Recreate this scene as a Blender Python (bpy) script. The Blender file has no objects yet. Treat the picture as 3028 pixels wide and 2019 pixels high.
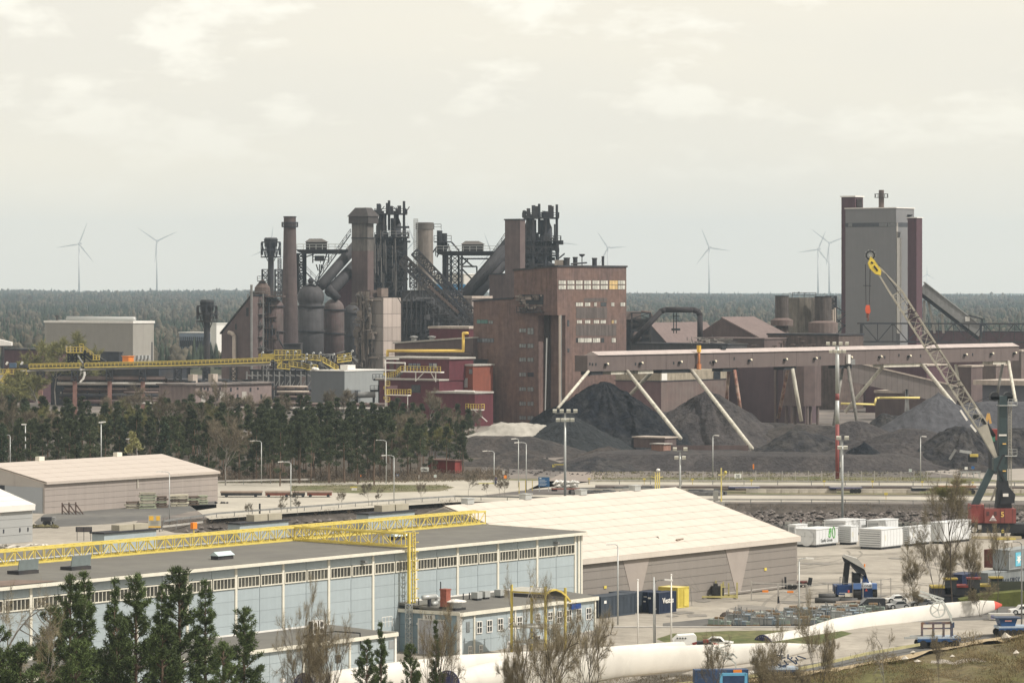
import bpy,math,random
import numpy as np
from mathutils import Vector,Matrix,noise
R=math.radians
random.seed(7)
col=bpy.context.scene.collection
sc=bpy.context.scene

# ------------------------------------------------------------------ camera, light, exposure
F,HZ,CX,H=11000.0,850.0,1514.0,40.0      # focal length in photo pixels, horizon row, centre column, eye height
cam=bpy.data.cameras.new('camera');camo=bpy.data.objects.new('camera',cam);col.objects.link(camo)
camo.location=(0,0,H);camo.rotation_euler=(R(90),0,0)
cam.sensor_width=36;cam.lens=36*F /3028.0
cam.shift_y=-(1009.5-HZ) /3028.0
cam.clip_start=1;cam.clip_end=80000
sc.camera=camo;sc.cycles.volume_bounces=2
sc.view_settings.view_transform='Standard';sc.view_settings.look='None'
sc.view_settings.gamma=1;sc.view_settings.use_curve_mapping=False;sc.view_settings.exposure=0.16

SUN_DIR=Vector((0.80,-0.30,0.95)).normalized()      # towards the sun
sl=bpy.data.lights.new('sun','SUN');sl.energy=3.9;sl.angle=R(0.6);sl.color=(1.0,0.95,0.87)
so=bpy.data.objects.new('sun',sl);col.objects.link(so)
so.rotation_euler=SUN_DIR.to_track_quat('Z','Y').to_euler()

w=bpy.data.worlds.new('World');sc.world=w;w.use_nodes=True
nt=w.node_tree;nt.nodes.clear();N=nt.nodes.new;LK=nt.links.new
out=N('ShaderNodeOutputWorld')
sky=N('ShaderNodeTexSky');sky.sky_type='NISHITA';sky.sun_disc=False
sky.sun_elevation=math.asin(SUN_DIR.z);sky.sun_rotation=math.atan2(SUN_DIR.x,SUN_DIR.y)
b1=N('ShaderNodeBackground');LK(sky.outputs[0],b1.inputs[0]);b1.inputs[1].default_value=0.10
tc=N('ShaderNodeTexCoord')
mp=N('ShaderNodeMapping');mp.inputs['Location'].default_value=(4.4,0,2.0);mp.inputs['Scale'].default_value=(24,24,58);LK(tc.outputs['Generated'],mp.inputs[0])
n1=N('ShaderNodeTexNoise');n1.inputs['Scale'].default_value=1.0;n1.inputs['Detail'].default_value=10;n1.inputs['Roughness'].default_value=0.56;n1.inputs['Distortion'].default_value=0.1
LK(mp.outputs[0],n1.inputs['Vector'])
mp2=N('ShaderNodeMapping');mp2.inputs['Scale'].default_value=(5,5,26);mp2.inputs['Location'].default_value=(3.1,0,.4);LK(tc.outputs['Generated'],mp2.inputs[0])
n2=N('ShaderNodeTexNoise');n2.inputs['Scale'].default_value=1.0;n2.inputs['Detail'].default_value=4;LK(mp2.outputs[0],n2.inputs['Vector'])
cr=N('ShaderNodeValToRGB');cr.color_ramp.elements[0].position=.52;cr.color_ramp.elements[1].position=.62
cr.color_ramp.elements[0].color=(0,0,0,1);cr.color_ramp.elements[1].color=(1,1,1,1);LK(n1.outputs[0],cr.inputs[0])
cr2=N('ShaderNodeValToRGB');cr2.color_ramp.elements[0].position=.36;cr2.color_ramp.elements[1].position=.66
cr2.color_ramp.elements[0].color=(0.80,0.735,0.625,1);cr2.color_ramp.elements[1].color=(0.86,0.78,0.64,1);LK(n2.outputs[0],cr2.inputs[0])
sep=N('ShaderNodeSeparateXYZ');LK(tc.outputs['Generated'],sep.inputs[0])
mr=N('ShaderNodeMapRange');mr.inputs['From Min'].default_value=0.018;mr.inputs['From Max'].default_value=0.065;mr.inputs['To Max'].default_value=0.95
LK(sep.outputs['Z'],mr.inputs['Value'])
mu=N('ShaderNodeMath');mu.operation='MULTIPLY';LK(cr.outputs[0],mu.inputs[0]);LK(mr.outputs[0],mu.inputs[1])
mx=N('ShaderNodeMixRGB');LK(mu.outputs[0],mx.inputs[0]);LK(cr2.outputs[0],mx.inputs[1]);mx.inputs[2].default_value=(0.98,0.915,0.785,1)
b2=N('ShaderNodeBackground');LK(mx.outputs[0],b2.inputs[0]);b2.inputs[1].default_value=1.15
ms=N('ShaderNodeMixShader');ms.inputs[0].default_value=0.84;LK(b1.outputs[0],ms.inputs[1]);LK(b2.outputs[0],ms.inputs[2]);LK(ms.outputs[0],out.inputs[0])

# ------------------------------------------------------------------ where things stand
def gz(d):                       # ground height: the yard falls away gently towards the road in front
    return 0.0 if d >= 440 else -0.05*(440-d)
def dg(py):
    d=H *F /(py -HZ)
    for _ in range(12):d=(H -gz(d)) *F /(py -HZ)
    return d
def SX(px,d):return (px -CX) /F *d
def ZP(py,d):return H -(py -HZ) /F *d
def PX(px,py,d):return Vector((SX(px,d),d,ZP(py,d)))
def G(px,py,z=None):
    d=dg(py);return Vector((SX(px,d),d,gz(d) if z is None else z))
A0=math.atan2(.813,.582)      # the whole port is laid out on one grid
class Fr:
    def __init__(s,px,d,ang=A0):
        s.o=Vector((SX(px,d),d,0));s.a=ang
        s.u=Vector((math.cos(ang),math.sin(ang),0));s.v=Vector((-math.sin(ang),math.cos(ang),0))
    def _t(s,o,w,px):
        k=(px -CX) /F
        return (k *o.y -o.x) /(w.x -k *w.y)
    def ux(s,px,lv=0):return s._t(s.o +s.v *lv,s.u,px)
    def vx(s,px,lu=0):return s._t(s.o +s.u *lu,s.v,px)
    def W(s,x,y,z=0):p=s.o +s.u *x +s.v *y;p.z=z;return p
    def z(s,py,x=0,y=0):return ZP(py,(s.o +s.u *x +s.v *y).y)

# ------------------------------------------------------------------ materials
MT={}
def M(name,rgb,rough=.85,var=.16,scale=.6,metal=0.,bump=0.,streak=0.,isl=0.,orand=0.,rgb2=None,s2=.05,wave=None,spec=.3,attr=False,detail=5):
    if name in MT:return MT[name]
    m=bpy.data.materials.new(name);m.use_nodes=True;t=m.node_tree;n=t.nodes;L=t.links.new
    b=n['Principled BSDF'];b.inputs['Roughness'].default_value=rough;b.inputs['Metallic'].default_value=metal
    b.inputs['Specular IOR Level'].default_value=spec
    c=n.new('ShaderNodeTexCoord')
    a=n.new('ShaderNodeTexNoise');a.inputs['Scale'].default_value=scale;a.inputs['Detail'].default_value=detail;a.inputs['Roughness'].default_value=.62
    L(c.outputs['Object'],a.inputs['Vector'])
    r=n.new('ShaderNodeMapRange');r.inputs['From Min'].default_value=.3;r.inputs['From Max'].default_value=.7
    r.inputs['To Min'].default_value=1-var;r.inputs['To Max'].default_value=1+var;L(a.outputs[0],r.inputs[0])
    base=n.new('ShaderNodeRGB');base.outputs[0].default_value=(*rgb,1);src=base.outputs[0]
    if attr:
        at=n.new('ShaderNodeAttribute');at.attribute_name='tint';src=at.outputs['Color']
    if rgb2:
        a2=n.new('ShaderNodeTexNoise');a2.inputs['Scale'].default_value=s2;a2.inputs['Detail'].default_value=6;a2.inputs['Roughness'].default_value=.65;L(c.outputs['Object'],a2.inputs['Vector'])
        r2=n.new('ShaderNodeMapRange');r2.inputs['From Min'].default_value=.42;r2.inputs['From Max'].default_value=.6;L(a2.outputs[0],r2.inputs[0])
        x=n.new('ShaderNodeMixRGB');L(r2.outputs[0],x.inputs[0]);L(src,x.inputs[1]);x.inputs[2].default_value=(*rgb2,1);src=x.outputs[0]
    def mul(val):
        nonlocal src
        x=n.new('ShaderNodeMixRGB');x.blend_type='MULTIPLY';x.inputs[0].default_value=1;L(src,x.inputs[1]);L(val,x.inputs[2]);src=x.outputs[0]
    mul(r.outputs[0])
    if streak:
        mpn=n.new('ShaderNodeMapping');mpn.inputs['Scale'].default_value=(1.1,1.1,.09);L(c.outputs['Object'],mpn.inputs[0])
        s=n.new('ShaderNodeTexNoise');s.inputs['Scale'].default_value=.9;s.inputs['Detail'].default_value=5;s.inputs['Roughness'].default_value=.7;L(mpn.outputs[0],s.inputs['Vector'])
        rs=n.new('ShaderNodeMapRange');rs.inputs['From Min'].default_value=.32;rs.inputs['From Max'].default_value=.68
        rs.inputs['To Min'].default_value=1-streak;rs.inputs['To Max'].default_value=1+streak *.6;L(s.outputs[0],rs.inputs[0]);mul(rs.outputs[0])
    if wave:     # (axis, period in metres, depth) of narrow dark joints / ribs
        wv=n.new('ShaderNodeTexWave');wv.wave_profile='SAW';wv.bands_direction=wave[0];wv.inputs['Scale'].default_value=math.pi /10/wave[1]
        L(c.outputs['Object'],wv.inputs['Vector'])
        rw=n.new('ShaderNodeMapRange');rw.inputs['From Min'].default_value=.0;rw.inputs['From Max'].default_value=.12
        rw.inputs['To Min'].default_value=1-wave[2];rw.inputs['To Max'].default_value=1;L(wv.outputs[0],rw.inputs[0]);mul(rw.outputs[0])
    if isl:
        g=n.new('ShaderNodeNewGeometry');ri=n.new('ShaderNodeMapRange');ri.inputs['To Min'].default_value=1-isl;ri.inputs['To Max'].default_value=1+isl
        L(g.outputs['Random Per Island'],ri.inputs[0]);mul(ri.outputs[0])
    if orand:
        g=n.new('ShaderNodeObjectInfo');ri=n.new('ShaderNodeMapRange');ri.inputs['To Min'].default_value=1-orand;ri.inputs['To Max'].default_value=1+orand
        L(g.outputs['Random'],ri.inputs[0]);mul(ri.outputs[0])
    L(src,b.inputs['Base Color'])
    if bump:
        bp=n.new('ShaderNodeBump');bp.inputs['Distance'].default_value=bump;bp.inputs['Strength'].default_value=.8;L(a.outputs[0],bp.inputs['Height']);L(bp.outputs[0],b.inputs['Normal'])
    MT[name]=m;return m

# ------------------------------------------------------------------ mesh building
class MB:
    def __init__(s):s.v=[];s.f=[]
    def add(s,vs,fs):
        o=len(s.v);s.v += [tuple(p) for p in vs];s.f += [tuple(i +o for i in q) for q in fs];return s
    def box(s,x0,x1,y0,y1,z0,z1):
        return s.add([(x0,y0,z0),(x1,y0,z0),(x1,y1,z0),(x0,y1,z0),(x0,y0,z1),(x1,y0,z1),(x1,y1,z1),(x0,y1,z1)],
                     [(3,2,1,0),(4,5,6,7),(0,1,5,4),(1,2,6,5),(2,3,7,6),(3,0,4,7)])
    def ob(s,c,sz,rz=0,ry=0,rx=0):
        m=Matrix.Translation(c) @ Matrix.Rotation(rz,4,'Z') @ Matrix.Rotation(ry,4,'Y') @ Matrix.Rotation(rx,4,'X')
        a,b,c2=[q /2 for q in sz]
        vs=[m @ Vector(p) for p in [(-a,-b,-c2),(a,-b,-c2),(a,b,-c2),(-a,b,-c2),(-a,-b,c2),(a,-b,c2),(a,b,c2),(-a,b,c2)]]
        return s.add(vs,[(3,2,1,0),(4,5,6,7),(0,1,5,4),(1,2,6,5),(2,3,7,6),(3,0,4,7)])
    def bar(s,p,q,w,h=None):
        p=Vector(p);q=Vector(q);d=q -p
        if d.length <1e-6:return s
        d.normalize();h=h or w
        a=d.cross(Vector((0,0,1)))
        if a.length <1e-3:a=Vector((1,0,0))
        a.normalize();b=a.cross(d)
        a *= w /2;b *= h /2
        return s.add([p-a-b,p+a-b,p+a+b,p-a+b,q-a-b,q+a-b,q+a+b,q-a+b],[(0,1,2,3),(7,6,5,4),(0,4,5,1),(1,5,6,2),(2,6,7,3),(3,7,4,0)])
    def tube(s,p,q,r,r2=None,n=8,caps=True):
        p=Vector(p);q=Vector(q);d=q -p
        if d.length <1e-6:return s
        d.normalize();r2=r if r2 is None else r2
        a=d.orthogonal().normalized();b=d.cross(a)
        vs=[]
        for o,rr in ((p,r),(q,r2)):
            for i in range(n):
                t=2*math.pi *i /n;vs.append(o +(a *math.cos(t) +b *math.sin(t)) *rr)
        fs=[(i,(i +1) % n,n +(i +1) % n,n +i) for i in range(n)]
        if caps:fs += [tuple(range(n))[::-1],tuple(range(n,2*n))]
        return s.add(vs,fs)
    def path(s,pts,r,n=8):
        for a,b in zip(pts,pts[1:]):s.tube(a,b,r,n=n)
        for p in pts[1:-1]:s.ball(p,r *1.02,5,n)
        return s
    def ball(s,c,r,nr=5,n=8,sz=1.0):
        c=Vector(c);prof=[(r *math.sin(math.pi *i /nr),-r *sz *math.cos(math.pi *i /nr)) for i in range(nr +1)]
        return s.lathe(c.x,c.y,[(max(a,.001),c.z +b) for a,b in prof],n)
    def lathe(s,x,y,prof,n=20,cap=True):
        vs=[]
        for r,z in prof:
            for i in range(n):
                t=2*math.pi *i /n;vs.append((x +r *math.cos(t),y +r *math.sin(t),z))
        fs=[]
        for k in range(len(prof) -1):
            for i in range(n):fs.append((k*n+i,k*n+(i+1)%n,(k+1)*n+(i+1)%n,(k+1)*n+i))
        if cap:fs += [tuple(range(n))[::-1],tuple(range((len(prof)-1)*n,len(prof)*n))]
        return s.add(vs,fs)
    def ext(s,pts,vec):
        vec=Vector(vec);n=len(pts);vs=[Vector(p) for p in pts];vs += [p +vec for p in vs]
        return s.add(vs,[tuple(range(n))[::-1],tuple(range(n,2*n))] +[(i,(i+1)%n,n+(i+1)%n,n+i) for i in range(n)])
    def truss(s,p,q,wv,hv,n,t,sides=4,chord=None,zig=False,nochord=False):
        p=Vector(p);q=Vector(q);wv=Vector(wv);hv=Vector(hv);ct=chord or t *1.3
        C=[-wv/2-hv/2,wv/2-hv/2,wv/2+hv/2,-wv/2+hv/2]
        if not nochord:
            for c in C:s.bar(p +c,q +c,ct)
        for i in range(n +1):
            a=p.lerp(q,i /n)
            for k in range(4):s.bar(a +C[k],a +C[(k+1)%4],t)
            if i <n:
                b=p.lerp(q,(i +1) /n)
                for k in range(sides):
                    c0,c1=C[k],C[(k+1)%4]
                    if (i +k) % 2 == 0 or not zig:s.bar(a +c0,b +c1,t *.9)
                    else:s.bar(a +c1,b +c0,t *.9)
        return s
    def rail(s,pts,h,t,post=2.5,mid=True):
        for p,q in zip(pts,pts[1:]):
            p=Vector(p);q=Vector(q);up=Vector((0,0,h))
            s.bar(p +up,q +up,t)
            if mid:s.bar(p +up *.5,q +up *.5,t *.8)
            k=max(1,int((q -p).length /post))
            for i in range(k +1):a=p.lerp(q,i /k);s.bar(a,a +up,t)
        return s
    def mesh(s,name,mat,smooth=False,off=None):
        me=bpy.data.meshes.new(name)
        vs=s.v if off is None else [(x -off[0],y -off[1],z -off[2]) for x,y,z in s.v]
        me.from_pydata(vs,[],s.f);me.materials.append(mat)
        if smooth:
            me.polygons.foreach_set('use_smooth',[True] *len(me.polygons))
        me.update();return me

def link(name,me,parent=None,loc=(0,0,0),rot=(0,0,0),kind=None,label=None):
    o=bpy.data.objects.new(name,me);col.objects.link(o);o.location=loc;o.rotation_euler=rot
    if parent:o.parent=parent
    if kind:o['kind']=kind
    if label:o['label']=label
    return o
def thing(name,label,cat,loc=(0,0,0),rz=0,group=None):
    o=bpy.data.objects.new(name,None);col.objects.link(o);o.location=loc;o.rotation_euler=(0,0,rz);o.empty_display_size=.5
    o['label']=label;o['category']=cat
    if group:o['group']=group
    return o
def part(name,mb,mat,parent,world=False,smooth=False,kind=None,label=None,loc=(0,0,0)):
    off=tuple(parent.matrix_world.translation) if (world and parent) else None
    if world and parent:
        off=tuple(parent['_wl']) if '_wl' in parent else tuple(parent.location)
    return link(name,mb.mesh(name,mat,smooth,off),parent,loc=loc,kind=kind,label=label)
def solo(name,mb,mat,label,cat,group=None,loc=(0,0,0),rz=0,smooth=False,kind=None):
    o=link(name,mb.mesh(name,mat,smooth),None,loc,(0,0,rz),kind)
    o['label']=label;o['category']=cat
    if group:o['group']=group
    return o
def struct(name,mb,mat,loc=(0,0,0),rz=0,smooth=False):
    return link(name,mb.mesh(name,mat,smooth),None,loc,(0,0,rz),'structure')
def frthing(name,label,cat,fr,group=None,z=0):
    return thing(name,label,cat,(fr.o.x,fr.o.y,z),fr.a,group)
def dup(root,loc=None,rz=None,label=None,group=None,scale=None):
    r=root.copy();col.objects.link(r)
    if loc is not None:r.location=loc
    if rz is not None:r.rotation_euler=(0,0,rz)
    if label:r['label']=label
    if group:r['group']=group
    if scale:r.scale=scale if hasattr(scale,'__len__') else (scale,) *3
    for ch in list(root.children):
        c=ch.copy();col.objects.link(c);c.parent=r
        for g in list(ch.children):
            e=g.copy();col.objects.link(e);e.parent=c
    return r
def text(body,size,mat,parent,loc,rot,name='lettering',ext=.01,sx=1.0,bold=0):
    cu=bpy.data.curves.new(name,'FONT');cu.body=body;cu.size=size;cu.extrude=ext;cu.align_x='CENTER';cu.align_y='CENTER';cu.offset=bold
    cu.resolution_u=2
    tmp=bpy.data.objects.new('tmp',cu);col.objects.link(tmp)
    bpy.context.view_layer.update()
    me=bpy.data.meshes.new_from_object(tmp);bpy.data.objects.remove(tmp)
    me.materials.clear();me.materials.append(mat)
    o=link(name,me,parent,loc,rot);o.scale=(sx,1,1);return o
UF=(R(90),0,0)               # lettering on a wall whose face looks along local -y
VF=(R(90),0,R(-90))          # lettering on a wall whose face looks along local -x

# palette
yard=M('yard_gravel',(.34,.31,.265),.95,.16,.6,rgb2=(.265,.24,.205),s2=.05,bump=.03)
asph=M('asphalt',(.095,.093,.09),.9,.18,.5,rgb2=(.135,.13,.12),s2=.05,bump=.02)
pale=M('pale_road',(.42,.39,.33),.93,.10,.3,rgb2=(.34,.315,.27),s2=.05)
oreg=M('ore_ground',(.11,.098,.092),.95,.3,.15,rgb2=(.19,.165,.145),s2=.02,bump=.1)
scrubg=M('scrub_ground',(.13,.105,.055),.97,.4,.8,rgb2=(.10,.095,.035),s2=.09,bump=.25)
grassm=M('grass',(.075,.09,.03),.95,.35,1.2,rgb2=(.14,.13,.06),s2=.12,bump=.05)
drygr=M('dry_grass',(.16,.14,.085),.95,.35,.8,rgb2=(.09,.10,.04),s2=.12,bump=.05)
sandm=M('sand_verge',(.40,.32,.21),.95,.25,1.5,rgb2=(.33,.26,.16),s2=.3,bump=.08)
conc=M('concrete',(.38,.36,.33),.9,.15,1.0,streak=.15)
white=M('white_paint',(.72,.70,.66),.55,.05,.8,streak=.06)
cream=M('cream_trim',(.66,.63,.54),.6,.06,.8,streak=.08)
yellow=M('yellow_paint',(.50,.39,.09),.6,.2,1.5,streak=.15)
yelpale=M('pale_yellow_paint',(.72,.60,.22),.5,.10,1.2,streak=.1)
black=M('black_steel',(.022,.024,.028),.6,.2,1.2)
dark=M('dark_steel',(.030,.033,.042),.8,.35,.4,rgb2=(.045,.04,.038),s2=.12)
steel=M('grey_steel',(.20,.20,.195),.6,.2,.8,streak=.15)
galv=M('galvanised',(.42,.43,.42),.45,.08,2,metal=.3)
glass=M('dark_glass',(.03,.035,.04),.12,.1,1,spec=.6)
palegl=M('pale_glazing',(.40,.39,.35),.3,.25,1.2,isl=.4)
blueclad=M('blue_cladding',(.335,.385,.405),.6,.05,.35,streak=.09,orand=.05)
roofdk=M('roof_felt',(.135,.13,.12),.9,.12,.3,rgb2=(.17,.16,.145),s2=.08)
rubber=M('rubber',(.02,.02,.02),.85,.2,3)
navy=M('navy_paint',(.035,.055,.10),.5,.2,1,streak=.15)
bluep=M('blue_paint',(.015,.06,.17),.45,.15,1.5)
redp=M('red_paint',(.20,.035,.03),.6,.15,1)
orange=M('orange_paint',(.75,.23,.03),.5,.1,1)
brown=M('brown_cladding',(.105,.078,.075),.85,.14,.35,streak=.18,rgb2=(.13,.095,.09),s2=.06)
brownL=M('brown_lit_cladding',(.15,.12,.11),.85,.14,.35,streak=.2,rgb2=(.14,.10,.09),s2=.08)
brick=M('old_brick',(.130,.088,.079),.92,.25,.6,streak=.34,rgb2=(.155,.098,.08),s2=.07,bump=.02)
maroon=M('maroon_cladding',(.085,.045,.055),.8,.12,.5,streak=.15)
redclad=M('red_cladding',(.095,.022,.030),.7,.15,.5,streak=.18)
orclad=M('orange_cladding',(.21,.065,.042),.75,.12,.5,streak=.12)
tanclad=M('tan_cladding',(.42,.36,.31),.75,.12,.35,streak=.22)
greyclad=M('grey_cladding',(.20,.20,.205),.7,.08,.3,streak=.08)
soot=M('sooty_concrete',(.13,.118,.108),.95,.3,.25,streak=.35)
rustst=M('rusty_steel',(.105,.078,.068),.85,.3,.5,streak=.3)
stovem=M('stove_shell',(.125,.083,.082),.7,.25,.25,streak=.3,rgb2=(.11,.09,.085),s2=.1)
darkshell=M('dark_shell',(.055,.052,.055),.75,.25,.3,streak=.25)

# ------------------------------------------------------------------ ground, water, haze
def sheet(name,pts,mat,z=.004,kind='structure'):
    """flat polygon given by photo columns/rows of its corners on the ground, following the gentle fall"""
    P=[G(a,b) for a,b in pts];mb=MB()
    for sg in (1,-1):          # the ground bends at 440 m: one flat piece on either side
        Q=[]
        for a,b in zip(P,P[1:] +P[:1]):
            ia,ib=sg *(a.y -440) >= 0,sg *(b.y -440) >= 0
            if ia:Q.append(a)
            if ia != ib:c=a.lerp(b,(440-a.y) /(b.y -a.y));c.z=0;Q.append(c)
        if len(Q) >2:mb.add([(p.x,p.y,p.z +z) for p in Q],[tuple(range(len(Q)))])
    return struct(name,mb,mat)
near=[(-700,150,gz(150)),(500,150,gz(150)),(500,440,0),(500,615,0),(-55,607,0),(-64,633,0),(-70,760,0),(-700,760,0),(-700,440,0)]
mb=MB();mb.add(near,[(0,1,2,8),(8,2,3,4,5,6,7)]);struct('yard_ground',mb,yard)
far=[(-64,633,0),(-11,699,0),(25,692,0),(120,684,0),(500,680,0),(900,1700,0),(-900,1700,0),(-700,760,0),(-70,760,0)]
mb=MB();mb.add(far,[tuple(range(9))]);struct('plant_ground',mb,oreg)
wat=bpy.data.materials.new('harbour_water');wat.use_nodes=True
b=wat.node_tree.nodes['Principled BSDF'];b.inputs['Base Color'].default_value=(.02,.03,.03,1);b.inputs['Roughness'].default_value=.08
nn=wat.node_tree.nodes.new('ShaderNodeTexNoise');nn.inputs['Scale'].default_value=.8;bb=wat.node_tree.nodes.new('ShaderNodeBump');bb.inputs['Strength'].default_value=.3
wat.node_tree.links.new(nn.outputs[0],bb.inputs['Height']);wat.node_tree.links.new(bb.outputs[0],b.inputs['Normal'])
mb=MB();mb.add([(-75,590,-3.2),(500,590,-3.2),(500,700,-3.2),(-75,700,-3.2)],[(0,1,2,3)]);struct('water',mb,wat)
mb=MB();mb.add([(500,615,-6),(-55,607,-6),(-55,607,0),(500,615,0),(-64,633,-6),(-64,633,0)],[(0,1,2,3),(1,4,5,2)]);struct('quay_wall',mb,conc)
# rock bank on the far side
fe=[(-64,633),(-11,699),(25,692),(120,684),(500,680)]
bankm=M('bank_earth',(.07,.06,.052),.95,.4,.6,bump=.3)
mb=MB();vs=[]
for x,y in fe:vs += [(x,y,0),(x +(9 if x <0 else 0),y -11,-4.5)]
mb.add(vs,[(2*i,2*i+1,2*i+3,2*i+2) for i in range(4)]);struct('bank',mb,bankm)
rockm=M('bank_rock',(.115,.10,.092),.95,.3,1.2,isl=.55,bump=.05)
rk=MB();rng=random.Random(3)
def rock(mb,c,r):
    vs=[]
    for d in [(1,0,.1),(.3,.95,-.1),(-.8,.6,.1),(-.8,-.6,-.1),(.3,-.95,.1),(0,0,.8),(0,0,-.8)]:
        vs.append((c[0] +d[0]*r*rng.uniform(.7,1.3),c[1] +d[1]*r*rng.uniform(.7,1.3),c[2] +d[2]*r*rng.uniform(.6,1.1)))
    mb.add(vs,[(0,1,5),(1,2,5),(2,3,5),(3,4,5),(4,0,5),(1,0,6),(2,1,6),(3,2,6),(4,3,6),(0,4,6)])
segs=[((-64,633),(-11,699),800),((-11,699),(25,692),450),((25,692),(120,684),2100)]
for a,b2_,n in segs:
    for i in range(n):
        t=rng.random();s=rng.random() ** .8
        x=a[0]+(b2_[0]-a[0])*t;y=a[1]+(b2_[1]-a[1])*t
        s=.30+.70*s
        rock(rk,(x +(9*s if a[0] <-11 else 0),y -11*s,-4.5*s +.15),rng.uniform(.28,.75))
o=solo('rock_revetment',rk,rockm,'grey broken rocks heaped on the far bank of the channel','rocks',kind='stuff')
del o['category']
# far rolling terrain under the forest
def hill(x,d):
    t=min(1,max(0,(d -2200) /7300.));t=t*t*(3-2*t)
    lim=max(-1,min(1,x /(0.1376*max(d,100))))
    z=t *(17-6.5*lim) +t *5*noise.noise(Vector((x/420.,d/1500.,0)))
    if d >9500:z -= min(14,(d -9500) *.008)
    return z
ds=[1600,1800,2100,2500,3000,3600,4300,5100,6000,7000,8000,9000,9500,10500,12000,16000,26000]
vs=[];fs=[]
nx=30
for j,d in enumerate(ds):
    for i in range(nx +1):
        x=(-1+2*i /nx) *(900+d *.55);vs.append((x,d,hill(x,d) -.3))
for j in range(len(ds) -1):
    for i in range(nx):a=j*(nx+1)+i;fs.append((a,a+1,a+nx+2,a+nx+1))
fgm=M('forest_floor',(.055,.058,.035),.97,.4,.02)
mb=MB();mb.add(vs,fs);struct('terrain',mb,fgm)

# roads and verges
sheet('road_across_channel',[(560,1493),(1000,1483),(1340,1466),(1700,1462),(3300,1470),(3300,1484),(2300,1483),(1700,1479),(1350,1484),(900,1514),(620,1535)],pale,.008)
sheet('access_road',[(640,1450),(640,1428),(1180,1424),(1420,1418),(1760,1424),(1760,1440),(1560,1448),(1380,1470),(1000,1500),(640,1500)],pale,.012)
sheet('turning_island',[(860,1436),(1080,1433),(1300,1433),(1345,1440),(1300,1452),(1060,1458),(860,1452)],drygr,.016)
sheet('grass_verge',[(1700,1447),(3300,1452),(3300,1466),(1700,1459)],drygr,.008)
sheet('grass_strip',[(640,1424),(1180,1420),(1420,1416),(2450,1408),(3300,1418),(3300,1430),(1760,1424),(640,1430)],drygr,.006)
sheet('rail_bed',[(1700,1437),(3300,1440),(3300,1451),(1700,1446)],M('ballast',(.13,.12,.105),.95,.35,1.5),.010)
sheet('gravel_track',[(1760,1424),(3300,1430),(3300,1436),(1760,1433)],pale,.010)
sheet('ore_road',[(1560,1448),(1640,1410),(1760,1352),(1990,1318),(2010,1322),(1800,1372),(1780,1420)],M('ore_road',(.24,.205,.18),.95,.2,.5),.012)
sheet('side_road',[(2700,1362),(3300,1352),(3300,1372),(3000,1380),(3300,1420),(2950,1420),(2740,1395)],M('dusty_road',(.30,.27,.24),.95,.15,.4),.014)
sheet('warehouse_yard',[(130,1520),(660,1478),(700,1492),(560,1512),(480,1530),(330,1548),(130,1560),(100,1545)],asph,.008)
sheet('forest_soil',[(-60,1452),(640,1436),(1180,1425),(1420,1418),(1440,1300),(-60,1300)],M('forest_soil',(.075,.062,.05),.97,.4,.4,bump=.2),.004)
sheet('lawn',[(1940,1888),(1990,1872),(2150,1864),(2480,1862),(2520,1872),(2420,1905),(2200,1930),(2020,1920)],grassm,.006)
sheet('parking_asphalt',[(1960,1842),(2300,1806),(2900,1776),(3300,1760),(3300,1822),(2700,1838),(2480,1852),(1960,1852)],asph,.006)
sheet('front_road',[(2000,2060),(2300,1976),(2640,1924),(2850,1884),(3028,1862),(3300,1836),(3300,1880),(3040,1890),(2800,1926),(2560,1960),(2330,2010),(2200,2080)],asph,.008)
sheet('kerb_line',[(1770,1852),(2420,1852),(2420,1855),(1770,1855)],conc,.06)
# rising scrub bank in the lower right
vs=[];fs=[];nx,ny=90,26
edge=[(1500,2060),(1900,2050),(2200,2012),(2330,1994),(2500,1972),(2640,1946),(2780,1918),(2900,1893),(3028,1874),(3400,1835)]
def ey(px):
    for (a,b_),(c,d) in zip(edge,edge[1:]):
        if a <= px <= c:return b_ +(d -b_) *(px -a) /(c -a)
    return edge[-1][1]
for i in range(nx +1):
    px=1500+1900*i /nx;p0=G(px,ey(px))
    for j in range(ny +1):
        y=p0.y -j *4.0;x=p0.x *(1+0*j)
        n_=noise.fractal(Vector((x *.12,y *.12,0)),1,2,4)
        z=gz(y) +min(1,j /3.) *(.55+1.1*n_) +(.01 if j == 0 else 0) -(0.15 if j == 0 else 0)
        vs.append((x,y,z))
for i in range(nx):
    for j in range(ny):a=i*(ny+1)+j;fs.append((a,a+1,a+ny+2,a+ny+1))
mb=MB();mb.add(vs,fs);struct('scrub_bank',mb,scrubg,smooth=True)
vs=[];
mb=MB();k=0
for i in range(61):
    px=1900+1400*i /60;p0=G(px,ey(px))
    w_=3.4+2.6*noise.noise(Vector((px *.01,0,3)))
    vs += [(p0.x -.3,p0.y +.8,p0.z +.02),(p0.x +.0,p0.y -w_ *1.3,p0.z +.30+.35*noise.noise(Vector((px *.03,1,0))))]
mb.add(vs,[(2*i,2*i+1,2*i+3,2*i+2) for i in range(60)]);struct('sand_verge',mb,sandm,smooth=True)
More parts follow.
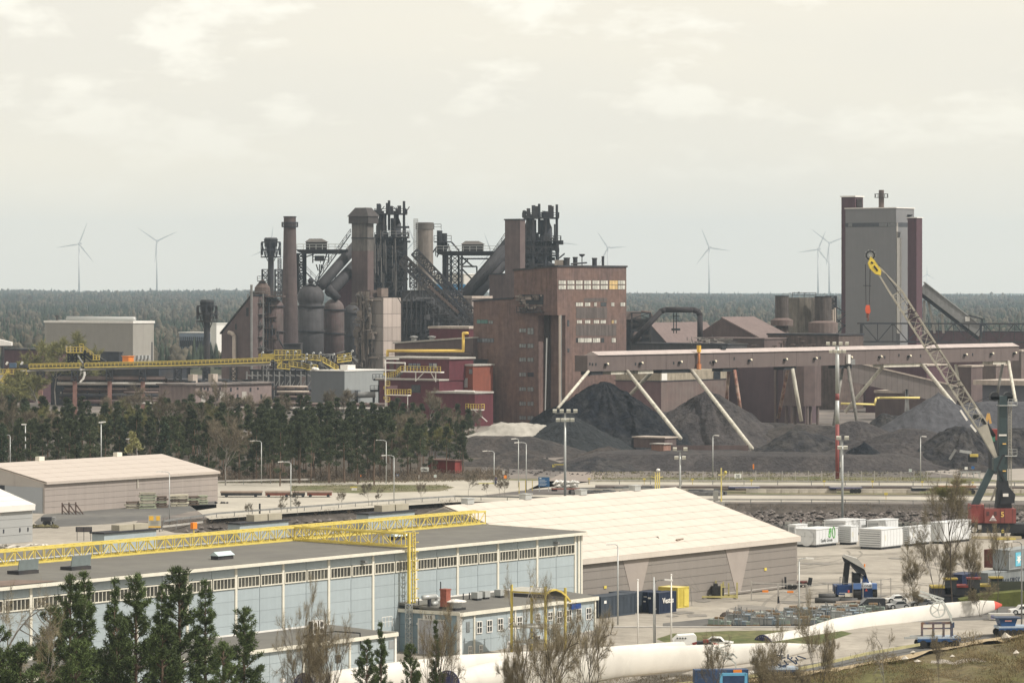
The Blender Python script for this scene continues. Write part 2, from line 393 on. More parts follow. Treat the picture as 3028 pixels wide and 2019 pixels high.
# tyre marks and oil stains
rg=random.Random(21);m=MB()
for k in range(34):
    a=G(rg.uniform(1760,2900),rg.uniform(1640,1840));an=A0 +rg.choice([0,0,.5,-.9,1.57]) +rg.uniform(-.2,.2);L=rg.uniform(12,45);w_=rg.uniform(.25,.6);cv=rg.uniform(-.02,.02)
    for off in (0,1.9):
        P=[]
        for i in range(9):
            s=L *i /8;t2=an +cv *s;P.append((a.x +math.cos(t2) *s -math.sin(t2) *off,a.y +math.sin(t2) *s +math.cos(t2) *off,math.cos(t2),math.sin(t2)))
        if all(442 <p[1] <604 and p[0] >-50 for p in P):
            z=.012+.0005*k
            m.add([(x -s_ *w_ /2,y +c_ *w_ /2,z) for x,y,c_,s_ in P] +[(x +s_ *w_ /2,y -c_ *w_ /2,z) for x,y,c_,s_ in P],[(i,i +1,i +10,i +9) for i in range(8)])
struct('tyre_marks',m,M('tyre_mark',(.225,.205,.178),.95,.2,.8))
m=MB()
for k in range(26):
    a=G(rg.uniform(1780,2900),rg.uniform(1650,1835));r_=rg.uniform(.6,2.8)
    if 445 <a.y <600:m.add([(a.x +r_ *rg.uniform(.6,1.3) *math.cos(q *.7),a.y +r_ *1.6*rg.uniform(.6,1.3) *math.sin(q *.7),.034+.0006*k) for q in range(9)],[tuple(range(9))])
struct('yard_stains',m,M('yard_stain',(.20,.185,.165),.8,.25,.8))
# haze
hz=bpy.data.materials.new('haze_air');hz.use_nodes=True;t=hz.node_tree;t.nodes.clear()
o_=t.nodes.new('ShaderNodeOutputMaterial');pv=t.nodes.new('ShaderNodeVolumePrincipled')
pv.inputs['Color'].default_value=(.68,.84,1,1);pv.inputs['Density'].default_value=5.4e-5;pv.inputs['Anisotropy'].default_value=.2
t.links.new(pv.outputs[0],o_.inputs['Volume'])
mb=MB();mb.box(-11000,11000,-300,16500,-17,330);hzo=link('haze',mb.mesh('haze',hz),None,kind='stuff')

# ------------------------------------------------------------------ the steelworks
class Pl:      # a thing standing at column px0, depth d, seen square on; local x to the right, y away, z up
    def __init__(s,px0,d):s.p0,s.d=px0,d
    def X(s,px):return (px -s.p0) /F *s.d
    def Z(s,py):return ZP(py,s.d)
    def P(s,px,py,y=0):return Vector((s.X(px),y,s.Z(py)))
    def thing(s,name,label,cat,group=None):return thing(name,label,cat,(SX(s.p0,s.d),s.d,0),0,group)
def slab(mb,x0,x1,y0,y1,z,t=.5,o=.4):return mb.box(x0 -o,x1 +o,y0 -o,y1 +o,z,z +t)
def block(name,label,px,d,l,r,yt,mat,z0=0,U=None,V=None,roof=dark,rt=.5,cat='building',wallname='wall',ov=.3,group=None):
    fr=Fr(px,d);t=frthing(name,label,cat,fr,group)
    U=U or fr.ux(r);V=V or fr.vx(l);zt=fr.z(yt)
    part(wallname,MB().box(0,U,0,V,z0,zt),mat,t)
    part('roof',slab(MB(),0,U,0,V,zt +.003,rt,ov),roof,t)
    return t,fr,U,V,zt
def gabled(name,label,px,d,l,r,ye,rise,mat,roofm,axis='x',z0=0,U=None,V=None,cat='building',ov=.5):
    """shed with its ridge along local x ('x') or y ('y')"""
    fr=Fr(px,d);t=frthing(name,label,cat,fr);U=U or fr.ux(r);V=V or fr.vx(l);ze=fr.z(ye);zr=ze +rise
    m=MB().box(0,U,0,V,z0,ze)
    if axis == 'x':
        m.add([(0,0,ze),(0,V,ze),(0,V/2,zr),(U,0,ze),(U,V,ze),(U,V/2,zr)],[(0,2,1),(3,4,5)])
        rf=MB();rf.ext([(-ov,-ov,ze-.02),(-ov,V/2,zr+.15),(-ov,V/2,zr+.45),(-ov,-ov,ze+.3)],(U+2*ov,0,0));rf2=MB();rf2.ext([(-ov,V/2,zr+.15),(-ov,V+ov,ze-.02),(-ov,V+ov,ze+.3),(-ov,V/2,zr+.45)],(U+2*ov,0,0))
    else:
        m.add([(0,0,ze),(U,0,ze),(U/2,0,zr),(0,V,ze),(U,V,ze),(U/2,V,zr)],[(0,1,2),(3,5,4)])
        rf=MB();rf.ext([(-ov,-ov,ze-.02),(U/2,-ov,zr+.15),(U/2,-ov,zr+.45),(-ov,-ov,ze+.3)],(0,V+2*ov,0));rf2=MB();rf2.ext([(U/2,-ov,zr+.15),(U+ov,-ov,ze-.02),(U+ov,-ov,ze+.3),(U/2,-ov,zr+.45)],(0,V+2*ov,0))
    part('wall',m,mat,t);part('roof',rf,roofm,t);part('roof',rf2,roofm,t)
    return t,fr,U,V,ze
def winx(t,fr,x0,x1,z0,z1,pane=palegl,n=3,rows=1,fm=dark,y=0,name='window'):
    """window on a wall along local x (outside is -y)"""
    f=part(name,MB().box(x0,x1,y -.06,y +.05,z0,z1),fm,t)
    mb=MB();w_=(x1 -x0) /n;h_=(z1 -z0) /rows
    for i in range(n):
        for j in range(rows):mb.box(x0 +i*w_ +.07,x0 +(i+1)*w_ -.07,y -.10,y -.062,z0 +j*h_ +.07,z0 +(j+1)*h_ -.07)
    part('pane',mb,pane,f);return f
def winy(t,fr,y0,y1,z0,z1,pane=glass,n=3,rows=1,fm=dark,x=0,name='window'):
    f=part(name,MB().box(x -.06,x +.05,y0,y1,z0,z1),fm,t)
    mb=MB();w_=(y1 -y0) /n;h_=(z1 -z0) /rows
    for i in range(n):
        for j in range(rows):mb.box(x -.10,x -.062,y0 +i*w_ +.07,y0 +(i+1)*w_ -.07,z0 +j*h_ +.07,z0 +(j+1)*h_ -.07)
    part('pane',mb,pane,f);return f

greyhall=M('warm_grey_cladding',(.30,.285,.255),.7,.05,.3,streak=.05,wave=('X',6,.12))
t,fr,U,V,zt=block('industrial_hall','big windowless grey hall on the left beyond the yellow conveyor',393,1500,132,455,956,greyhall,roof=white,rt=.9)
part('ridge_vent',MB().tube((U*.35,3,zt+1.6),(U*.35+2,V*.86,zt+1.6),1.0,n=10),galv,t,smooth=True)
part('roof_fan',MB().lathe(U*.3,V*.93,[(.5,zt+.9),(.5,zt+2.4),(.9,zt+2.4),(.9,zt+3.0),(.2,zt+3.2)],10),dark,t)
part('door',MB().box(U*.88,U*.93,-.08,-.02,0,fr.z(1012)),dark,t)
for k in range(4):part('vent_hood',MB().box(U*(.15+.17*k),U*(.22+.17*k),-1.2,0.01,fr.z(1062),fr.z(1051)),galv,t)
t,fr,U,V,zt=block('office_building','hazy blue-grey building with rows of vertical fins behind the dark flare',610,1950,530,640,985,M('hazy_blue_wall',(.20,.24,.30),.7,.1,.5),roof=white)
for k in range(14):part('fin',MB().box(-.5,-.01,V*(k+.3)/14,V*(k+.55)/14,2,zt-2),dark,t)
part('window_band',MB().box(-.06,0,V*.02,V*.98,zt*.55,zt*.75),glass,t)
t,fr,U,V,zt=block('shed','pale flat shed between the dark flare and the sloping conveyor house',640,1900,622,700,958,white,roof=white);
block('workshop','low maroon workshop at the left edge behind the conveyor',110,1290,12,190,1036,maroon,U=26)
block('switch_house','small dark flat-roofed house at the foot of the grey hall',352,1420,298,362,1044,dark)
block('container_store','small orange container by the foot of the grey hall',380,1400,362,384,1054,orange,z0=6.2,U=3,cat='container',roof=orange,rt=.2)
pl=Pl(8,1240);t=pl.thing('loading_head','white conveyor head on a thin column at the left edge','conveyor head')
part('housing',MB().ext([pl.P(-30,1022),pl.P(33,1022),pl.P(33,1012),pl.P(-5,1003),pl.P(-30,1003)],(0,4,0)),white,t);part('column',MB().tube(pl.P(8,1100),pl.P(8,1022),.5).tube(pl.P(-6,1100),pl.P(-6,1022),.3),dark,t)
part('platform',MB().box(pl.X(-30),pl.X(56),0,4,pl.Z(1026),pl.Z(1023)),dark,t)

# sloping-roofed conveyor house
pl=Pl(700,1350);fr=Fr(742,1340)
t=frthing('conveyor_house','brown house with a steep straight sloping roof left of the stoves','building',fr)
V=fr.vx(655);z0=fr.z(875);z1=fr.z(988,0,V)
mb=MB();mb.ext([(0,0,0),(0,V,0),(0,V,z1),(0,0,z0)],(9,0,0));part('wall',mb,brown,t)
mb=MB();mb.ext([(-.4,-.3,z0+.05),(-.4,V+.5,z1+.02),(-.4,V+.5,z1+.6),(-.4,-.3,z0+.6)],(9.8,0,0));part('roof',mb,dark,t)
part('pipe',MB().path([(-.8,fr.vx(697),0),(-.8,fr.vx(697),fr.z(995)),(-.8,fr.vx(691),fr.z(986)),(-.8,fr.vx(680),fr.z(983))],.75),tanclad,t,smooth=True)
part('corner_pipe',MB().tube((-.3,-.5,0),(-.3,-.5,fr.z(842)),.45),steel,t)
part('door_opening',MB().box(-.05,.02,fr.vx(735),fr.vx(728),fr.z(935),fr.z(910)),black,t);part('hatch',MB().box(-.05,.02,fr.vx(700),fr.vx(695),fr.z(975),fr.z(958)),black,t)

def flare(px,d,top,hb,label,wpx,cap,basket):
    pl=Pl(px,d);t=pl.thing('gas_flare',label,'flare');x=pl.X
    hw=x(px +wpx);zb0,zb1=pl.Z(basket[1]),pl.Z(basket[0]);zc=pl.Z(top)
    part('stem',MB().lathe(0,0,[(hw*.34,0),(hw*.30,zb0 -6),(hw*.48,zb0 -2),(hw*.62,zb0+.5),(hw*.66,zc -3),(hw*.66,zc)],14),dark,t,smooth=False)
    b_=MB()
    for z in (zb0,(zb0 +zb1) /2,zb1):
        b_.lathe(0,0,[(hw,z),(hw,z +.45),(hw*.6,z +.45),(hw*.6,z)],12,cap=False)
    for i in range(12):
        a=i *math.pi /6;p=(hw*math.cos(a),hw*math.sin(a));b_.bar((*p,zb0),(*p,zb1 +1),.3)
        if i % 2:b_.bar((*p,zb0),(hw*math.cos(a+.52),hw*math.sin(a+.52),zb1),.22)
    part('platform',b_,dark,t,kind='stuff')
    part('cap',MB().lathe(0,0,[(hw*.66,zc -1.6),(hw*.72,zc -.3),(hw*.6,zc +.4),(hw*.58,zc)],12),black,t)
    for s_ in (-1,1):part('brace',MB().bar((s_*hw*.32,0,zb0-7),(s_*hw,0,zb0),.3),dark,t)
    return t,pl
flare(612,1250,890,0,'dark flare stack with a caged head standing alone left of the stoves',30,0,(952,907))
t2,pl=flare(801,1425,706,0,'taller caged flare stack among scaffolding left of the chimney',29,0,(762,718))
sc_=MB()
for x0,x1,y0,y1 in [(774,792,797,880),(812,834,797,880)]:
    sc_.truss(((pl.X(x0)+pl.X(x1))/2,3,pl.Z(900)),((pl.X(x0)+pl.X(x1))/2,3,pl.Z(y0)),(pl.X(x1)-pl.X(x0),0,0),(0,4,0),6,.32,zig=True)
part('scaffold',sc_,dark,t2,kind='stuff')
part('ladder',MB().truss((pl.X(826),1,pl.Z(870)),(pl.X(826),1,pl.Z(765)),(1.2,0,0),(0,1,0),16,.18),dark,t2,kind='stuff')

# stoves with the stair tower
def vessel(px,d,rpx,ytop,ycyl,mat,label,collar=None,dome=1.0,name='hot_stove'):
    pl=Pl(px,d);t=pl.thing(name,label,'stove');r_=pl.X(px +rpx);zc=pl.Z(ycyl);zt=pl.Z(ytop)
    prof=[(r_,0),(r_,zc)] +[(r_ *math.cos(a),zc +(zt -zc) *math.sin(a)) for a in [k *math.pi /16 for k in range(1,8)]] +[(.4,zt)]
    if dome >1:b_=r_ *1.04;prof=[(r_,0),(r_,zc)] +[(b_ *math.cos(a),zt -b_ +b_ *math.sin(a)) for a in [R(q) for q in (-32,-20,-8,5,18,32,46,60,74,84)]] +[(.3,zt)]
    part('shell',MB().lathe(0,0,prof,28),mat,t,smooth=True)
    for z in ([zc] +[zc *q for q in (.45,.72)]):part('ring',MB().lathe(0,0,[(r_ +.05,z -.3),(r_ +.55,z -.3),(r_ +.55,z +.1),(r_ +.05,z +.1)],28,cap=False),dark,t)
    return t,pl,r_,zt
t,pl,r_,zt=vessel(797,1352,41,880,905,stovem,'leftmost domed hot stove, pinkish brown, behind the zigzag stairs')
m=MB();x0,x1=pl.X(746),pl.X(775)
for k in range(6):
    za,zb=pl.Z(1060-k*33),pl.Z(1060-(k+1)*33)
    a,b_=(x0,x1) if k % 2 == 0 else (x1,x0)
    m.bar((a,-r_-2.5,za),(b_,-r_-2.5,zb),.5,1.4);m.rail([(a,-r_-3,za),(b_,-r_-3,zb)],1.1,.13);m.box(x0-1.5,x1+1.5,-r_-4,-r_-1,zb-.15,zb)
for x in (x0-1,x1+1):m.bar((x,-r_-1.2,0),(x,-r_-1.2,pl.Z(868)),.4);m.bar((x,-r_-4,0),(x,-r_-4,pl.Z(868)),.4)
part('stairs',m,steel,t,kind='stuff')
part('platform',MB().box(pl.X(744),pl.X(842),-r_-2,r_,pl.Z(878),pl.Z(874)).rail([(pl.X(744),-r_-2,pl.Z(874)),(pl.X(842),-r_-2,pl.Z(874))],1.3,.18),rustst,t,kind='stuff')
m=MB()
for k in range(5):m.box(pl.X(775),pl.X(822),-r_-1.6,-r_+1,pl.Z(905+33*k),pl.Z(903+33*k));m.bar((pl.X(782+9*k),-r_-1,0),(pl.X(782+9*k),-r_-1,pl.Z(900)),.25)
part('walkway',m,rustst,t,kind='stuff')
part('top_housing',MB().lathe(pl.X(776),0,[(3.0,pl.Z(876)),(2.8,pl.Z(850)),(1.6,pl.Z(838)),(.6,pl.Z(828))],12),rustst,t)
part('top_platform',MB().box(pl.X(762),pl.X(790),-2,2,pl.Z(833),pl.Z(830)).rail([(pl.X(762),-2,pl.Z(830)),(pl.X(790),-2,pl.Z(830))],1.6,.2),dark,t)
m=MB();rr=random.Random(9)
for k in range(46):
    x=pl.X(rr.uniform(745,830));z=pl.Z(rr.uniform(880,1050));y=-r_ -rr.uniform(.5,2)
    m.tube((x,y,z),(x +rr.choice([0,rr.uniform(2,5)]),y,z -rr.choice([0,rr.uniform(2,8)]) -.5),rr.uniform(.15,.45),n=6)
part('pipework',m,dark,t,kind='stuff')
vessel(919,1392,38.5,840,905,darkshell,'tall dark hot stove with a great round dome',dome=1.02)
t,pl,r_,zt=vessel(987,1400,31,884,915,stovem,'reddish hot stove right of the great dome')
t,pl,r_,zt=vessel(1040,1420,24,900,925,darkshell,'half-hidden dark stove beside the cooling tower pipes')
m=MB();pl=Pl(919,1392)
m.rail([(pl.X(905),-3,pl.Z(838)),(pl.X(940),-3,pl.Z(838))],1.2,.18);m.box(pl.X(903),pl.X(942),-3,3,pl.Z(840),pl.Z(837))
t=pl.thing('dome_valve_stage','small railed valve stage on top of the great dome','platform');part('railing',m,dark,t);part('valve',MB().lathe(0,0,[(.8,pl.Z(838)),(1.2,pl.Z(830)),(.5,pl.Z(822))],10),dark,t)

# chimneys
pl=Pl(857,1372);t=pl.thing('chimney','tall round brown chimney left of the dark domed stove','chimney');X=pl.X
part('shaft',MB().lathe(0,0,[(X(857+25),pl.Z(1015)),(X(857+18.3),pl.Z(673)),(X(857+18),pl.Z(641))],28,cap=True),M('chimney_brick',(.082,.064,.064),.9,.15,.4,streak=.25,rgb2=(.10,.076,.072),s2=.06),t,smooth=False)
for y in (672,660,643):part('band',MB().lathe(0,0,[(X(857+18.5),pl.Z(y)),(X(857+19.5),pl.Z(y)),(X(857+19.5),pl.Z(y-3)),(X(857+18.4),pl.Z(y-3))],28),dark,t)
m=MB();r1,r2=X(857+19),X(857+24);m.lathe(0,0,[(r1,pl.Z(672)),(r2,pl.Z(672)),(r2,pl.Z(670)),(r1,pl.Z(670))],24,cap=False)
for k in range(24):a=k*math.pi/12;m.bar((r2*math.cos(a),r2*math.sin(a),pl.Z(671)),(r2*math.cos(a),r2*math.sin(a),pl.Z(658)),.15)
for y in (658,664):m.lathe(0,0,[(r2-.08,pl.Z(y)),(r2+.08,pl.Z(y)),(r2+.08,pl.Z(y)+.15),(r2-.08,pl.Z(y)+.15)],24,cap=False)
part('railing',m,dark,t,kind='stuff')
part('base_house',MB().box(X(838),X(893),-8,4,0,pl.Z(1017)).box(X(837),X(894),-8.4,4.4,pl.Z(1017)+.01,pl.Z(1014)),darkshell,t)
pl=Pl(1256,1500);t=pl.thing('chimney','broad tan concrete chimney between the two blast furnaces','chimney');X=pl.X
part('shaft',MB().lathe(0,0,[(X(1256+25),0),(X(1256+25),pl.Z(675)),(X(1256+26),pl.Z(660))],28),M('chimney_concrete',(.19,.165,.145),.9,.15,.4,streak=.3),t)
part('band',MB().lathe(0,0,[(X(1256+27),pl.Z(678)),(X(1256+27),pl.Z(659)),(X(1256+22),pl.Z(658))],28),M('chimney_cap',(.11,.10,.09),.9,.2,.4),t)
part('ladder',MB().truss((X(1230),-2,pl.Z(900)),(X(1230),-2,pl.Z(648)),(1.6,0,0),(0,1.6,0),40,.16),galv,t,kind='stuff')

# capped hoist tower by furnace one
fr=Fr(1087,1425);t=frthing('hoist_tower','tall shaft tower with a grey house-shaped cap beside the left blast furnace','tower',fr)
U=fr.ux(1105);V=fr.vx(1040)
part('shaft',MB().box(0,U,0,V,0,fr.z(742)),brown,t);part('upper_shaft',MB().box(.02,U-.02,.02,V-.02,fr.z(742),fr.z(660)),soot,t,label='paler grey-brown upper part of the shaft')
part('band',MB().box(-.2,U+.2,-.2,V+.2,fr.z(705),fr.z(702.5)),dark,t)
c0=fr.z(661);c1=fr.z(640);c2=fr.z(614)
capm=M('cap_cladding',(.062,.055,.054),.85,.15,.4,streak=.2)
part('cap',MB().box(-1.2,U+1.4,-1.2,V+.6,c0,c1),capm,t)
part('cap_roof',MB().add([(-1.6,-1.6,c1),(U+1.8,-1.6,c1),(U+1.8,V+1,c1),(-1.6,V+1,c1),(.2,.9,c2),(U-.2,.9,c2),(U-.2,V-1.5,c2),(.2,V-1.5,c2)],[(0,1,5,4),(1,2,6,5),(2,3,7,6),(3,0,4,7),(4,5,6,7),(3,2,1,0)]),capm,t)

def furnace(pl,px0,px1,label,sgn,tops,decks,extra_seed):
    """blast furnace: dark vessel and uptakes inside an open steel frame with railed decks"""
    t=pl.thing('blast_furnace',label,'blast furnace');X,Z=pl.X,pl.Z;rr=random.Random(extra_seed);cx=(px0 +px1) /2;hw=(X(px1) -X(px0)) /2;c=X(cx)
    part('vessel',MB().lathe(c,4,[(hw*.75,0),(hw*.8,Z(900)),(hw*.70,Z(820)),(hw*.42,Z(740)),(hw*.42,Z(700))],20),darkshell,t,smooth=True)
    for s_ in (-1,1):
        x=c +s_ *hw *.46-hw*.1;y1=decks[0]
        part('uptake',MB().tube((x,2,Z(790)),(x,2,Z(y1+30)),hw*.30,n=14).lathe(x,2,[(hw*.30,Z(y1+30)),(hw*.16,Z(y1+12)),(hw*.16,Z(y1-8))],12),dark,t,smooth=True)
        part('bleeder',MB().tube((x,2,Z(y1-6)),(x +s_*1.2,2,Z(y1-18)),.5,n=8),dark,t)
    for k in range(26):
        p=px0 +4+(px1-px0-14) *rr.random();q=rr.uniform(decks[1]+4,860);part('plate',MB().box(X(p),X(p +rr.uniform(8,22)),3,4+k*.05,Z(q +rr.uniform(14,34)),Z(q)),dark,t)
    part('core',MB().box(c -hw*.95,c +hw*.62,5,9,0,Z(decks[1] +22)),dark,t);part('upper_core',MB().box(c -hw*.9,c -hw*.25,4,8,Z(decks[1]+22),Z(decks[0]+34)).box(c +hw*.05,c +hw*.55,4,8,Z(decks[1]+22),Z(decks[0]+34)),dark,t)
    f=MB();cols=[px0 +3,px0 +(px1-px0)*.33,px0 +(px1-px0)*.66,px1 -3]
    zt_=Z(decks[0])
    for i,p in enumerate(cols):
        for y in (-9,9):f.bar((X(p),y,0),(X(p),y,Z(decks[1]) if i in (0,3) else zt_),.8)
    lv=[Z(q) for q in range(860,decks[1] -1,-26)]
    for z in lv:
        for y in (-9,9):f.bar((X(cols[0]),y,z),(X(cols[-1]),y,z),.55)
        for p in cols:f.bar((X(p),-9,z),(X(p),9,z),.5)
    for za,zb in zip(lv,lv[1:]):
        for p,q in zip(cols,cols[1:]):
            if rr.random() <.75:f.bar((X(p),-9,za),(X(q),-9,zb),.38) if rr.random() <.5 else f.bar((X(q),-9,za),(X(p),-9,zb),.38)
    part('frame',f,dark,t,kind='stuff')
    for k,q in enumerate(decks):
        e=6 if k <2 else 0
        m=MB().box(X(px0 +(8 if k == 0 else 0)),X(px1 +(0 if k == 0 else e)),-10,10,Z(q +2.5),Z(q));part('deck',m,dark,t)
        part('railing',MB().rail([(X(px0+4),-10,Z(q)),(X(px1 +(0 if k == 0 else e)),-10,Z(q)),(X(px1 +(0 if k == 0 else e)),10,Z(q))],1.7,.2,2.2),dark,t,kind='stuff')
    for p,a,b_ in [(cx -2,tops,decks[0] +50),(px1 -6,tops +2,decks[1])]:part('mast_pipe',MB().tube((X(p),-6,Z(b_)),(X(p),-6,Z(a)),.5,n=8),black,t)
    m=MB()
    for k in range(150):
        x=X(rr.uniform(px0 +2,px1 -2));z=rr.uniform(Z(880),Z(decks[1] -2));y=rr.uniform(-9,-2);q=rr.random()
        if q <.4:m.tube((x,y,z),(x,y,z +rr.uniform(2,9)),rr.uniform(.2,.65),n=6)
        elif q <.7:m.tube((x,y,z),(x +rr.uniform(-6,6) *.7,y,z +rr.uniform(-1,4)),rr.uniform(.15,.5),n=6)
        elif q <.85:m.box(x -1,x +rr.uniform(.6,2.5),y,y +2,z,z +rr.uniform(.8,3))
        else:m.bar((x,y,z),(x +rr.uniform(-4,4),y,z +rr.uniform(3,6)),.3)
    part('pipework',m,M('furnace_pipework',(.045,.048,.053),.75,.35,.6,isl=.5),t,kind='stuff')
    m=MB()
    for k in range(16):
        x=X(rr.uniform(px0 +8,px1 -2));m.box(x -.7,x +.7,rr.uniform(-8,4),5,Z(decks[0]),Z(decks[0]) +rr.uniform(1,5)) if k % 2 else m.bar((x,-5,Z(decks[0])),(x +rr.uniform(-3,3),-5,Z(decks[0] -rr.uniform(8,24))),.35)
    part('top_gear',m,dark,t,kind='stuff');return t
pl=Pl(1152,1452)
t=furnace(pl,1106,1202,'left blast furnace, a dark mass of steel frame, pipes and railed decks',1,594,(632,702,756,800),21)
X,Z=pl.X,pl.Z
part('side_deck',MB().box(X(1172),X(1210),-10,6,Z(704),Z(700)).rail([(X(1135),-10.5,Z(700)),(X(1212),-10.5,Z(700))],2.0,.22),steel,t);part('boom',MB().bar((X(1172),-8,Z(673)),(X(1212),-8,Z(673)),.8),black,t)
m=MB().truss((X(1194),0,Z(880)),(X(1194),0,Z(715)),(X(1207) -X(1191),0,0),(0,8,0),14,.4,zig=True);part('side_frame',m,dark,t,kind='stuff')
m=MB().truss((X(1222),0,Z(850)),(X(1222),0,Z(783)),(X(1232) -X(1212),0,0),(0,4,0),5,.35,zig=True);part('bridge_leg',m,dark,t,kind='stuff')
m=MB();rr=random.Random(4)
for k in range(26):
    x=X(rr.uniform(1108,1180));z=Z(rr.uniform(760,880));m.tube((x,-11,z),(x,-11,z +rr.uniform(3,12)),rr.uniform(.12,.3),n=5)
part('risers',m,M('dusty_pipes',(.10,.095,.09),.8,.3,.6,isl=.3),t,kind='stuff')
pl=Pl(1596,1430)
t=furnace(pl,1540,1652,'right blast furnace rising behind the big brown building',-1,604,(644,712,748),33)
X,Z=pl.X,pl.Z
for x0,x1 in ((1556,1586),(1596,1626)):part('uptake_casing',MB().lathe(X((x0+x1)/2),0,[(X(x1)-X((x0+x1)/2),Z(800)),(X(x1)-X((x0+x1)/2),Z(650))],14),dark,t)
part('casing',MB().box(X(1557),X(1632),1,9,0,Z(716)),dark,t)

# silver-clad stove house between them, with pipework on its left
fr=Fr(1133,1352);t=frthing('clad_building','tall building with pale pinkish metal panels in front of the left blast furnace','building',fr)
U=fr.ux(1185);V=fr.vx(1068);zt=fr.z(878)
part('wall',MB().box(.1,U-.1,.1,V,0,zt -.3),soot,t)
pinkp=M('pink_panel',(.43,.365,.325),.6,.08,.4,streak=.2,orand=.12);shadep=M('shaded_panel',(.30,.265,.24),.7,.12,.4,streak=.3,orand=.1)  # second one is a darker copy, painting in the shade of the left face
zz=[fr.z(q) for q in (1140,1091,1048,1008,968,928,880)]
pm=MB().box(0,U/2-.12,-.1,.1,0,1).mesh('panel',pinkp);pm2=MB().box(-.1,.1,0,V/3-.12,0,1).mesh('panel',shadep)
for a,b_ in zip(zz,zz[1:]):
    for k in range(2):o=link('panel',pm,t,(U/2*k +.06,0,a +.06));o.scale=(1,1,b_ -a -.14)
    for k in range(2):o=link('panel',pm2,t,(0,V/3*k +.06,a +.06));o.scale=(1,1,b_ -a -.14)
m=MB();rr=random.Random(8);
for k in range(110):
    y=rr.uniform(V*.35,V*1.05);z=rr.uniform(2,zt);x=-rr.uniform(.5,3)
    q=rr.random()
    if q <.5:m.tube((x,y,z),(x,y,min(zt +2,z +rr.uniform(3,16))),rr.uniform(.15,.5),n=6)
    elif q <.8:m.tube((x,y,z),(x,y +rr.uniform(-6,6),z),rr.uniform(.15,.5),n=6)
    else:m.box(x -.5,x +1,y -1.2,y +1.2,z,z +rr.uniform(1,3))
part('pipework',m,M('brown_pipework',(.15,.125,.105),.8,.3,.6,isl=.4),t,kind='stuff')
m=MB();cy=V*.95;rad=5.2
for k in range(9):
    a0=math.pi*.45+k*math.pi/10;a1=a0 +math.pi/10;m.tube((-2.5,cy -rad*math.cos(a0)*-1,fr.z(915) +rad*math.sin(a0)),(-2.5,cy +rad*math.cos(a1),fr.z(915) +rad*math.sin(a1)),.55,n=8)
part('ring_main',m,soot,t,smooth=True)
part('roof_box',MB().box(-1,4,V*.5,V*.8,zt,zt +2.5),rustst,t)
part('roof_hut',MB().box(1,5,V*.15,V*.35,zt,fr.z(852)),M('hut',(.18,.14,.12),.9,.2,.5),t)

# gantries with hoist houses
def gantry(pl,x0,x1,ybeam,hx0,hx1,hy0,legs,label,stack=None):
    t=pl.thing('stove_gantry',label,'gantry');X,Z=pl.X,pl.Z
    part('beam',MB().ext([pl.P(x0,ybeam+2,-3),pl.P(x1,ybeam+2,-3),pl.P(x1,ybeam+13,-3),pl.P(x0+18,ybeam+13,-3),pl.P(x0,ybeam+6,-3)],(0,6,0)),dark,t)
    part('deck',MB().box(X(x0 -4),X(x1),-4.5,4.5,Z(ybeam +2),Z(ybeam)),dark,t)
    part('railing',MB().rail([(X(x0),-4.5,Z(ybeam)),(X(x1),-4.5,Z(ybeam))],2.0,.2,2.4),galv,t,kind='stuff')
    hm=M('hoist_house',(.045,.042,.042),.85,.2,.5)
    part('hoist_house',MB().box(X(hx0),X(hx1),-4,4,Z(ybeam),Z(hy0 +10)),hm,t)
    a,b_=Z(hy0 +10),Z(hy0)
    part('house_roof',MB().add([(X(hx0)-.4,-4.4,a),(X(hx1)+.6,-4.4,a),(X(hx1)+.6,4.4,a),(X(hx0)-.4,4.4,a),(X(hx0+10),-2,b_),(X(hx1-14),-2,b_),(X(hx1-14),2,b_),(X(hx0+10),2,b_)],[(0,1,5,4),(1,2,6,5),(2,3,7,6),(3,0,4,7),(4,5,6,7),(3,2,1,0)]),M('hoist_roof',(.10,.092,.085),.85,.2,.5),t)
    for (a0,a1,yb) in legs:
        part('lattice_leg',MB().truss(((X(a0)+X(a1))/2,0,Z(yb)),((X(a0)+X(a1))/2,0,Z(ybeam +12)),(X(a1)-X(a0),0,0),(0,5,0),max(3,int((yb -ybeam) /18)),.38,chord=.6,zig=True),dark,t,kind='stuff')
    return t
pl=Pl(945,1440)
t=gantry(pl,880,1030,738,906,966,706,[(882,898,870),(900,903,870),(880,903,865)],'gantry with a dark hoist house left of the capped tower')
X,Z=pl.X,pl.Z;part('hanging_cab',MB().box(X(931),X(958),-2,2,Z(772),Z(756)).rail([(X(925),-2,Z(778)),(X(972),-2,Z(778))],2.5,.25),dark,t);m=MB()
for a,b_,c_,e in [(903,760,928,752),(905,805,938,840),(968,745,936,840),(925,777,925,752),(972,777,972,752),(941,800,935,782),(945,805,945,782),(950,800,950,782)]:m.bar(pl.P(a,b_),pl.P(c_,e),.45)
part('brace',m,dark,t,kind='stuff')
m=MB()
for q in (742,752):m.rail([pl.P(905,800,-2),pl.P(935,830,-2)],1.8,.18)
part('stair_rail',m,galv,t)
pl=Pl(1400,1470)
t=gantry(pl,1292,1468,743,1366,1430,713,[(1322,1334,862),(1334,1356,862),(1356,1366,862)],'gantry with a dark hoist house between the tan chimney and the right tower')
X,Z=pl.X,pl.Z
for px,a,b_,r_ in ((1300,682,745,1.1),(1315,690,750,1.0),(1314,750,862,.8),(1322,750,862,.5)):part('pipe',MB().tube(pl.P(px,b_,-1),pl.P(px,a,-1),r_,n=10),black,t)
part('upper_deck',MB().box(X(1284),X(1335),-4,4,Z(717),Z(714)).rail([(X(1284),-4,Z(714)),(X(1335),-4,Z(714))],2.2,.2).rail([(X(1284),-4,Z(680)),(X(1305),-4,Z(680))],2.2,.2),dark,t)
m=MB()
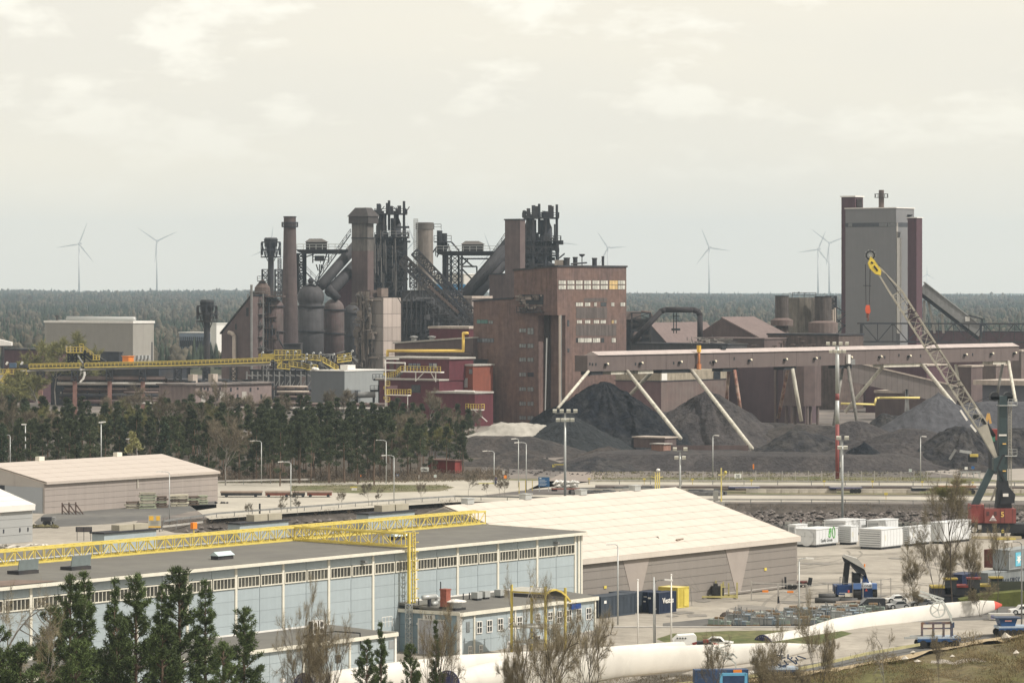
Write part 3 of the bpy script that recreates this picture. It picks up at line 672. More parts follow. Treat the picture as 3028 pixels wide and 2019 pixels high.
for k in range(26):p=rr.uniform(1286,1334);q=rr.uniform(716,742);m.bar(pl.P(p,q,rr.uniform(-3,3)),pl.P(p +rr.choice([0,6,-6]),q +rr.uniform(6,20),0),.4)
for a,b_,c_,e in [(1335,716,1358,742),(1366,788,1410,788),(1410,788,1410,820),(1366,795,1395,825),(1366,760,1400,790),(1366,765,1445,765),(1384,768,1366,785)]:m.bar(pl.P(a,b_),pl.P(c_,e),.6)
part('brace',m,dark,t,kind='stuff')

def duct(name,label,cat,pl,segs,mat,n=12,smooth=True):
    t=pl.thing(name,label,cat)
    for nm,a,b_,r_,m_ in segs:part(nm,MB().tube(pl.P(*a),pl.P(*b_),r_,n=n),m_ or mat,t,smooth=smooth)
    return t
ductm=M('duct_shell',(.032,.030,.033),.75,.25,.4,streak=.2)
duct('gas_downcomer','two thick dark ducts slanting from the capped tower down to the dome','gas duct',Pl(1000,1408),[('duct',(948,846,0),(1062,690,52),2.0,None),('duct',(976,862,3),(1072,740,56),2.3,None)],ductm)
pl=Pl(1000,1404);t=pl.thing('duct_walkway','railed walkway climbing along the upper slanting duct by the capped tower','walkway');part('railing',MB().rail([pl.P(935,835,-4),pl.P(1038,690,-4)],1.6,.2,2.4),dark,t,kind='stuff');part('tread',MB().bar(pl.P(935,838,-4),pl.P(1038,693,-4),.9,.4),dark,t)
duct('skip_duct','pair of thick dark slanting ducts left of the plain brown tower','gas duct',Pl(1440,1412),[('duct',(1366,880,0),(1520,697,16),2.0,None),('duct',(1396,885,3),(1520,738,16),2.4,None),('duct',(1395,860,2),(1500,745,2),1.2,None)],ductm)
pl=Pl(1440,1408);t=pl.thing('duct_walkway','railed walkway on the slanting ducts left of the plain brown tower','walkway');part('railing',MB().rail([pl.P(1450,765,-4),pl.P(1495,700,-4)],1.6,.2,2.4),dark,t,kind='stuff');part('tread',MB().bar(pl.P(1372,860,-4),pl.P(1495,704,-4),.8,.4),dark,t)
duct('small_duct','short dark duct slanting down between the dome and the capped tower','gas duct',Pl(980,1398),[('duct',(968,850,0),(1000,885,0),1.6,None)],ductm)

# plain tower and smaller blocks
block('plain_tower','plain brown tower standing left of the right blast furnace',1538,1395,1493,1553,651,brown,cat='tower')
block('maroon_house','small maroon house between the slanting duct and the capped tower',1040,1440,990,1050,822,maroon,cat='building')
block('brown_annex','brown block at the foot of the plain brown tower',1500,1402,1447,1520,812,brown)
t,fr,U,V,zt=block('blue_white_hall','distant hall, white above and bright blue below, seen between the furnaces',1372,1800,1282,1400,812,M('white_haze_wall',(.60,.57,.52),.6,.1,.5,wave=('Y',3,.15)),U=14,roof=white)
part('blue_wall',MB().box(-.3,-.02,-1,V,0,fr.z(840)),M('bright_blue_wall',(.08,.28,.52),.6,.12,.4,wave=('Y',2.5,.2)),t)
t,fr,U,V,zt=block('curved_roof_hall','grey-pink hall with a rounded roof end behind the red buildings',1395,1330,1300,1412,882,M('pinkgrey_wall',(.235,.20,.185),.8,.1,.4,streak=.12),U=12,roof=tanclad,rt=.8)
block('transfer_house','dark boxy transfer house left of the rounded-roof hall',1300,1362,1188,1320,862,darkshell,U=14)
# dark jumble below the skip bridge
pl=Pl(1290,1325);t=pl.thing('stockhouse_frame','dark tangle of steelwork and pipes right of the pale panelled building','steel structure');rr=random.Random(12);X,Z=pl.X,pl.Z
part('casing',MB().box(X(1187),X(1275),4,18,0,Z(886)).box(X(1262),X(1405),8,22,0,Z(930)),M('inner_dark',(.045,.048,.055),.9,.3,.4),t)
m=MB()
for k in range(360):
    px=rr.uniform(1187,1402);py=rr.uniform(880+max(0,px -1240) *.35,1010);y=rr.uniform(-4,4);q=rr.random();a=pl.P(px,py,y)
    if q <.35:m.bar(a,a +Vector((0,0,rr.uniform(2,8))),rr.uniform(.2,.5))
    elif q <.7:m.bar(a,a +Vector((rr.uniform(2,9),0,0)),rr.uniform(.2,.6))
    elif q <.85:m.bar(a,a +Vector((rr.uniform(-5,5),0,rr.uniform(3,6))),.25)
    else:m.ob(a,(rr.uniform(1,3),2,rr.uniform(.8,2.5)))
part('steelwork',m,M('tangle_steel',(.10,.10,.105),.7,.4,.5,isl=.8),t,kind='stuff')
m=MB()
for y in range(890,1000,18):m.box(X(1187),X(1262),-5,4,Z(y+1.2),Z(y))
for px in range(1190,1270,14):m.bar(pl.P(px,1010,-5),pl.P(px,885,-5),.4)
part('floor',m,dark,t,kind='stuff')
pl=Pl(1300,1310);t=pl.thing('skip_bridge','inclined lattice skip bridge running down right from the left furnace','inclined bridge')
ux_=(pl.P(1410,968) -pl.P(1190,745));ux_.normalize();nz=Vector((-ux_.z,0,ux_.x));nz=nz if nz.z >0 else -nz
m=MB().truss(pl.P(1190,765),pl.P(1400,970),(0,7,0),nz *3.0,22,.42,chord=.7,zig=True);part('lower_truss',m,dark,t,kind='stuff')
m=MB().truss(pl.P(1225,745,2),pl.P(1420,950,2),(0,5,0),nz *2.6,18,.4,chord=.7,zig=True);part('upper_truss',m,dark,t,kind='stuff')
m=MB()
for off in (-1.6,0,1.6):m.bar(pl.P(1190,770) +nz *off,pl.P(1400,975) +nz *off,.7,.5)
part('track',m,M('track_steel',(.12,.115,.115),.6,.3,.8),t)
m=MB()
for k in range(26):a=pl.P(1262,855).lerp(pl.P(1350,935),k /26) +nz *1.4;m.ob(a +Vector((0,-3.8,0)),(1.0,.2,.5),ry=-.72)
part('side_plate',m,rustst,t,kind='stuff')

# ------------------------------------------------------------------ the big brown building
D0=1090.;fr=Fr(1648,D0);t=frthing('sinter_building','huge brown brick building with broken window rows in the centre','building',fr)
U=fr.ux(1852);V1=fr.vx(1520);V2=fr.vx(1400);Vr=fr.vx(1592);Ux=fr.ux(1672)
zT=fr.z(789);zTl=fr.z(801,0,V1);zo=fr.z(932);zL=fr.z(884,0,V1);zL2=fr.z(892,0,V2);Dp=26
m=MB();m.ext([(0,0,zo),(0,V1,zo),(0,V1,zTl),(0,0,zT)],(U,0,0));part('upper_wall',m,brick,t)
m=MB();m.ext([(0,Vr,0),(0,V2,0),(0,V2,zL2),(0,V1,zL),(0,V1,zo-.01),(0,Vr,zo-.01)],(22,0,0));part('lower_wall',m,brick,t)
m=MB().box(Ux,U,0,Vr,0,zo -.01);part('side_wall',m,brick,t)
part('recess_wall',MB().box(17,20,.2,Vr -.01,0,zo -.02).box(3,17,Vr -1.5,Vr -.01,0,zo -.02),M('shaded_recess_brick',(.05,.04,.037),.95,.25,.4,streak=.3),t)  # brick darkened so that the shade of the recess is painted in
m=MB();m.ext([(-.3,-.3,zT+.005),(-.3,V1+.3,zTl+.005),(-.3,V1+.3,zTl+.5),(-.3,-.3,zT+.5)],(U+.6,0,0));part('roof',m,dark,t)
m=MB();m.ext([(-.3,V1+.01,zL+.005),(-.3,V2+.3,zL2+.005),(-.3,V2+.3,zL2+.5),(-.3,V1+.01,zL+.5)],(22.3,0,0));part('lower_roof',m,dark,t)
yellowpane=M('yellowed_glazing',(.50,.36,.17),.5,.2,.8,isl=.2)
def wx(a,b_,y1,y0,pane=palegl,n=3,rows=1):
    x0,x1=fr.ux(a),fr.ux(b_);xm=(x0 +x1) /2;winx(t,fr,x0,x1,fr.z(y0,xm),fr.z(y1,xm),pane,n,rows)
for a,b_ in [(1651,1673),(1677,1698),(1702,1722),(1726,1747),(1751,1772),(1775,1797),(1827,1848)]:wx(a,b_,829,841);wx(a,b_,843,856)
wx(1801,1826,829,856,yellowpane,3,2)
for a,b_,g_ in [(1702,1723,0),(1729,1745,0),(1756,1764,0),(1776,1793,1),(1807,1816,0),(1834,1848,0)]:wx(a,b_,894,906,glass if g_ else palegl,3)
for a,b_,g_ in [(1705,1720,0),(1729,1745,0),(1755,1771,0),(1775,1791,0),(1808,1814,2),(1816,1822,0)]:wx(a,b_,946,957,yellowpane if g_ else palegl,3)
for a,b_,g_ in [(1703,1708,1),(1709,1726,0),(1727,1749,0),(1752,1774,0),(1777,1786,1),(1808,1820,0)]:wx(a,b_,999,1013,glass if g_ else palegl,4)
bdm=M('stained_boarding',(.105,.088,.082),.95,.15,.4,streak=.35)
for a,b_,y1,y0 in [(1727,1795,881,892),(1703,1795,909,942),(1703,1822,960,993)]:
    n_=int((b_ -a) /10)
    for k in range(n_):
        x0,x1=fr.ux(a +(b_-a)*k/n_),fr.ux(a +(b_-a)*(k+1)/n_);part('board',MB().box(x0+.02,x1-.03,-.07,-.004,fr.z(y0,x0),fr.z(y1,x0)),bdm,t)
for a,b_,y1,y0 in [(1677,1683,946,965),(1678,1683,1030,1042),(1704,1708,1066,1080),(1740,1744,1098,1112)]:wx(a,b_,y1,y0,glass,1)
def wy(a,b_,y1,y0,pane=glass,n=3,rows=1,fm=dark,nm='window'):
    v0,v1=fr.vx(b_),fr.vx(a);vm=(v0 +v1) /2;return winy(t,fr,v0,v1,fr.z(y0,0,vm),fr.z(y1,0,vm),pane,n,rows,fm,name=nm)
dullgl=M('dull_glazing',(.17,.18,.18),.5,.3,1,isl=.4)
for k,y in enumerate([971,1016,1057,1101,1144,1187,1229]):
    wy(1536,1556,y,y +12,dullgl,3);wy(1560,1578,y +(0 if k else -2),y +(13 if k else 18),dullgl if k != 3 else glass,2)
wy(1410,1443,945,957,M('teal_glazing',(.07,.15,.135),.4,.2,1,isl=.2),3);wy(1445,1458,948,958,dullgl,2);wy(1408,1460,1000,1012,M('grey_blue_glazing',(.12,.13,.145),.4,.3,1,isl=.3),6)
v0,v1=fr.vx(1607),fr.vx(1537);zb,zt=fr.z(925,0,v0),fr.z(871,0,v0)
part('broken_opening',MB().box(-.08,-.01,v0,v1,zb +2.4,zt),black,t);m=MB();rr=random.Random(2)
for k in range(26):y=rr.uniform(v0,v1);z=rr.uniform(zb +.4,zt -.5);m.box(-rr.uniform(.2,.9),-.09,y,y +rr.uniform(.5,2.4),z,z +rr.uniform(.2,.9))
part('broken_frame',m,M('debris',(.17,.145,.13),.9,.4,.6,isl=.6),t,kind='stuff');part('balcony',MB().box(-1.8,-.05,v0 -.5,v1,zb,zb +.3).rail([(-1.7,v0,zb +.3),(-1.7,v1,zb +.3)],1.6,.14,1.2),dark,t)
for x_,r_ in ((-1.2,.32),(-.4,.22)):part('downpipe',MB().tube((1.5+x_,-.6,0),(1.5+x_,-.6,zo),r_),tanclad if r_ >.3 else steel,t)
part('downpipe',MB().tube((.6,Vr*.72,0),(.6,Vr*.62,fr.z(1000)),.2),galv,t)
for px,h_,r_ in [(1676,2.4,.9),(1701,2.6,.7),(1758,2.4,.75),(1783,2.9,.4)]:x_=fr.ux(px,4);part('roof_stack',MB().lathe(x_,4,[(r_,zT +.5),(r_,zT +h_),(r_ *1.15,zT +h_),(r_ *1.15,zT +h_ +.4)],10),dark,t)
x_=fr.ux(1721,4);part('roof_mushroom',MB().lathe(x_,4,[(.15,zT+.5),(.15,zT+3),(.9,zT+3.5),(.9,zT+3.9),(.2,zT+3.9)],10),dark,t)
x_=fr.ux(1664,6);part('roof_box',MB().box(x_ -1.3,x_ +1.3,5,8,zT +.5,zT +2.1),tanclad,t)
x_=fr.ux(1712,3);part('roof_pipe',MB().tube((x_ -4,3,zT +.9),(x_ +4,3,zT +1.3),.25),dark,t)
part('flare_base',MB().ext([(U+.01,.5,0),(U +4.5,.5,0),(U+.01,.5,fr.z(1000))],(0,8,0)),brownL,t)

# ------------------------------------------------------------------ red buildings left of the brown one
def addrail(t,pts,h=1.3,tk=.16,post=1.6,mat=yellow,name='railing'):return part(name,MB().rail(pts,h,tk,post),mat,t,kind='stuff')
fr=Fr(1383,1120,R(50));
t,f2,U,V,zt=block('red_upper_house','dark red house with a pale flat roof above the long sloping shed',1386,1150,1269,1398,972,redclad,roof=tanclad,rt=.7,U=12)
fr=Fr(1399,1105);t=frthing('sloping_shed','brown shed with a pale-edged roof slanting down to the left','building',fr);V=fr.vx(1167);za=fr.z(1000);zb=fr.z(1016,0,V)
mb=MB();mb.ext([(0,0,0),(0,V,0),(0,V,zb),(0,0,za)],(14,0,0));part('wall',mb,brown,t)
mb=MB();mb.ext([(-.5,-.3,za+.01),(-.5,V+.3,zb+.01),(-.5,V+.3,zb+.45),(-.5,-.3,za+.45)],(14.5,0,0));part('roof',mb,conc,t)
for px in (1206,1259):v_=fr.vx(px);part('roof_cowl',MB().lathe(3,v_,[(.8,fr.z(1010,0,v_)),(.8,fr.z(1000,0,v_)),(1.3,fr.z(998,0,v_)),(1.3,fr.z(995,0,v_)),(.3,fr.z(993,0,v_))],10),steel,t)
m=MB()
for k in range(26):v_=V *rng.uniform(.02,.98);z_=fr.z(rng.uniform(1040,1056),0,v_);m.tube((-1.2,v_,z_),(-1.2,max(0,v_ -rng.uniform(2,7)),z_),rng.uniform(.12,.3),n=5)
part('pipework',m,brownL,t,kind='stuff')
gp=Fr(1383,1098);t=frthing('gas_pipe','bright yellow gas pipe running level along the brown shed and up its right side','pipe',gp)
q=lambda px,py:(-2.2,gp.vx(px),gp.z(py,0,gp.vx(px)))
part('pipe',MB().path([q(1159,1058),q(1159,1037),q(1383,1037),q(1383,985),q(1397,985)],.42,8),M('gas_yellow',(.72,.50,.12),.5,.1,1),t,smooth=True)
fr=Fr(1328,1085);t=frthing('red_control_house','red house with blue-framed windows and a railed walkway','building',fr);V=fr.vx(1140);U=12;z2=fr.z(1062);z1=fr.z(1125)
part('wall',MB().box(0,U,0,V,z1,z2),redclad,t);part('roof',slab(MB(),0,U,0,V,z2,.5,.5),conc,t)
part('lower_wall',MB().box(-4.5,U,0.3,V*.95,0,z1 -.02),redclad,t);part('lower_roof',MB().box(-5,-.02,0,V,z1,z1 +.45),conc,t)
for a,b_ in ((1208,1219),(1221,1231),(1233,1243),(1269,1279),(1281,1292)):v0,v1=fr.vx(b_),fr.vx(a);winy(t,fr,v0,v1,fr.z(1088,0,v0),fr.z(1074,0,v0),palegl if a == 1281 else dullgl,2,1,bluep)
v0,v1=fr.vx(1271),fr.vx(1244);winy(t,fr,v0,v1,fr.z(1161),fr.z(1138),glass,2,1,dark,x=-4.5)
v0,v1=fr.vx(1203),fr.vx(1173);part('pink_panel',MB().box(-4.6,-4.51,v0,v1,fr.z(1154),fr.z(1141)),M('pink_board',(.28,.17,.19),.8,.1,1),t)
for px in (1158,1178):v_=fr.vx(px);part('wall_stripe',MB().box(-.08,-.01,v_ -.7,v_ +.7,z1,z2),brown,t)
m=MB();m.path([(-1,fr.vx(1143),fr.z(1075)),(-1,fr.vx(1204),fr.z(1075)),(-1,fr.vx(1204),fr.z(1098))],.22,6);m.path([(-1,fr.vx(1143),fr.z(1097)),(-1,fr.vx(1180),fr.z(1097))],.2,6);part('white_pipe',m,white,t)
fw=Fr(1328,1078);t=frthing('access_walkway','walkway with yellow rails and stairs along the red house windows','walkway',fw)
v0,v1,vs_=fw.vx(1322),fw.vx(1204),fw.vx(1162);zw=fw.z(1102)
part('deck',MB().box(-3.2,-1.4,v0,v1,zw,zw +.35),white,t);addrail(t,[(-3.2,v0,zw +.3),(-3.2,v1,zw +.3)],1.5,.16,1.2)
part('stairs',MB().bar((-2.4,v1,zw),(-2.4,fw.vx(1190),fw.z(1115)),1.2,.3).bar((-2.4,fw.vx(1190),fw.z(1115)),(-2.4,vs_,fw.z(1118)),1.2,.3),steel,t);addrail(t,[(-3.1,v1,zw +.3),(-3.1,fw.vx(1188),fw.z(1115)),(-3.1,vs_,fw.z(1121))],1.5,.16,.8)
m=MB()
for px in (1244,1303):m.bar((-2.4,fw.vx(px),zw),(-2.4,fw.vx(px),zw -2.6),.25);m.bar((-2.4,fw.vx(px),zw -2.4),(-2.4,fw.vx(px +(24 if px <1280 else -14)),zw),.2)
part('bracket',m,white,t)
def stage(px,d,l,r,yd,label,post=True):
    f=Fr(px,d);t=frthing('service_platform',label,'platform',f);v0,v1=f.vx(r),f.vx(l);z=f.z(yd)
    part('deck',MB().box(-1.5,0,v0,v1,z,z +.3),white,t);addrail(t,[(0,v1,z+.3),(-1.5,v1,z +.3),(-1.5,v0,z +.3),(0,v0,z+.3)],1.5,.16,.9)
    if post:
        for v_ in (v0 +.4,v1 -.4):part('post',MB().bar((-1,v_,z),(-.2,v_ +.6,0),.25),white,t)
    else:part('post',MB().bar((-1,(v0+v1)/2,z),(0,v0 -1,z -3.2),.25),white,t)
    return t
stage(1215,1072,1147,1215,1170,'small yellow-railed platform on stilts at the left foot of the red house')
stage(1432,1070,1386,1432,1213,'yellow-railed platform on the corner of the brown building',False)
fp_=Pl(1140,1070);t=fp_.thing('stair_tower','white post with yellow landings at the left corner of the red house','stair tower')
part('post',MB().bar(fp_.P(1140,1250),fp_.P(1140,1060),.35),white,t);part('cross_beam',MB().bar(fp_.P(1138,1061),fp_.P(1180,1061),.35),white,t)
for y in (1141,1167,1188):part('landing',MB().box(fp_.X(1141),fp_.X(1153),-1,1,fp_.Z(y),fp_.Z(y-2)),yellow,t);addrail(t,[fp_.P(1141,y-2,-1),fp_.P(1153,y-2,-1)],1.2,.14,.6)
for y in (1110,1150,1180):part('gauge_box',MB().box(fp_.X(1134),fp_.X(1138),-.4,.4,fp_.Z(y),fp_.Z(y-8)),yellow,t)
fr=Fr(1398,1090);t=frthing('orange_house','orange-clad end block beside the brown building with a grey door','building',fr);V=fr.vx(1327)
part('wall',MB().box(0,10,0,V,0,fr.z(1082)),orclad,t);part('roof',slab(MB(),0,10,0,V,fr.z(1082),.5),conc,t)
v0,v1=fr.vx(1383),fr.vx(1365);part('door',MB().box(-.12,-.02,v0,v1,fr.z(1146),fr.z(1118)),galv,t);winy(t,fr,fr.vx(1397),fr.vx(1387),fr.z(1106),fr.z(1091),dullgl,1)
fr=Fr(1404,1072);t=frthing('red_low_house','low crimson building with a pale flat roof below the orange block','building',fr);V=fr.vx(1280)
part('wall',MB().box(0,9,0,V,0,fr.z(1164)),redclad,t);part('roof',MB().box(-.5,9,-.3,V +.3,fr.z(1164),fr.z(1164) +.5),conc,t);part('roof_pipe',MB().tube((1,fr.vx(1345,1),fr.z(1158)),(1,fr.vx(1403,1),fr.z(1158)),.3),white,t)
block('dark_link_building','dark glazed link between the red house and the brown building',1399,1099,1346,1410,1068,dark,z0=fr.z(1085),U=8)
for k,(a,b_) in enumerate([(1353,1368),(1372,1386)]):pass

# grey building, flat pinkish building, pipe racks
t,fr,U,V,zt=block('grey_metal_building','plain dark and light grey metal building before the panelled tower',1018,1180,920,1134,1098,M('slate_cladding',(.145,.155,.165),.6,.05,.3,streak=.05),rt=.35,roof=white)
part('light_wall',MB().box(.02,U,-.12,-.01,0,zt -.1),M('pale_grey_cladding',(.27,.285,.285),.6,.05,.3,streak=.06),t);part('side_block',MB().box(-1.5,4,-3.4,-.13,0,fr.z(1153)),M('slate_cladding',(.15,.16,.17)),t)
part('roof_vent',MB().box(3,7,1,4,zt +.4,zt +2),white,t)
pl=Pl(1085,1135);t=pl.thing('suction_unit','horizontal round pipe with small railed stages before the grey building','machine')
part('drum',MB().tube(pl.P(1053,1168),pl.P(1110,1166),.95,n=12),steel,t);part('inlet',MB().tube(pl.P(1049,1172),pl.P(1059,1172),1.9,n=14),black,t)
m=MB().rail([pl.P(1102,1122,-1),pl.P(1132,1122,-1)],1.6,.15,1).rail([pl.P(1095,1155,-1),pl.P(1130,1155,-1)],1.6,.15,1)
for a,b_,c_,e in [(1122,1122,1122,1190),(1128,1122,1128,1190),(1104,1122,1130,1122),(1095,1155,1132,1155),(1105,1160,1105,1190)]:m.bar(pl.P(a,b_),pl.P(c_,e),.7)
part('stage',m,dark,t,kind='stuff')
fr=Fr(578,1120);t=frthing('flat_office','long low pinkish flat-roofed building with narrow openings behind the wood','building',fr);U=fr.ux(803);V=fr.vx(470);zt=fr.z(1140)
part('wall',MB().box(0,U,0,V,0,zt),M('pink_render',(.20,.16,.152),.85,.1,.4,streak=.2,rgb2=(.22,.17,.16),s2=.1),t);part('roof',slab(MB(),0,U,0,V,zt,.5,.7),M('roof_gravel',(.22,.19,.175),.9,.3,.4,rgb2=(.08,.075,.075),s2=.2),t)
for a,b_,y1,y0 in [(594,607,1160,1190),(650,664,1158,1188),(715,728,1158,1182)]:part('shutter',MB().box(fr.ux(a),fr.ux(b_),-.1,-.01,fr.z(y0,fr.ux(a)),fr.z(y1,fr.ux(a))),conc,t)
for a,y1,y0 in [(592,1146,1158),(612,1146,1156),(628,1146,1158),(648,1146,1156),(680,1146,1158),(738,1146,1158),(602,1146,1152),(700,1146,1152),(760,1146,1152),(640,1165,1185),(700,1165,1185),(770,1165,1180)]:part('opening',MB().box(fr.ux(a),fr.ux(a +5),-.06,-.005,fr.z(y0,fr.ux(a)),fr.z(y1,fr.ux(a))),black,t)
for a in range(600,800,36):part('roof_hatch',MB().ob((fr.ux(a,6),6+(a % 7),zt +.8),(2.4,2.4,.5)),dark,t)
for a,y in ((570,10),(630,9)):part('roof_hood',MB().box(fr.ux(a +8,y) -1.2,fr.ux(a +8,y) +1.0,y,y +2,zt +.5,zt +3),tanclad,t)
block('low_shed','low dark brown shed behind the pinkish flat building',590,1180,468,700,1128,brown,U=15)

def rack(pl,px0,px1,ys,label,mats,r0=.35,seed=1,posts=7,slope=0.):
    t=pl.thing('pipe_rack',label,'pipe rack');rr=random.Random(seed)
    for i,y in enumerate(ys):
        a=px0 +rr.uniform(0,26);b_=px1 -rr.uniform(0,14)
        part('pipe',MB().tube(pl.P(a,y,(i % 3) *2),pl.P(b_,y +slope,(i % 3) *2),rr.uniform(r0 *.6,r0 *1.4),n=8),mats[i % len(mats)],t,smooth=True)
    m=MB()
    for k in range(posts):
        x=px0 +(px1 -px0) *(k +.4) /posts;m.bar(pl.P(x,ys[-1] +14,1),pl.P(x,ys[0] -2,1),.35)
        for y in ys[::3]:m.bar(pl.P(x -4,y,1),pl.P(x +4,y,1),.3)
    part('rack_frame',m,dark,t,kind='stuff');return t
pm_=[brownL,rustst,stovem,conc,dark]
rack(Pl(350,1150),168,500,[1118,1124,1129,1134,1139,1145,1151,1157,1163,1169,1176,1181,1187],'long rack of brown pipes under the yellow conveyor',pm_,.55,1,9)
rack(Pl(860,1130),803,922,[1143,1148,1153,1158,1163,1168,1173,1178,1184,1190],'stack of pale level pipes between the pinkish and grey buildings',[tanclad,brownL,dark,tanclad,stovem],.5,2,4)
rack(Pl(800,1080),470,1150,[1192,1196,1201,1205,1209],'low line of brown pipes along the far edge of the wood',pm_,.4,3,16,3)
rack(Pl(420,1110),360,470,[1160,1178,1186,1192],'short looped pipes above the wood left of the pinkish building',pm_,.4,4,3)
block('dim_hall','dark low hall standing behind the long pipe rack',470,1240,150,520,1090,dark,U=16)
block('dark_bay','dark open steel bay under the yellow walkways',905,1240,740,930,1098,M('bay_dark',(.05,.048,.05),.9,.3,.4),U=10,rt=.4)
pl=Pl(820,1225);t=pl.thing('bay_frame','steel columns and braces in front of the dark bay','steel structure');m=MB();rr=random.Random(6)
for px in range(730,925,16):m.bar(pl.P(px,1180),pl.P(px,1098),.45);m.bar(pl.P(px,1150),pl.P(px +16,1120),.25);m.bar(pl.P(px,1108),pl.P(px +16,1112),.4)
part('frame',m,steel,t,kind='stuff');part('brick_pier',MB().box(pl.X(885),pl.X(905),2,5,0,pl.Z(1115)),brownL,t)

# ------------------------------------------------------------------ yellow conveyor
def seg(a,b_):return a,b_
pl=Pl(440,1150);t=pl.thing('belt_conveyor','long yellow railed belt conveyor crossing the left side above the wood','conveyor')
def run(t,pl,a,b_,h=9,deckm=steel):
    A,B=pl.P(*a),pl.P(*b_);part('deck',MB().bar(A +Vector((0,0,-.5)),B +Vector((0,0,-.5)),3,.5),deckm,t)
    hh=h /F *pl.d
    part('toe_board',MB().bar(A +Vector((0,-1.6,-.15)),B +Vector((0,-1.6,-.15)),.1,.4),yellow,t)
    part('railing',MB().rail([A +Vector((0,-1.6,.2)),B +Vector((0,-1.6,.2))],hh,.24,1.15).rail([A +Vector((0,1.6,.2)),B +Vector((0,1.6,.2))],hh,.2,1.6),yellow,t,kind='stuff')
    part('belt_cover',MB().bar(A +Vector((0,0,.5)),B +Vector((0,0,.5)),1.5,.8),dark,t)
run(t,pl,(88,1087),(238,1084));run(t,pl,(252,1084),(530,1078));run(t,pl,(531,1078),(800,1068.5))
part('stringer',MB().bar(pl.P(60,1097),pl.P(800,1078),.8,.5),white,t)
for px,y in ((120,1098),(222,1096),(325,1093),(423,1091),(525,1089),(610,1088),(690,1086)):
    part('trestle_head',MB().truss(pl.P(px,1125),pl.P(px,y),(1.9,0,0),(0,3,0),2,.28,zig=True),dark,t,kind='stuff')
    if px <500:part('column',MB().box(pl.X(px -6),pl.X(px +6),-1,1,0,pl.Z(1125)),M('red_concrete',(.25,.14,.12),.9,.2,.6,streak=.35),t)
    else:part('column',MB().box(pl.X(px -3),pl.X(px +3),-.8,.8,0,pl.Z(1125)),rustst,t)
part('lamp_arc',MB().path([pl.P(253,1098,-3),pl.P(253,1108,-3),pl.P(249,1120,-3),pl.P(240,1129,-3)],.35,6),white,t)
pl=Pl(40,1140);t=pl.thing('conveyor_landing','yellow railed landings and stairs at the left end of the conveyor','platform')
for a,b_,y,h_ in [(0,62,1104,9),(62,80,1104,9),(-40,0,1104,9),(0,28,1135,9),(-30,0,1137,8)]:
    part('landing',MB().box(pl.X(a),pl.X(b_),-1.5,1.5,pl.Z(y +3),pl.Z(y)),yellow,t);addrail(t,[(pl.X(a),-1.5,pl.Z(y)),(pl.X(b_),-1.5,pl.Z(y))],1.3,.2,1.0)
part('stair',MB().bar(pl.P(28,1100,-2),pl.P(8,1130,-2),.8,.35).bar(pl.P(22,1098,-2),pl.P(2,1128,-2),.3,.3),yellow,t);addrail(t,[pl.P(28,1100,-2),pl.P(8,1130,-2)],1.2,.2,.6)
for x in (33,45):part('leg',MB().bar(pl.P(x,1185),pl.P(x,1107),.5),dark,t)
part('motor_box',MB().box(pl.X(28),pl.X(48),-1,1,pl.Z(1087),pl.Z(1073)),M('dull_blue',(.06,.10,.16),.6,.2,1),t)
part('roller_frame',MB().box(pl.X(58),pl.X(82),-1,1,pl.Z(1087),pl.Z(1078)),dark,t)
for x in (18,62):part('floodlight',MB().tube(pl.P(x,1078),pl.P(x +5,1070),.35),white,t)
pl=Pl(225,1165);t=pl.thing('transfer_tower','dark transfer tower with a yellow railed top and ramp on the conveyor','tower')
m=MB()
for px in (202,214,226,240,250):m.bar(pl.P(px,1082),pl.P(px,1043),.5)
for a,b_,c_,e in [(202,1075,226,1045),(226,1075,202,1045),(240,1045,270,1070),(250,1045,290,1072),(202,1060,250,1060)]:m.bar(pl.P(a,b_),pl.P(c_,e),.5)
part('frame',m,dark,t,kind='stuff');part('deck',MB().box(pl.X(197),pl.X(248),-3,3,pl.Z(1044),pl.Z(1040)),black,t);part('toe_board',MB().box(pl.X(200),pl.X(249),-3.2,-3.05,pl.Z(1043),pl.Z(1040)),yellow,t)
addrail(t,[pl.P(200,1040,-3),pl.P(249,1040,-3)],1.5,.22,1.0);part('drive',MB().box(pl.X(214),pl.X(240),-1,2,pl.Z(1040),pl.Z(1023)),dark,t)
for a in (199,210,240):part('head_post',MB().bar(pl.P(a,1040,-2),pl.P(a,1022,-2),.45),tanclad,t)
addrail(t,[pl.P(238,1031,-3),pl.P(250,1031,-3)],1.5,.22,.8)
part('ramp',MB().bar(pl.P(246,1036),pl.P(312,1072),2.2,1.2),black,t);addrail(t,[pl.P(250,1036,-2),pl.P(278,1056,-2)],1.3,.2,1.0)
addrail(t,[pl.P(278,1062,-2),pl.P(296,1062,-2)],1.3,.22,.7);part('side_platform',MB().box(pl.X(276),pl.X(297),-3,0,pl.Z(1064),pl.Z(1062)),yellow,t);part('chute',MB().bar(pl.P(234,1050,-3.3),pl.P(248,1072,-3.3),1.0,.3),galv,t)
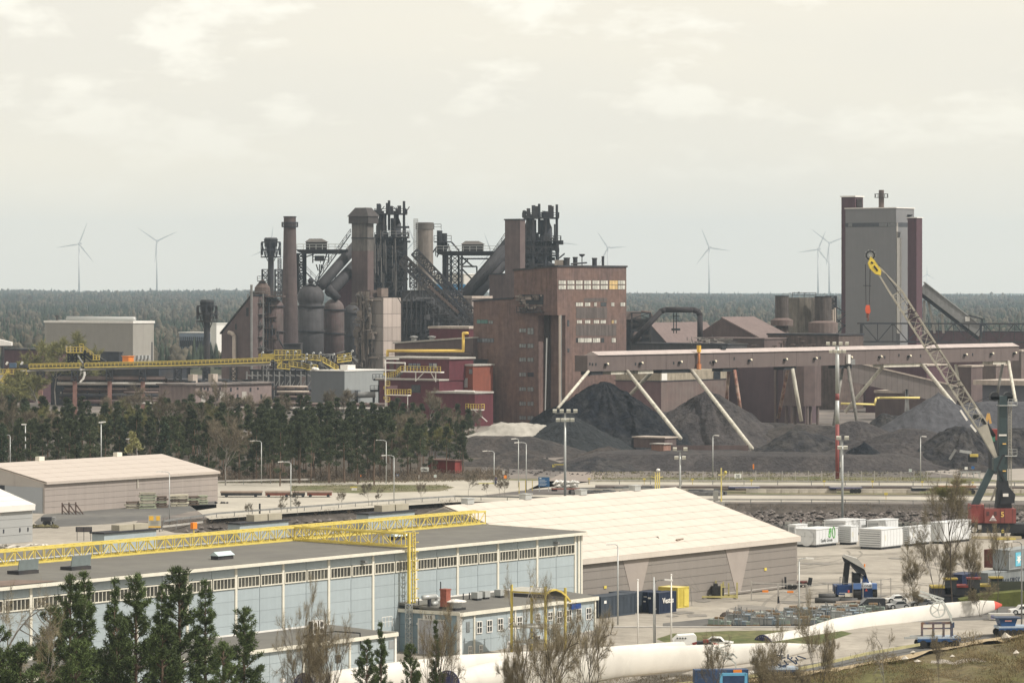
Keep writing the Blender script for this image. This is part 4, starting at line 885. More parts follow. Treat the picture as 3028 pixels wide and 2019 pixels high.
# the knot of walkways right of it
pl=Pl(850,1190);t=pl.thing('walkway_group','tangle of yellow railed walkways at the foot of the stoves','walkways')
for a,b_ in [((766,1062),(812,1062)),((812,1050),(890,1050)),((812,1066),(890,1062)),((890,1062),(950,1066)),((835,1068),(820,1085)),((855,1082),(905,1090)),((905,1092),(940,1094)),((955,1070),(1000,1096)),((998,1064),(1040,1058)),((998,1072),(1040,1066)),((820,1088),(858,1092))]:
    A,B=pl.P(*a),pl.P(*b_);part('walkway',MB().bar(A,B,1.6,.5),steel,t);addrail(t,[A +Vector((0,-.9,.2)),B +Vector((0,-.9,.2))],1.4,.2,1.2);part('toe_board',MB().bar(A +Vector((0,-1,.1)),B +Vector((0,-1,.1)),.1,.45),yellow,t)
m=MB()
for k in range(15):m.box(pl.X(768+k*3),pl.X(768+k*3+2),-1.2,-.8,pl.Z(1062),pl.Z(1047))
part('picket_screen',m,yellow,t,kind='stuff');part('screen_back',MB().box(pl.X(768),pl.X(815),-.6,-.4,pl.Z(1062),pl.Z(1048)),M('rust_yellow',(.35,.25,.07),.7,.2,1),t)
for x,y in [(848,1043),(872,1042),(905,1062),(905,1050),(925,1046),(945,1046),(1018,1054),(893,1070),(1040,1040),(985,1050),(918,1078),(775,1045)]:part('floodlight',MB().bar(pl.P(x,y +10,-1.5),pl.P(x,y,-1.5),.2).tube(pl.P(x,y,-1.5),pl.P(x +5,y -4,-1.8),.32),galv,t)
part('white_tank',MB().ball(pl.P(930,1090,-3),.9,sz=.7).ball(pl.P(938,1091,-3),.8,sz=.7),white,t);part('small_dome',MB().ball(pl.P(1021,1083,-3),1.2,sz=.45),white,t)
m=MB();rr=random.Random(14)
for k in range(70):a=pl.P(rr.uniform(770,1045),rr.uniform(1045,1098),rr.uniform(-1,4));m.bar(a,a +Vector((rr.choice([0,rr.uniform(1,5)]),0,rr.uniform(-3,1))),.3)
part('steelwork',m,steel,t,kind='stuff')
for x in range(775,1040,33):part('post',MB().bar(pl.P(x,1180),pl.P(x,1068),.45),dark,t)

# ------------------------------------------------------------------ right-hand plant
DM=maroon
t,fr,U,V,zt=block('grey_tower','tall plain grey tower of the pellet plant with a dark window band',2650,1330,2500,2703,616,M('tower_grey',(.19,.19,.195),.7,.04,.2,streak=.05),roof=white,rt=.35,cat='tower')
za,zb=fr.z(670),fr.z(658);part('window_band',MB().box(-.1,-.01,.4,V,za,zb),M('band_dark',(.06,.065,.075),.4,.2,1),t);part('window_band',MB().box(.01,U*.75,-.1,-.01,za,zb),M('band_dark',(.06,.065,.075)),t)
for a in (2509,2600,2612,2626,2636):v0=fr.vx(a);part('pane',MB().box(-.16,-.11,v0 -1.6,v0,za +.1,zb -.1),M('dull_pane',(.17,.175,.18),.4,.2,1),t)
m=MB().truss((.6,-.9,fr.z(985)),(.6,-.9,fr.z(704)),(1.2,0,0),(0,.7,0),60,.2);part('ladder',m,white,t,kind='stuff');part('ladder_backing',MB().box(.1,1.2,-.1,-.02,fr.z(985),fr.z(658)),conc,t)
part('roof_stack',MB().lathe(U*.45,V*.45,[(1.0,zt),(1.0,zt +.3),(.95,fr.z(560))],14),rustst,t)
x,y=U*.45,V*.45;m=MB().lathe(x,y,[(1.0,fr.z(583)),(2.5,fr.z(583)),(2.5,fr.z(582)),(1.0,fr.z(582))],12,cap=False)
for k in range(8):a=k*math.pi/4;m.bar((x +2.4*math.cos(a),y +2.4*math.sin(a),fr.z(583)),(x +2.4*math.cos(a),y +2.4*math.sin(a),fr.z(571)),.16)
m.lathe(x,y,[(2.35,fr.z(572)),(2.5,fr.z(572)),(2.5,fr.z(571)),(2.35,fr.z(571))],12,cap=False);part('railing',m,dark,t)
x_=fr.ux(2686);part('wall_cowl',MB().lathe(x_,-.6,[(.4,fr.z(640)),(1.1,fr.z(635)),(1.1,fr.z(634))],10),black,t)
fL=Fr(2528,1372);tt=frthing('maroon_shaft','narrow maroon shaft rising at the left edge of the grey tower','tower',fL)
U_=fL.ux(2552);V_=fL.vx(2488);part('wall',MB().box(0,U_,0,V_,0,fL.z(583)),DM,tt);part('roof',slab(MB(),0,U_,0,V_,fL.z(583),.5),white,tt)
m=MB()
for k in range(5):m.ob((U_*.5,-.2,fL.z(590+5*k)),(U_*.7,.3,.4))
part('louvre',m,dark,tt)
block('maroon_tower','maroon tower attached to the right side of the grey tower',2710,1325,2684,2727,645,DM,roof=white,rt=.3,cat='tower')
pl=Pl(2810,1350);t=pl.thing('inclined_conveyor','grey enclosed conveyor slanting down right from the maroon tower','conveyor')
A,B=pl.P(2727,850),pl.P(2900,983);part('gallery',MB().bar(A,B,5,3.6),steel,t);part('underside',MB().bar(A +Vector((-.9,.2,-2.3)),B +Vector((-.9,.2,-2.3)),3.6,.9),black,t);part('roof',MB().bar(A +Vector((.6,0,1.95)),B +Vector((.6,0,1.95)),5.6,.25),galv,t)
for a,b_,c_,e in [(2733,888,2733,985),(2745,892,2764,985),(2785,930,2790,985)]:part('leg',MB().bar(pl.P(a,b_),pl.P(c_,e),.8),conc,t)
part('canopy',MB().bar(pl.P(2862,932,-1),pl.P(2908,944,-1),5,.4),dark,t);part('post',MB().bar(pl.P(2902,944,-2),pl.P(2902,1000,-2),.5),dark,t);part('sign',MB().ob(pl.P(2858,943,-2.9),(1.6,.2,1.6)),white,t)
block('maroon_hall','long low maroon hall behind the gallery at the right',3060,1380,2728,3100,982,M('plum_cladding',(.11,.07,.08),.8,.12,.5,wave=('Y',5,.2)),roof=dark,rt=.3,U=12)
pl=Pl(2780,1290);t=pl.thing('pipe_bridge','thin dark lattice pipe bridge crossing before the grey tower','pipe bridge')
m=MB();y0,y1=956,1010
for y in (y0,y1):m.bar(pl.P(2535,y),pl.P(3100,y +2),.5)
k=0
for px in range(2550,3090,45):m.bar(pl.P(px,y1 if k % 2 else y0),pl.P(px +45,y0 if k % 2 else y1),.3);k += 1;m.bar(pl.P(px,y0),pl.P(px,y1),.25)
part('truss',m,dark,t,kind='stuff')
for px in (2546,2900):part('leg',MB().bar(pl.P(px,1100),pl.P(px,y0),.7),dark,t)
# silos
def silo(px,d,rpx,yt,yb,ctop,cbot,crpx,label,mat=soot):
    pl=Pl(px,d);t=pl.thing('exhaust_stack',label,'stack');X=pl.X;Z=pl.Z
    part('drum',MB().lathe(0,0,[(X(px +rpx),Z(yb)),(X(px +rpx),Z(yt))],22),mat,t)
    part('rim',MB().lathe(0,0,[(X(px +rpx) +.15,Z(yt +2)),(X(px +rpx) +.15,Z(yt)),(X(px +rpx) -.3,Z(yt))],22),black,t)
    part('collar',MB().lathe(0,0,[(X(px +crpx),Z(cbot)),(X(px +crpx),Z(ctop +2)),(X(px +rpx),Z(ctop -4))],20),brownL,t)
    part('base',MB().lathe(0,0,[(X(px +rpx *.95),0),(X(px +rpx *.95),Z(cbot))],18),rustst,t);return t
silo(2312,1260,20,874,945,944,963,33,'round brown stack with a wide collar, left of the pair',M('stack_brown',(.085,.072,.066),.9,.3,.3,streak=.4))
silo(2434,1250,25,876,950,952,984,44,'round dark stack with a broad pale collar, right of the pair',M('stack_brown',(.085,.072,.066)))
t=Pl(2362,1300).thing('storage_tank','big stained square-topped tank between the two round stacks','tank');pl=Pl(2362,1300)
part('shell',MB().lathe(pl.X(2372),0,[(pl.X(2372+34),0),(pl.X(2372+34),pl.Z(880))],24),M('tank_stained',(.17,.15,.125),.85,.25,.35,streak=.5),t);part('railing',MB().rail([pl.P(2340,879,-4),pl.P(2410,879,-4)],1.6,.2,3),black,t)
pl=Pl(2455,1285);t=pl.thing('scaffold_tower','tall boxy frame with ducts and stairs right of the round stacks','steel structure')
part('casing',MB().box(pl.X(2405),pl.X(2468),1,9,0,pl.Z(880)),M('stained_casing',(.17,.15,.13),.9,.25,.4,streak=.4),t)
m=MB().truss(pl.P(2455,1010,-2),pl.P(2455,876,-2),(pl.X(2470)-pl.X(2440),0,0),(0,4,0),9,.35,zig=True)
for a,b_,c_,e in [(2468,905,2500,925),(2470,960,2500,930),(2470,940,2500,965),(2470,990,2500,960)]:m.bar(pl.P(a,b_),pl.P(c_,e),.4)
part('frame',m,dark,t,kind='stuff');m=MB()
for px in (2445,2452,2460,2466):m.tube(pl.P(px,1020,-4),pl.P(px,900+(px % 7) *5,-4),.45,n=8)
part('pipe',m,tanclad,t,kind='stuff')
# pipe arch
pl=Pl(1965,1200);t=pl.thing('overhead_duct','thick black duct arching over the brown sheds','gas duct')
part('duct',MB().path([pl.P(1868,1012),pl.P(1955,920),pl.P(1968,916),pl.P(2050,916),pl.P(2064,921),pl.P(2070,932),pl.P(2070,1010)],.92,12),M('black_duct',(.028,.024,.026),.8,.3,.5),t,smooth=True)
m=MB()
for px in (1992,2000):m.bar(pl.P(px,985),pl.P(px,925),.3)
for y in (935,950,972):m.bar(pl.P(1990,y),pl.P(2010,y),.3)
part('prop',m,black,t);part('prop_base',MB().box(pl.X(1986),pl.X(2011),-2,2,pl.Z(977),pl.Z(971)),black,t)
shedroof=M('brown_shed_roof',(.16,.122,.115),.85,.12,.3,streak=.12,wave=('Y',3,.1));bluegable=M('dusk_wall',(.12,.12,.135),.85,.1,.4)
fr=Fr(1975,1225);t=frthing('gabled_shed','brown shed with a broad low gable under the arching duct','building',fr);V=fr.vx(1868);U=34;ze=fr.z(1022);zr=fr.z(958,0,V/2)
m=MB().box(0,U,0,V,0,ze);m.add([(0,0,ze),(0,V,ze),(0,V/2,zr),(U,0,ze),(U,V,ze),(U,V/2,zr)],[(0,2,1),(3,4,5)]);part('wall',m,bluegable,t)
m=MB();m.ext([(-.5,-.8,ze-.3),(-.5,V/2,zr),(-.5,V/2,zr+.5),(-.5,-.8,ze+.2)],(U+1,0,0));part('roof',m,shedroof,t);m=MB();m.ext([(-.5,V/2,zr),(-.5,V+.5,ze-.3),(-.5,V+.5,ze+.2),(-.5,V/2,zr+.5)],(U+1,0,0));part('roof',m,shedroof,t)
m=MB()
for a,b_,c_,e in [(2030,960,2062,1000),(2035,958,2035,1005),(2055,990,2110,990),(2060,1000,2130,998),(2020,996,2090,996)]:pass
fr=Fr(2250,1232);t=frthing('gabled_shed','second brown shed with a taller roof slope right of the arching duct','building',fr);V=fr.vx(2020);U=20;ze=fr.z(1003);zr=fr.z(941,0,V*.55)
m=MB().box(0,U,0,V*.9,0,ze);m.add([(0,0,ze),(0,V*.9,ze),(0,V*.5,zr),(U,0,ze),(U,V*.9,ze),(U,V*.5,zr)],[(0,2,1),(3,4,5)]);part('wall',m,brown,t)
m=MB();m.ext([(-.5,-.8,ze-.3),(-.5,V*.5,zr),(-.5,V*.5,zr+.5),(-.5,-.8,ze+.2)],(U+1,0,0));part('roof',m,shedroof,t)
block('brown_block','low brown block joining the second shed to the stacks',2260,1215,2080,2320,1003,brown,roof=shedroof,rt=.4,U=24)
block('flat_bunker','long flat dark bunker directly behind the conveyor gallery',2150,1180,1865,2160,1020,darkshell,U=12,rt=.4)
block('plant_block','low rust-brown block beneath the round stacks',2480,1215,2270,2500,992,rustst,U=16)
pl=Pl(1890,1215);t=pl.thing('scaffold_tower','small scaffold of dark steel left of the arching duct','steel structure')
m=MB().truss(pl.P(1895,1010),pl.P(1895,925),(pl.X(1930)-pl.X(1875),0,0),(0,5,0),5,.35,zig=True);part('frame',m,dark,t,kind='stuff');part('tank',MB().box(pl.X(1853),pl.X(1896),2,8,pl.Z(945),pl.Z(921)),M('house_brown',(.18,.145,.135),.9,.1,.4),t);part('pipe',MB().path([pl.P(1896,921),pl.P(1922,924),pl.P(1930,940)],.4),rustst,t);part('drum',MB().ball(pl.P(1882,994,-2),1.7),stovem,t);part('bunker',MB().box(pl.X(1853),pl.X(1925),3,9,0,pl.Z(945)),dark,t)
pl=Pl(2085,1190);t=pl.thing('roof_pipework','clutter of pipes and handrails on the bunker right of the duct foot','pipework');m=MB();rr=random.Random(5)
for k in range(60):a=pl.P(rr.uniform(2030,2140),rr.uniform(995,1022),rr.uniform(-3,2));m.bar(a,a +Vector((rr.choice([0,rr.uniform(1,6)]),0,rr.uniform(-1.5,1.5))),rr.uniform(.15,.45))
part('pipe',m,M('mixed_pipe',(.22,.20,.185),.7,.3,1,isl=.7),t,kind='stuff')
pl=Pl(2380,1080);t=pl.thing('roof_gear','row of small fans and pipes just behind the gallery roof','pipework');m=MB()
for px,h_ in [(2230,10),(2310,16),(2318,24),(2365,34),(2372,22),(2390,10),(2405,12),(2440,10),(2455,14),(2290,8),(2345,12)]:m.bar(pl.P(px,1045),pl.P(px,1030-h_),.45);m.box(pl.X(px -7),pl.X(px +7),-1,1,pl.Z(1032-h_),pl.Z(1029-h_))
part('fan',m,rustst,t,kind='stuff')

# ------------------------------------------------------------------ maroon plant below and behind the gallery
t,fr,U,V,zt=block('maroon_warehouse','maroon and brown building with a tan upper band behind the first two ore heaps',1954,1075,1820,2155,1128,M('plum_wall',(.135,.085,.09),.85,.12,.4,streak=.12),roof=dark,U=None,rt=.2)
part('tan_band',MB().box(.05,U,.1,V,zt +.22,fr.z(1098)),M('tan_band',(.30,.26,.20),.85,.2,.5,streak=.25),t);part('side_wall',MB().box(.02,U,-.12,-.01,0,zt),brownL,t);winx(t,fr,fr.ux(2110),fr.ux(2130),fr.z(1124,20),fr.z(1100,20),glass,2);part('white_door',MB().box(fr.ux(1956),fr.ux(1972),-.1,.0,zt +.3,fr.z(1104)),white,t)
t,fr,U,V,zt=block('dark_hall','large plain dark plum hall behind the middle trestles of the gallery',2380,1095,2150,2420,1060,M('plum_dark',(.10,.07,.078),.85,.1,.3,streak=.1),rt=.3,roof=brown)
part('downpipe',MB().tube((-.5,fr.vx(2295),0),(-.5,fr.vx(2295),zt),.4),brownL,t)
fr=Fr(2425,1070);t=frthing('hopper_house','rounded brown bunker standing on columns right of the plum hall','building',fr)
part('bunker',MB().lathe(0,6,[(5.6,fr.z(1200)),(5.6,fr.z(1070))],10),brown,t);
for a in range(6):part('column',MB().tube((4.6*math.cos(a),6+4.6*math.sin(a),0),(4.6*math.cos(a),6+4.6*math.sin(a),fr.z(1200)),.45),brownL,t)
pl=Pl(2650,1085);t=pl.thing('ground_conveyor','ribbed grey enclosed conveyor sloping down behind the ore heaps','conveyor')
A,B=pl.P(2515,1098),pl.P(2830,1172);part('gallery',MB().bar(A,B,5,5.6),M('ribbed_grey',(.19,.165,.155),.8,.12,.4,wave=('X',1.6,.4)),t);part('roof',MB().bar(A +Vector((0,0,3.0)),B +Vector((0,0,3.0)),5.8,.45),tanclad,t)
for px in (2678,):
    for s_ in (-4,5):part('leg',MB().bar(pl.P(px +s_,1215,-3),pl.P(px,1150,-3),.6),steel,t)
block('low_workshop','low brown workshop with a pale roof and a yellow pipe behind the black rubble',2790,1110,2588,2800,1165,brown,roof=tanclad,rt=.8,U=10)
pl=Pl(2680,1060);t=pl.thing('gas_pipe','thin yellow pipe running level below the sloping grey conveyor','pipe');part('pipe',MB().path([pl.P(2486,1193),pl.P(2586,1196),pl.P(2590,1178),pl.P(2600,1176),pl.P(2720,1176)],.3,8),yelpale,t,smooth=True)
block('maroon_store','maroon store seen behind the white portal legs',2740,1180,2560,2790,1082,DM,roof=tanclad,rt=.5,U=14)
t,fr,U,V,zt=block('brown_silo_house','tall brown house with a pale lean-to roof right of the crane boom',2872,1110,2834,2905,1085,brown,roof=tanclad,rt=.5)
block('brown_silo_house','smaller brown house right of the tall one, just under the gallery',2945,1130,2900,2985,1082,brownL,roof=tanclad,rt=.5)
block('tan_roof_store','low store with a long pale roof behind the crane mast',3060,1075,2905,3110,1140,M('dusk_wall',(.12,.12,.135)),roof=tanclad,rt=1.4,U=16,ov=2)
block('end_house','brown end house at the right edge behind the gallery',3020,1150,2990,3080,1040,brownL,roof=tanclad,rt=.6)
block('plum_backdrop_hall','broad plum-coloured hall filling the gap behind the sloping conveyor',2960,1215,2430,3080,1060,M('plum_wall',(.135,.085,.09)),roof=brown,rt=.4,U=10)

# ------------------------------------------------------------------ conveyor gallery
xa,ya=SX(1760,925),925.;xb,yb=SX(3010,1035),1035.;ang=math.atan2(yb -ya,xb -xa);Lg=math.hypot(xb -xa,yb -ya)
gf=Fr(1760,925,ang);t=frthing('conveyor_gallery','long brown enclosed conveyor gallery on splayed legs above the ore heaps','conveyor',gf)
z0a,z1a=gf.z(1098),gf.z(1051);z0b,z1b=gf.z(1066,Lg),gf.z(1024,Lg);x0=gf.ux(1737)
galm=M('gallery_cladding',(.135,.107,.10),.85,.08,.35,streak=.12)
def gz_(x,top):a,b_=(z1a,z1b) if top else (z0a,z0b);return a +(b_ -a) *x /Lg
xs=[gf.ux(p) for p in [1737,1786,1850,1910,1970,2032,2062,2110,2157,2225,2290,2355,2420,2490,2560,2630,2700,2770,2840,2910,2960,3013]]
for a,b_ in zip(xs,xs[1:]):
    m=MB();m.ext([(a+.03,0,gz_(a,0)),(b_-.03,0,gz_(b_,0)),(b_-.03,0,gz_(b_,1)),(a+.03,0,gz_(a,1))],(0,4.6,0));part('panel',m,galm,t)
part('liner',MB().ext([(x0+.2,.15,gz_(x0,0)+.1),(xs[-1]-.2,.15,gz_(xs[-1],0)+.1),(xs[-1]-.2,.15,gz_(xs[-1],1)-.1),(x0+.2,.15,gz_(x0,1)-.1)],(0,4.2,0)),dark,t)
rfm=M('gallery_roof',(.42,.36,.34),.7,.1,.4,streak=.1);a_,b_=gf.ux(1768),xs[-1]
m=MB();m.add([(a_,-.3,gz_(a_,1)+.02),(b_,-.3,gz_(b_,1)+.02),(b_,2.3,gz_(b_,1)+.95),(a_,2.3,gz_(a_,1)+.95),(b_,4.9,gz_(b_,1)+.02),(a_,4.9,gz_(a_,1)+.02)],[(0,1,2,3),(3,2,4,5),(0,3,5),(1,4,2),(0,5,4,1)]);part('roof',m,rfm,t)
lampm=M('bulkhead_lamp',(.85,.78,.60),.3,.05,1)
for p,y in [(1793,1076),(1895,1073),(2011,1070),(2112,1068),(2217,1064),(2322,1062),(2410,1059),(2514,1056),(2602,1054),(2688,1052),(2854,1048),(2932,1045),(3000,1043)]:
    x=gf.ux(p);part('wall_lamp',MB().ball((x,-.55,gf.z(y,x)),.34),lampm,t,smooth=True);part('lamp_shade',MB().ob((x -.35,-.35,gf.z(y +1.5,x)),(.8,.7,.5)),black,t)
for p,y in [(1744,1076),(1752,1077),(1762,1077),(1879,1076),(1992,1073),(2100,1072),(2171,1060),(2425,1058),(2616,1056),(2658,1050),(2722,1052),(2876,1048)]:x=gf.ux(p);part('small_window',MB().box(x -.2,x +.2,-.08,-.01,gf.z(y +4,x),gf.z(y -4,x)),black,t)
x=gf.ux(2061);part('orange_pipe',MB().tube((x,-.7,gf.z(1092,x)),(x,-.7,gf.z(1022,x)),.32,n=10),M('faded_orange',(.55,.22,.09),.6,.2,1,streak=.2),t,smooth=True)
part('orange_sleeve',MB().tube((x,-.7,gf.z(1092,x)),(x,-.7,gf.z(1076,x)),.62,n=10),M('faded_orange',(.55,.22,.09)),t);part('yellow_sleeve',MB().tube((x,-.7,gf.z(1041,x)),(x,-.7,gf.z(1021,x)),.58,n=10),M('amber',(.70,.42,.06),.6,.15,1),t)
x=gf.ux(2505);part('cabinet',MB().box(x -.5,x +.5,-.8,-.05,gf.z(1075,x),gf.z(1048,x)),white,t);part('small_cabinet',MB().box(x +.7,x +2.3,-.8,-.05,gf.z(1078,x),gf.z(1062,x)),steel,t)
legw=M('weathered_white',(.56,.53,.45),.7,.15,.6,streak=.35);legr=M('rusty_white',(.40,.30,.24),.8,.45,.5,streak=.5,rgb2=(.22,.10,.075),s2=.35)
fi=gf.a;fu=gf.u
def leg(top,bot,dbot,r_,m_,nm='leg',back=0.):
    k=(top[0] -CX) /F;xt=gf.ux(top[0],back);A=Vector((xt,back,gf.z(top[1],xt,back)))
    Pw=PX(bot[0],bot[1],dbot);q=Pw -gf.o;B=Vector((q.dot(gf.u),q.dot(gf.v),Pw.z));Q=B +(B -A) *.06
    part(nm,MB().tube(A,Q,r_,n=12),m_,t,smooth=True)
leg((1740,1098),(1655,1200),905,.36,legw,back=0);leg((1855,1098),(2003,1284),888,.48,legw);leg((1930,1096),(1865,1166),975,.5,legw,back=4.5);leg((2045,1096),(2213,1312),900,.50,legw)
leg((2155,1094),(2146,1210),968,.42,legr,back=4.5);leg((2172,1094),(2195,1246),955,.45,legr);leg((2330,1090),(2303,1228),985,.45,legr,back=4.5);leg((2343,1090),(2368,1236),975,.5,legw)
leg((2492,1086),(2466,1252),985,.4,M('dull_leg',(.20,.19,.17),.8,.3,.6,streak=.3),back=4.5);leg((2508,1084),(2534,1246),978,.45,M('dull_leg',(.20,.19,.17)));leg((2612,1082),(2505,1211),1005,.5,legw,back=4.5);leg((2728,1079),(2885,1275),935,.5,legw)
leg((2826,1078),(2836,1135),1025,.38,legw,back=4.5);leg((2966,1070),(2948,1170),1035,.4,M('dull_leg',(.20,.19,.17)),back=4.5);leg((2982,1070),(3005,1198),1010,.45,legw)
for a,b_ in ((1752,1786),(1810,1862),(1890,1935),(1960,2046),(2140,2186),(2322,2358),(2484,2522),(2616,2728),(2940,2992)):
    xa_,xb_=gf.ux(a),gf.ux(b_);part('head_beam',MB().box(xa_,xb_,.4,4.2,gz_(xa_,0) -.9,gz_(xa_,0) -.02),black if a in (1752,1960,2140) else (legw if b_ -a >44 else dark),t)
part('belt_drive',MB().box(gf.ux(2152) -.6,gf.ux(2152) +.8,1.4,3,z1a +.9,z1a +1.9),black,t)

# ------------------------------------------------------------------ heaps
coal=M('coal',(.012,.014,.019),.95,.6,1.1,bump=1.2,rgb2=(.028,.029,.032),s2=.25,spec=.1);coalg=M('greenish_coal',(.020,.023,.026),.95,.5,1.1,bump=1.0)
ore=M('ore_fines',(.040,.036,.038),.95,.4,1.0,bump=1.0,rgb2=(.060,.053,.052),s2=.12);oregrey=M('grey_pellets',(.066,.066,.074),.95,.2,.8,bump=.5)
earth=M('brown_earth',(.060,.051,.047),.95,.4,.9,bump=.9,rgb2=(.034,.031,.031),s2=.14);lime=M('limestone',(.34,.32,.285),.95,.2,.5,bump=.3);blackr=M('black_rubble',(.022,.022,.026),.97,.5,.8,bump=1.2,rgb2=(.05,.046,.045),s2=.3)
def heap(name,label,px,d,h,rx,ry,mat,rz=0,seed=0,flat=0.,ns=.08,rill=.06,sharp=1.0,base=0.):
    nr,na=40,132;vs=[(0,0,h *(1-flat *.02))];fs=[]
    for i in range(1,nr +1):
        s=i /nr
        for j in range(na):
            a=2*math.pi *j /na;ca,sa=math.cos(a),math.sin(a)
            ex=(1+.13*noise.noise(Vector((ca *1.6,sa *1.6,seed))))
            x,y=s *rx *ex *ca,s *ry *ex *sa
            q=s if flat <= 0 else max(0,(s -flat) /(1-flat))
            z=h *(1-q) ** sharp +h *ns *noise.fractal(Vector((x *.13,y *.13,seed)),1,2,5) *min(1,4*(1-s) +.15) *min(1,s *4)
            z -= h *.07*abs(noise.noise(Vector((x *.33,y *.33,seed +9)))) *min(1,4*(1-s))
            z += h *rill *q *(1-s) *3*noise.noise(Vector((ca *9,sa *9,seed +5)))
            vs.append((x,y,z -.4*(i == nr) -.1))
    for j in range(na):fs.append((0,1+j,1+(j +1) % na))
    for i in range(nr -1):
        for j in range(na):a=1+i*na +j;b_=1+i*na +(j+1) % na;fs.append((a,a +na,b_ +na,b_))
    mb=MB();mb.add(vs,fs);return solo(name,mb,mat,label,'heap',loc=(SX(px,d),d,base),rz=rz,smooth=True)
heap('coal_heap','tallest black coal heap, right under the left end of the gallery',1787,928,16.6,27,27,coal,seed=1,flat=.06,ns=.075,rill=.14)
heap('coal_heap','lower black coal shoulder at the left foot of the tallest heap',1685,902,9.2,17,14,coalg,seed=2,ns=.05,flat=.05)
heap('ore_heap','dark conical ore heap under the gallery right of the tallest coal heap',2093,940,14.6,24,24,ore,seed=3,ns=.07,rill=.12)
heap('pellet_heap','large smooth blue-grey pellet heap on the right behind the crane boom',2775,905,14.6,25,24,oregrey,seed=4,ns=.015,rill=.03)
heap('pellet_heap','long grey pellet ridge running off the right edge',3010,915,12.0,44,22,oregrey,seed=5,ns=.03,flat=.3)
heap('ore_heap','low brown ore heap before the blue-grey pellet heap',2700,858,7.6,26,19,ore,seed=6,ns=.06,flat=.1)
heap('ore_heap','brownish ore heap behind the red and white mast',2535,890,8.2,20,17,ore,seed=7,ns=.07,flat=.1)
heap('ore_heap','broad low ore heap under the middle trestles',2420,935,5.5,30,16,earth,seed=8,ns=.15,flat=.35)
heap('black_heap','black rubble hump left of the red and white mast',2380,868,6.4,17,12,blackr,seed=9,ns=.16,flat=.2)
heap('black_heap','jagged black rubble hump between the trestles and the pellets',2640,955,7.2,13,10,blackr,seed=10,ns=.2,flat=.2)
heap('black_heap','small black peak in front of the brown ore at the mast',2555,822,6.0,10,9,coal,seed=11,ns=.12)
heap('scrap_heap','black scrap mound beside the harbour crane mast',2850,832,9.0,17,13,blackr,seed=12,ns=.2,flat=.12,rill=.2)
heap('scrap_heap','wide heap of grey-black scrap behind the crane',3010,850,7.6,18,14,blackr,seed=13,ns=.22,flat=.2,rill=.2)
heap('ore_heap','long brown ore ridge sloping down to the crane foot',2640,832,5.2,24,12,ore,seed=14,ns=.09,flat=.2)
heap('ore_bank','low flat-topped dark bank at the left part of the ore yard',2010,832,3.4,30,20,ore,seed=15,ns=.06,flat=.62)
heap('ore_bank','long flat-topped dark bank along the road in the middle of the ore yard',2380,822,3.4,33,18,ore,seed=16,ns=.05,flat=.66)
heap('earth_mound','brown earth mound by the road left of the coal',1520,838,3.4,14,10,earth,seed=17,ns=.12)
heap('earth_mound','small dark mound right beside the road opening',1590,826,2.6,9,7,earth,seed=18,ns=.15)
heap('earth_mound','brown mound between the road opening and the flat bank',1765,816,3.2,12,9,blackr,seed=19,ns=.12)
heap('earth_mound','gravelly mound under the small brick hut',1800,862,3.4,12,8,earth,seed=24,ns=.12)
heap('limestone_heap','pale limestone heap between the wood and the black coal',1535,905,3.6,15,9,lime,seed=20,ns=.35,base=2.9,flat=.45,rz=.2)
heap('limestone_heap','small pale limestone patch at the edge of the wood',1455,905,2.6,6,5,lime,seed=21,ns=.12,base=2.0)
heap('earth_mound','dark earth slope carrying the limestone, at the right end of the wood',1480,888,4.6,24,14,earth,seed=22,ns=.1,flat=.3)
heap('ore_heap','wide low brown heap in the gap between coal and second heap',1960,985,7.0,24,14,ore,seed=23,ns=.08,flat=.3)
heap('ore_heap','low dark heap behind the trestles in front of the plum hall',2250,985,4.2,24,12,earth,seed=25,ns=.14,flat=.3)
heap('road_heap','small grey gravel heap at the roadside near the crane',2905,808,1.6,6,4,earth,seed=26,ns=.12)
# hut and small things of the ore yard
t,fr,U,V,zt=block('brick_hut','small orange-brown brick hut on the flat bank',1962,838,1926,1975,1314,M('hut_brick',(.26,.15,.115),.9,.15,.8,streak=.2),z0=2.6,U=3,roof=conc,rt=.2)
block('hopper_shed','low brown roofed hopper behind the small brick hut',1965,862,1874,1990,1296,brown,z0=2.8,roof=tanclad,rt=.3,U=5)
mb=MB().box(0,18,0,.5,2.8,4.3);solo('retaining_wall',mb,brown,'rusty low retaining wall right of the small brick hut','wall',loc=(SX(1978,842),842,0))
t,fr,U,V,zt=block('red_container','dark red windowless container at the right foot of the wood',1345,800,1266,1352,1363,redp,U=2.5,roof=M('rust_roof',(.16,.09,.08),.8,.2,1),rt=.2,cat='container')

rub=MB();rr=random.Random(31)
for k in range(1500):
    px,py=rr.uniform(1480,2960),rr.uniform(1300,1405);g_=G(px,py);rock(rub,(g_.x,g_.y,rr.uniform(0,.1)),rr.uniform(.12,.5))
o_=link('spilled_ore',rub.mesh('spilled_ore',M('spill',(.07,.062,.058),.95,.3,1,isl=.6)),None,kind='stuff',label='lumps of spilled ore and rubble strewn over the ore yard')

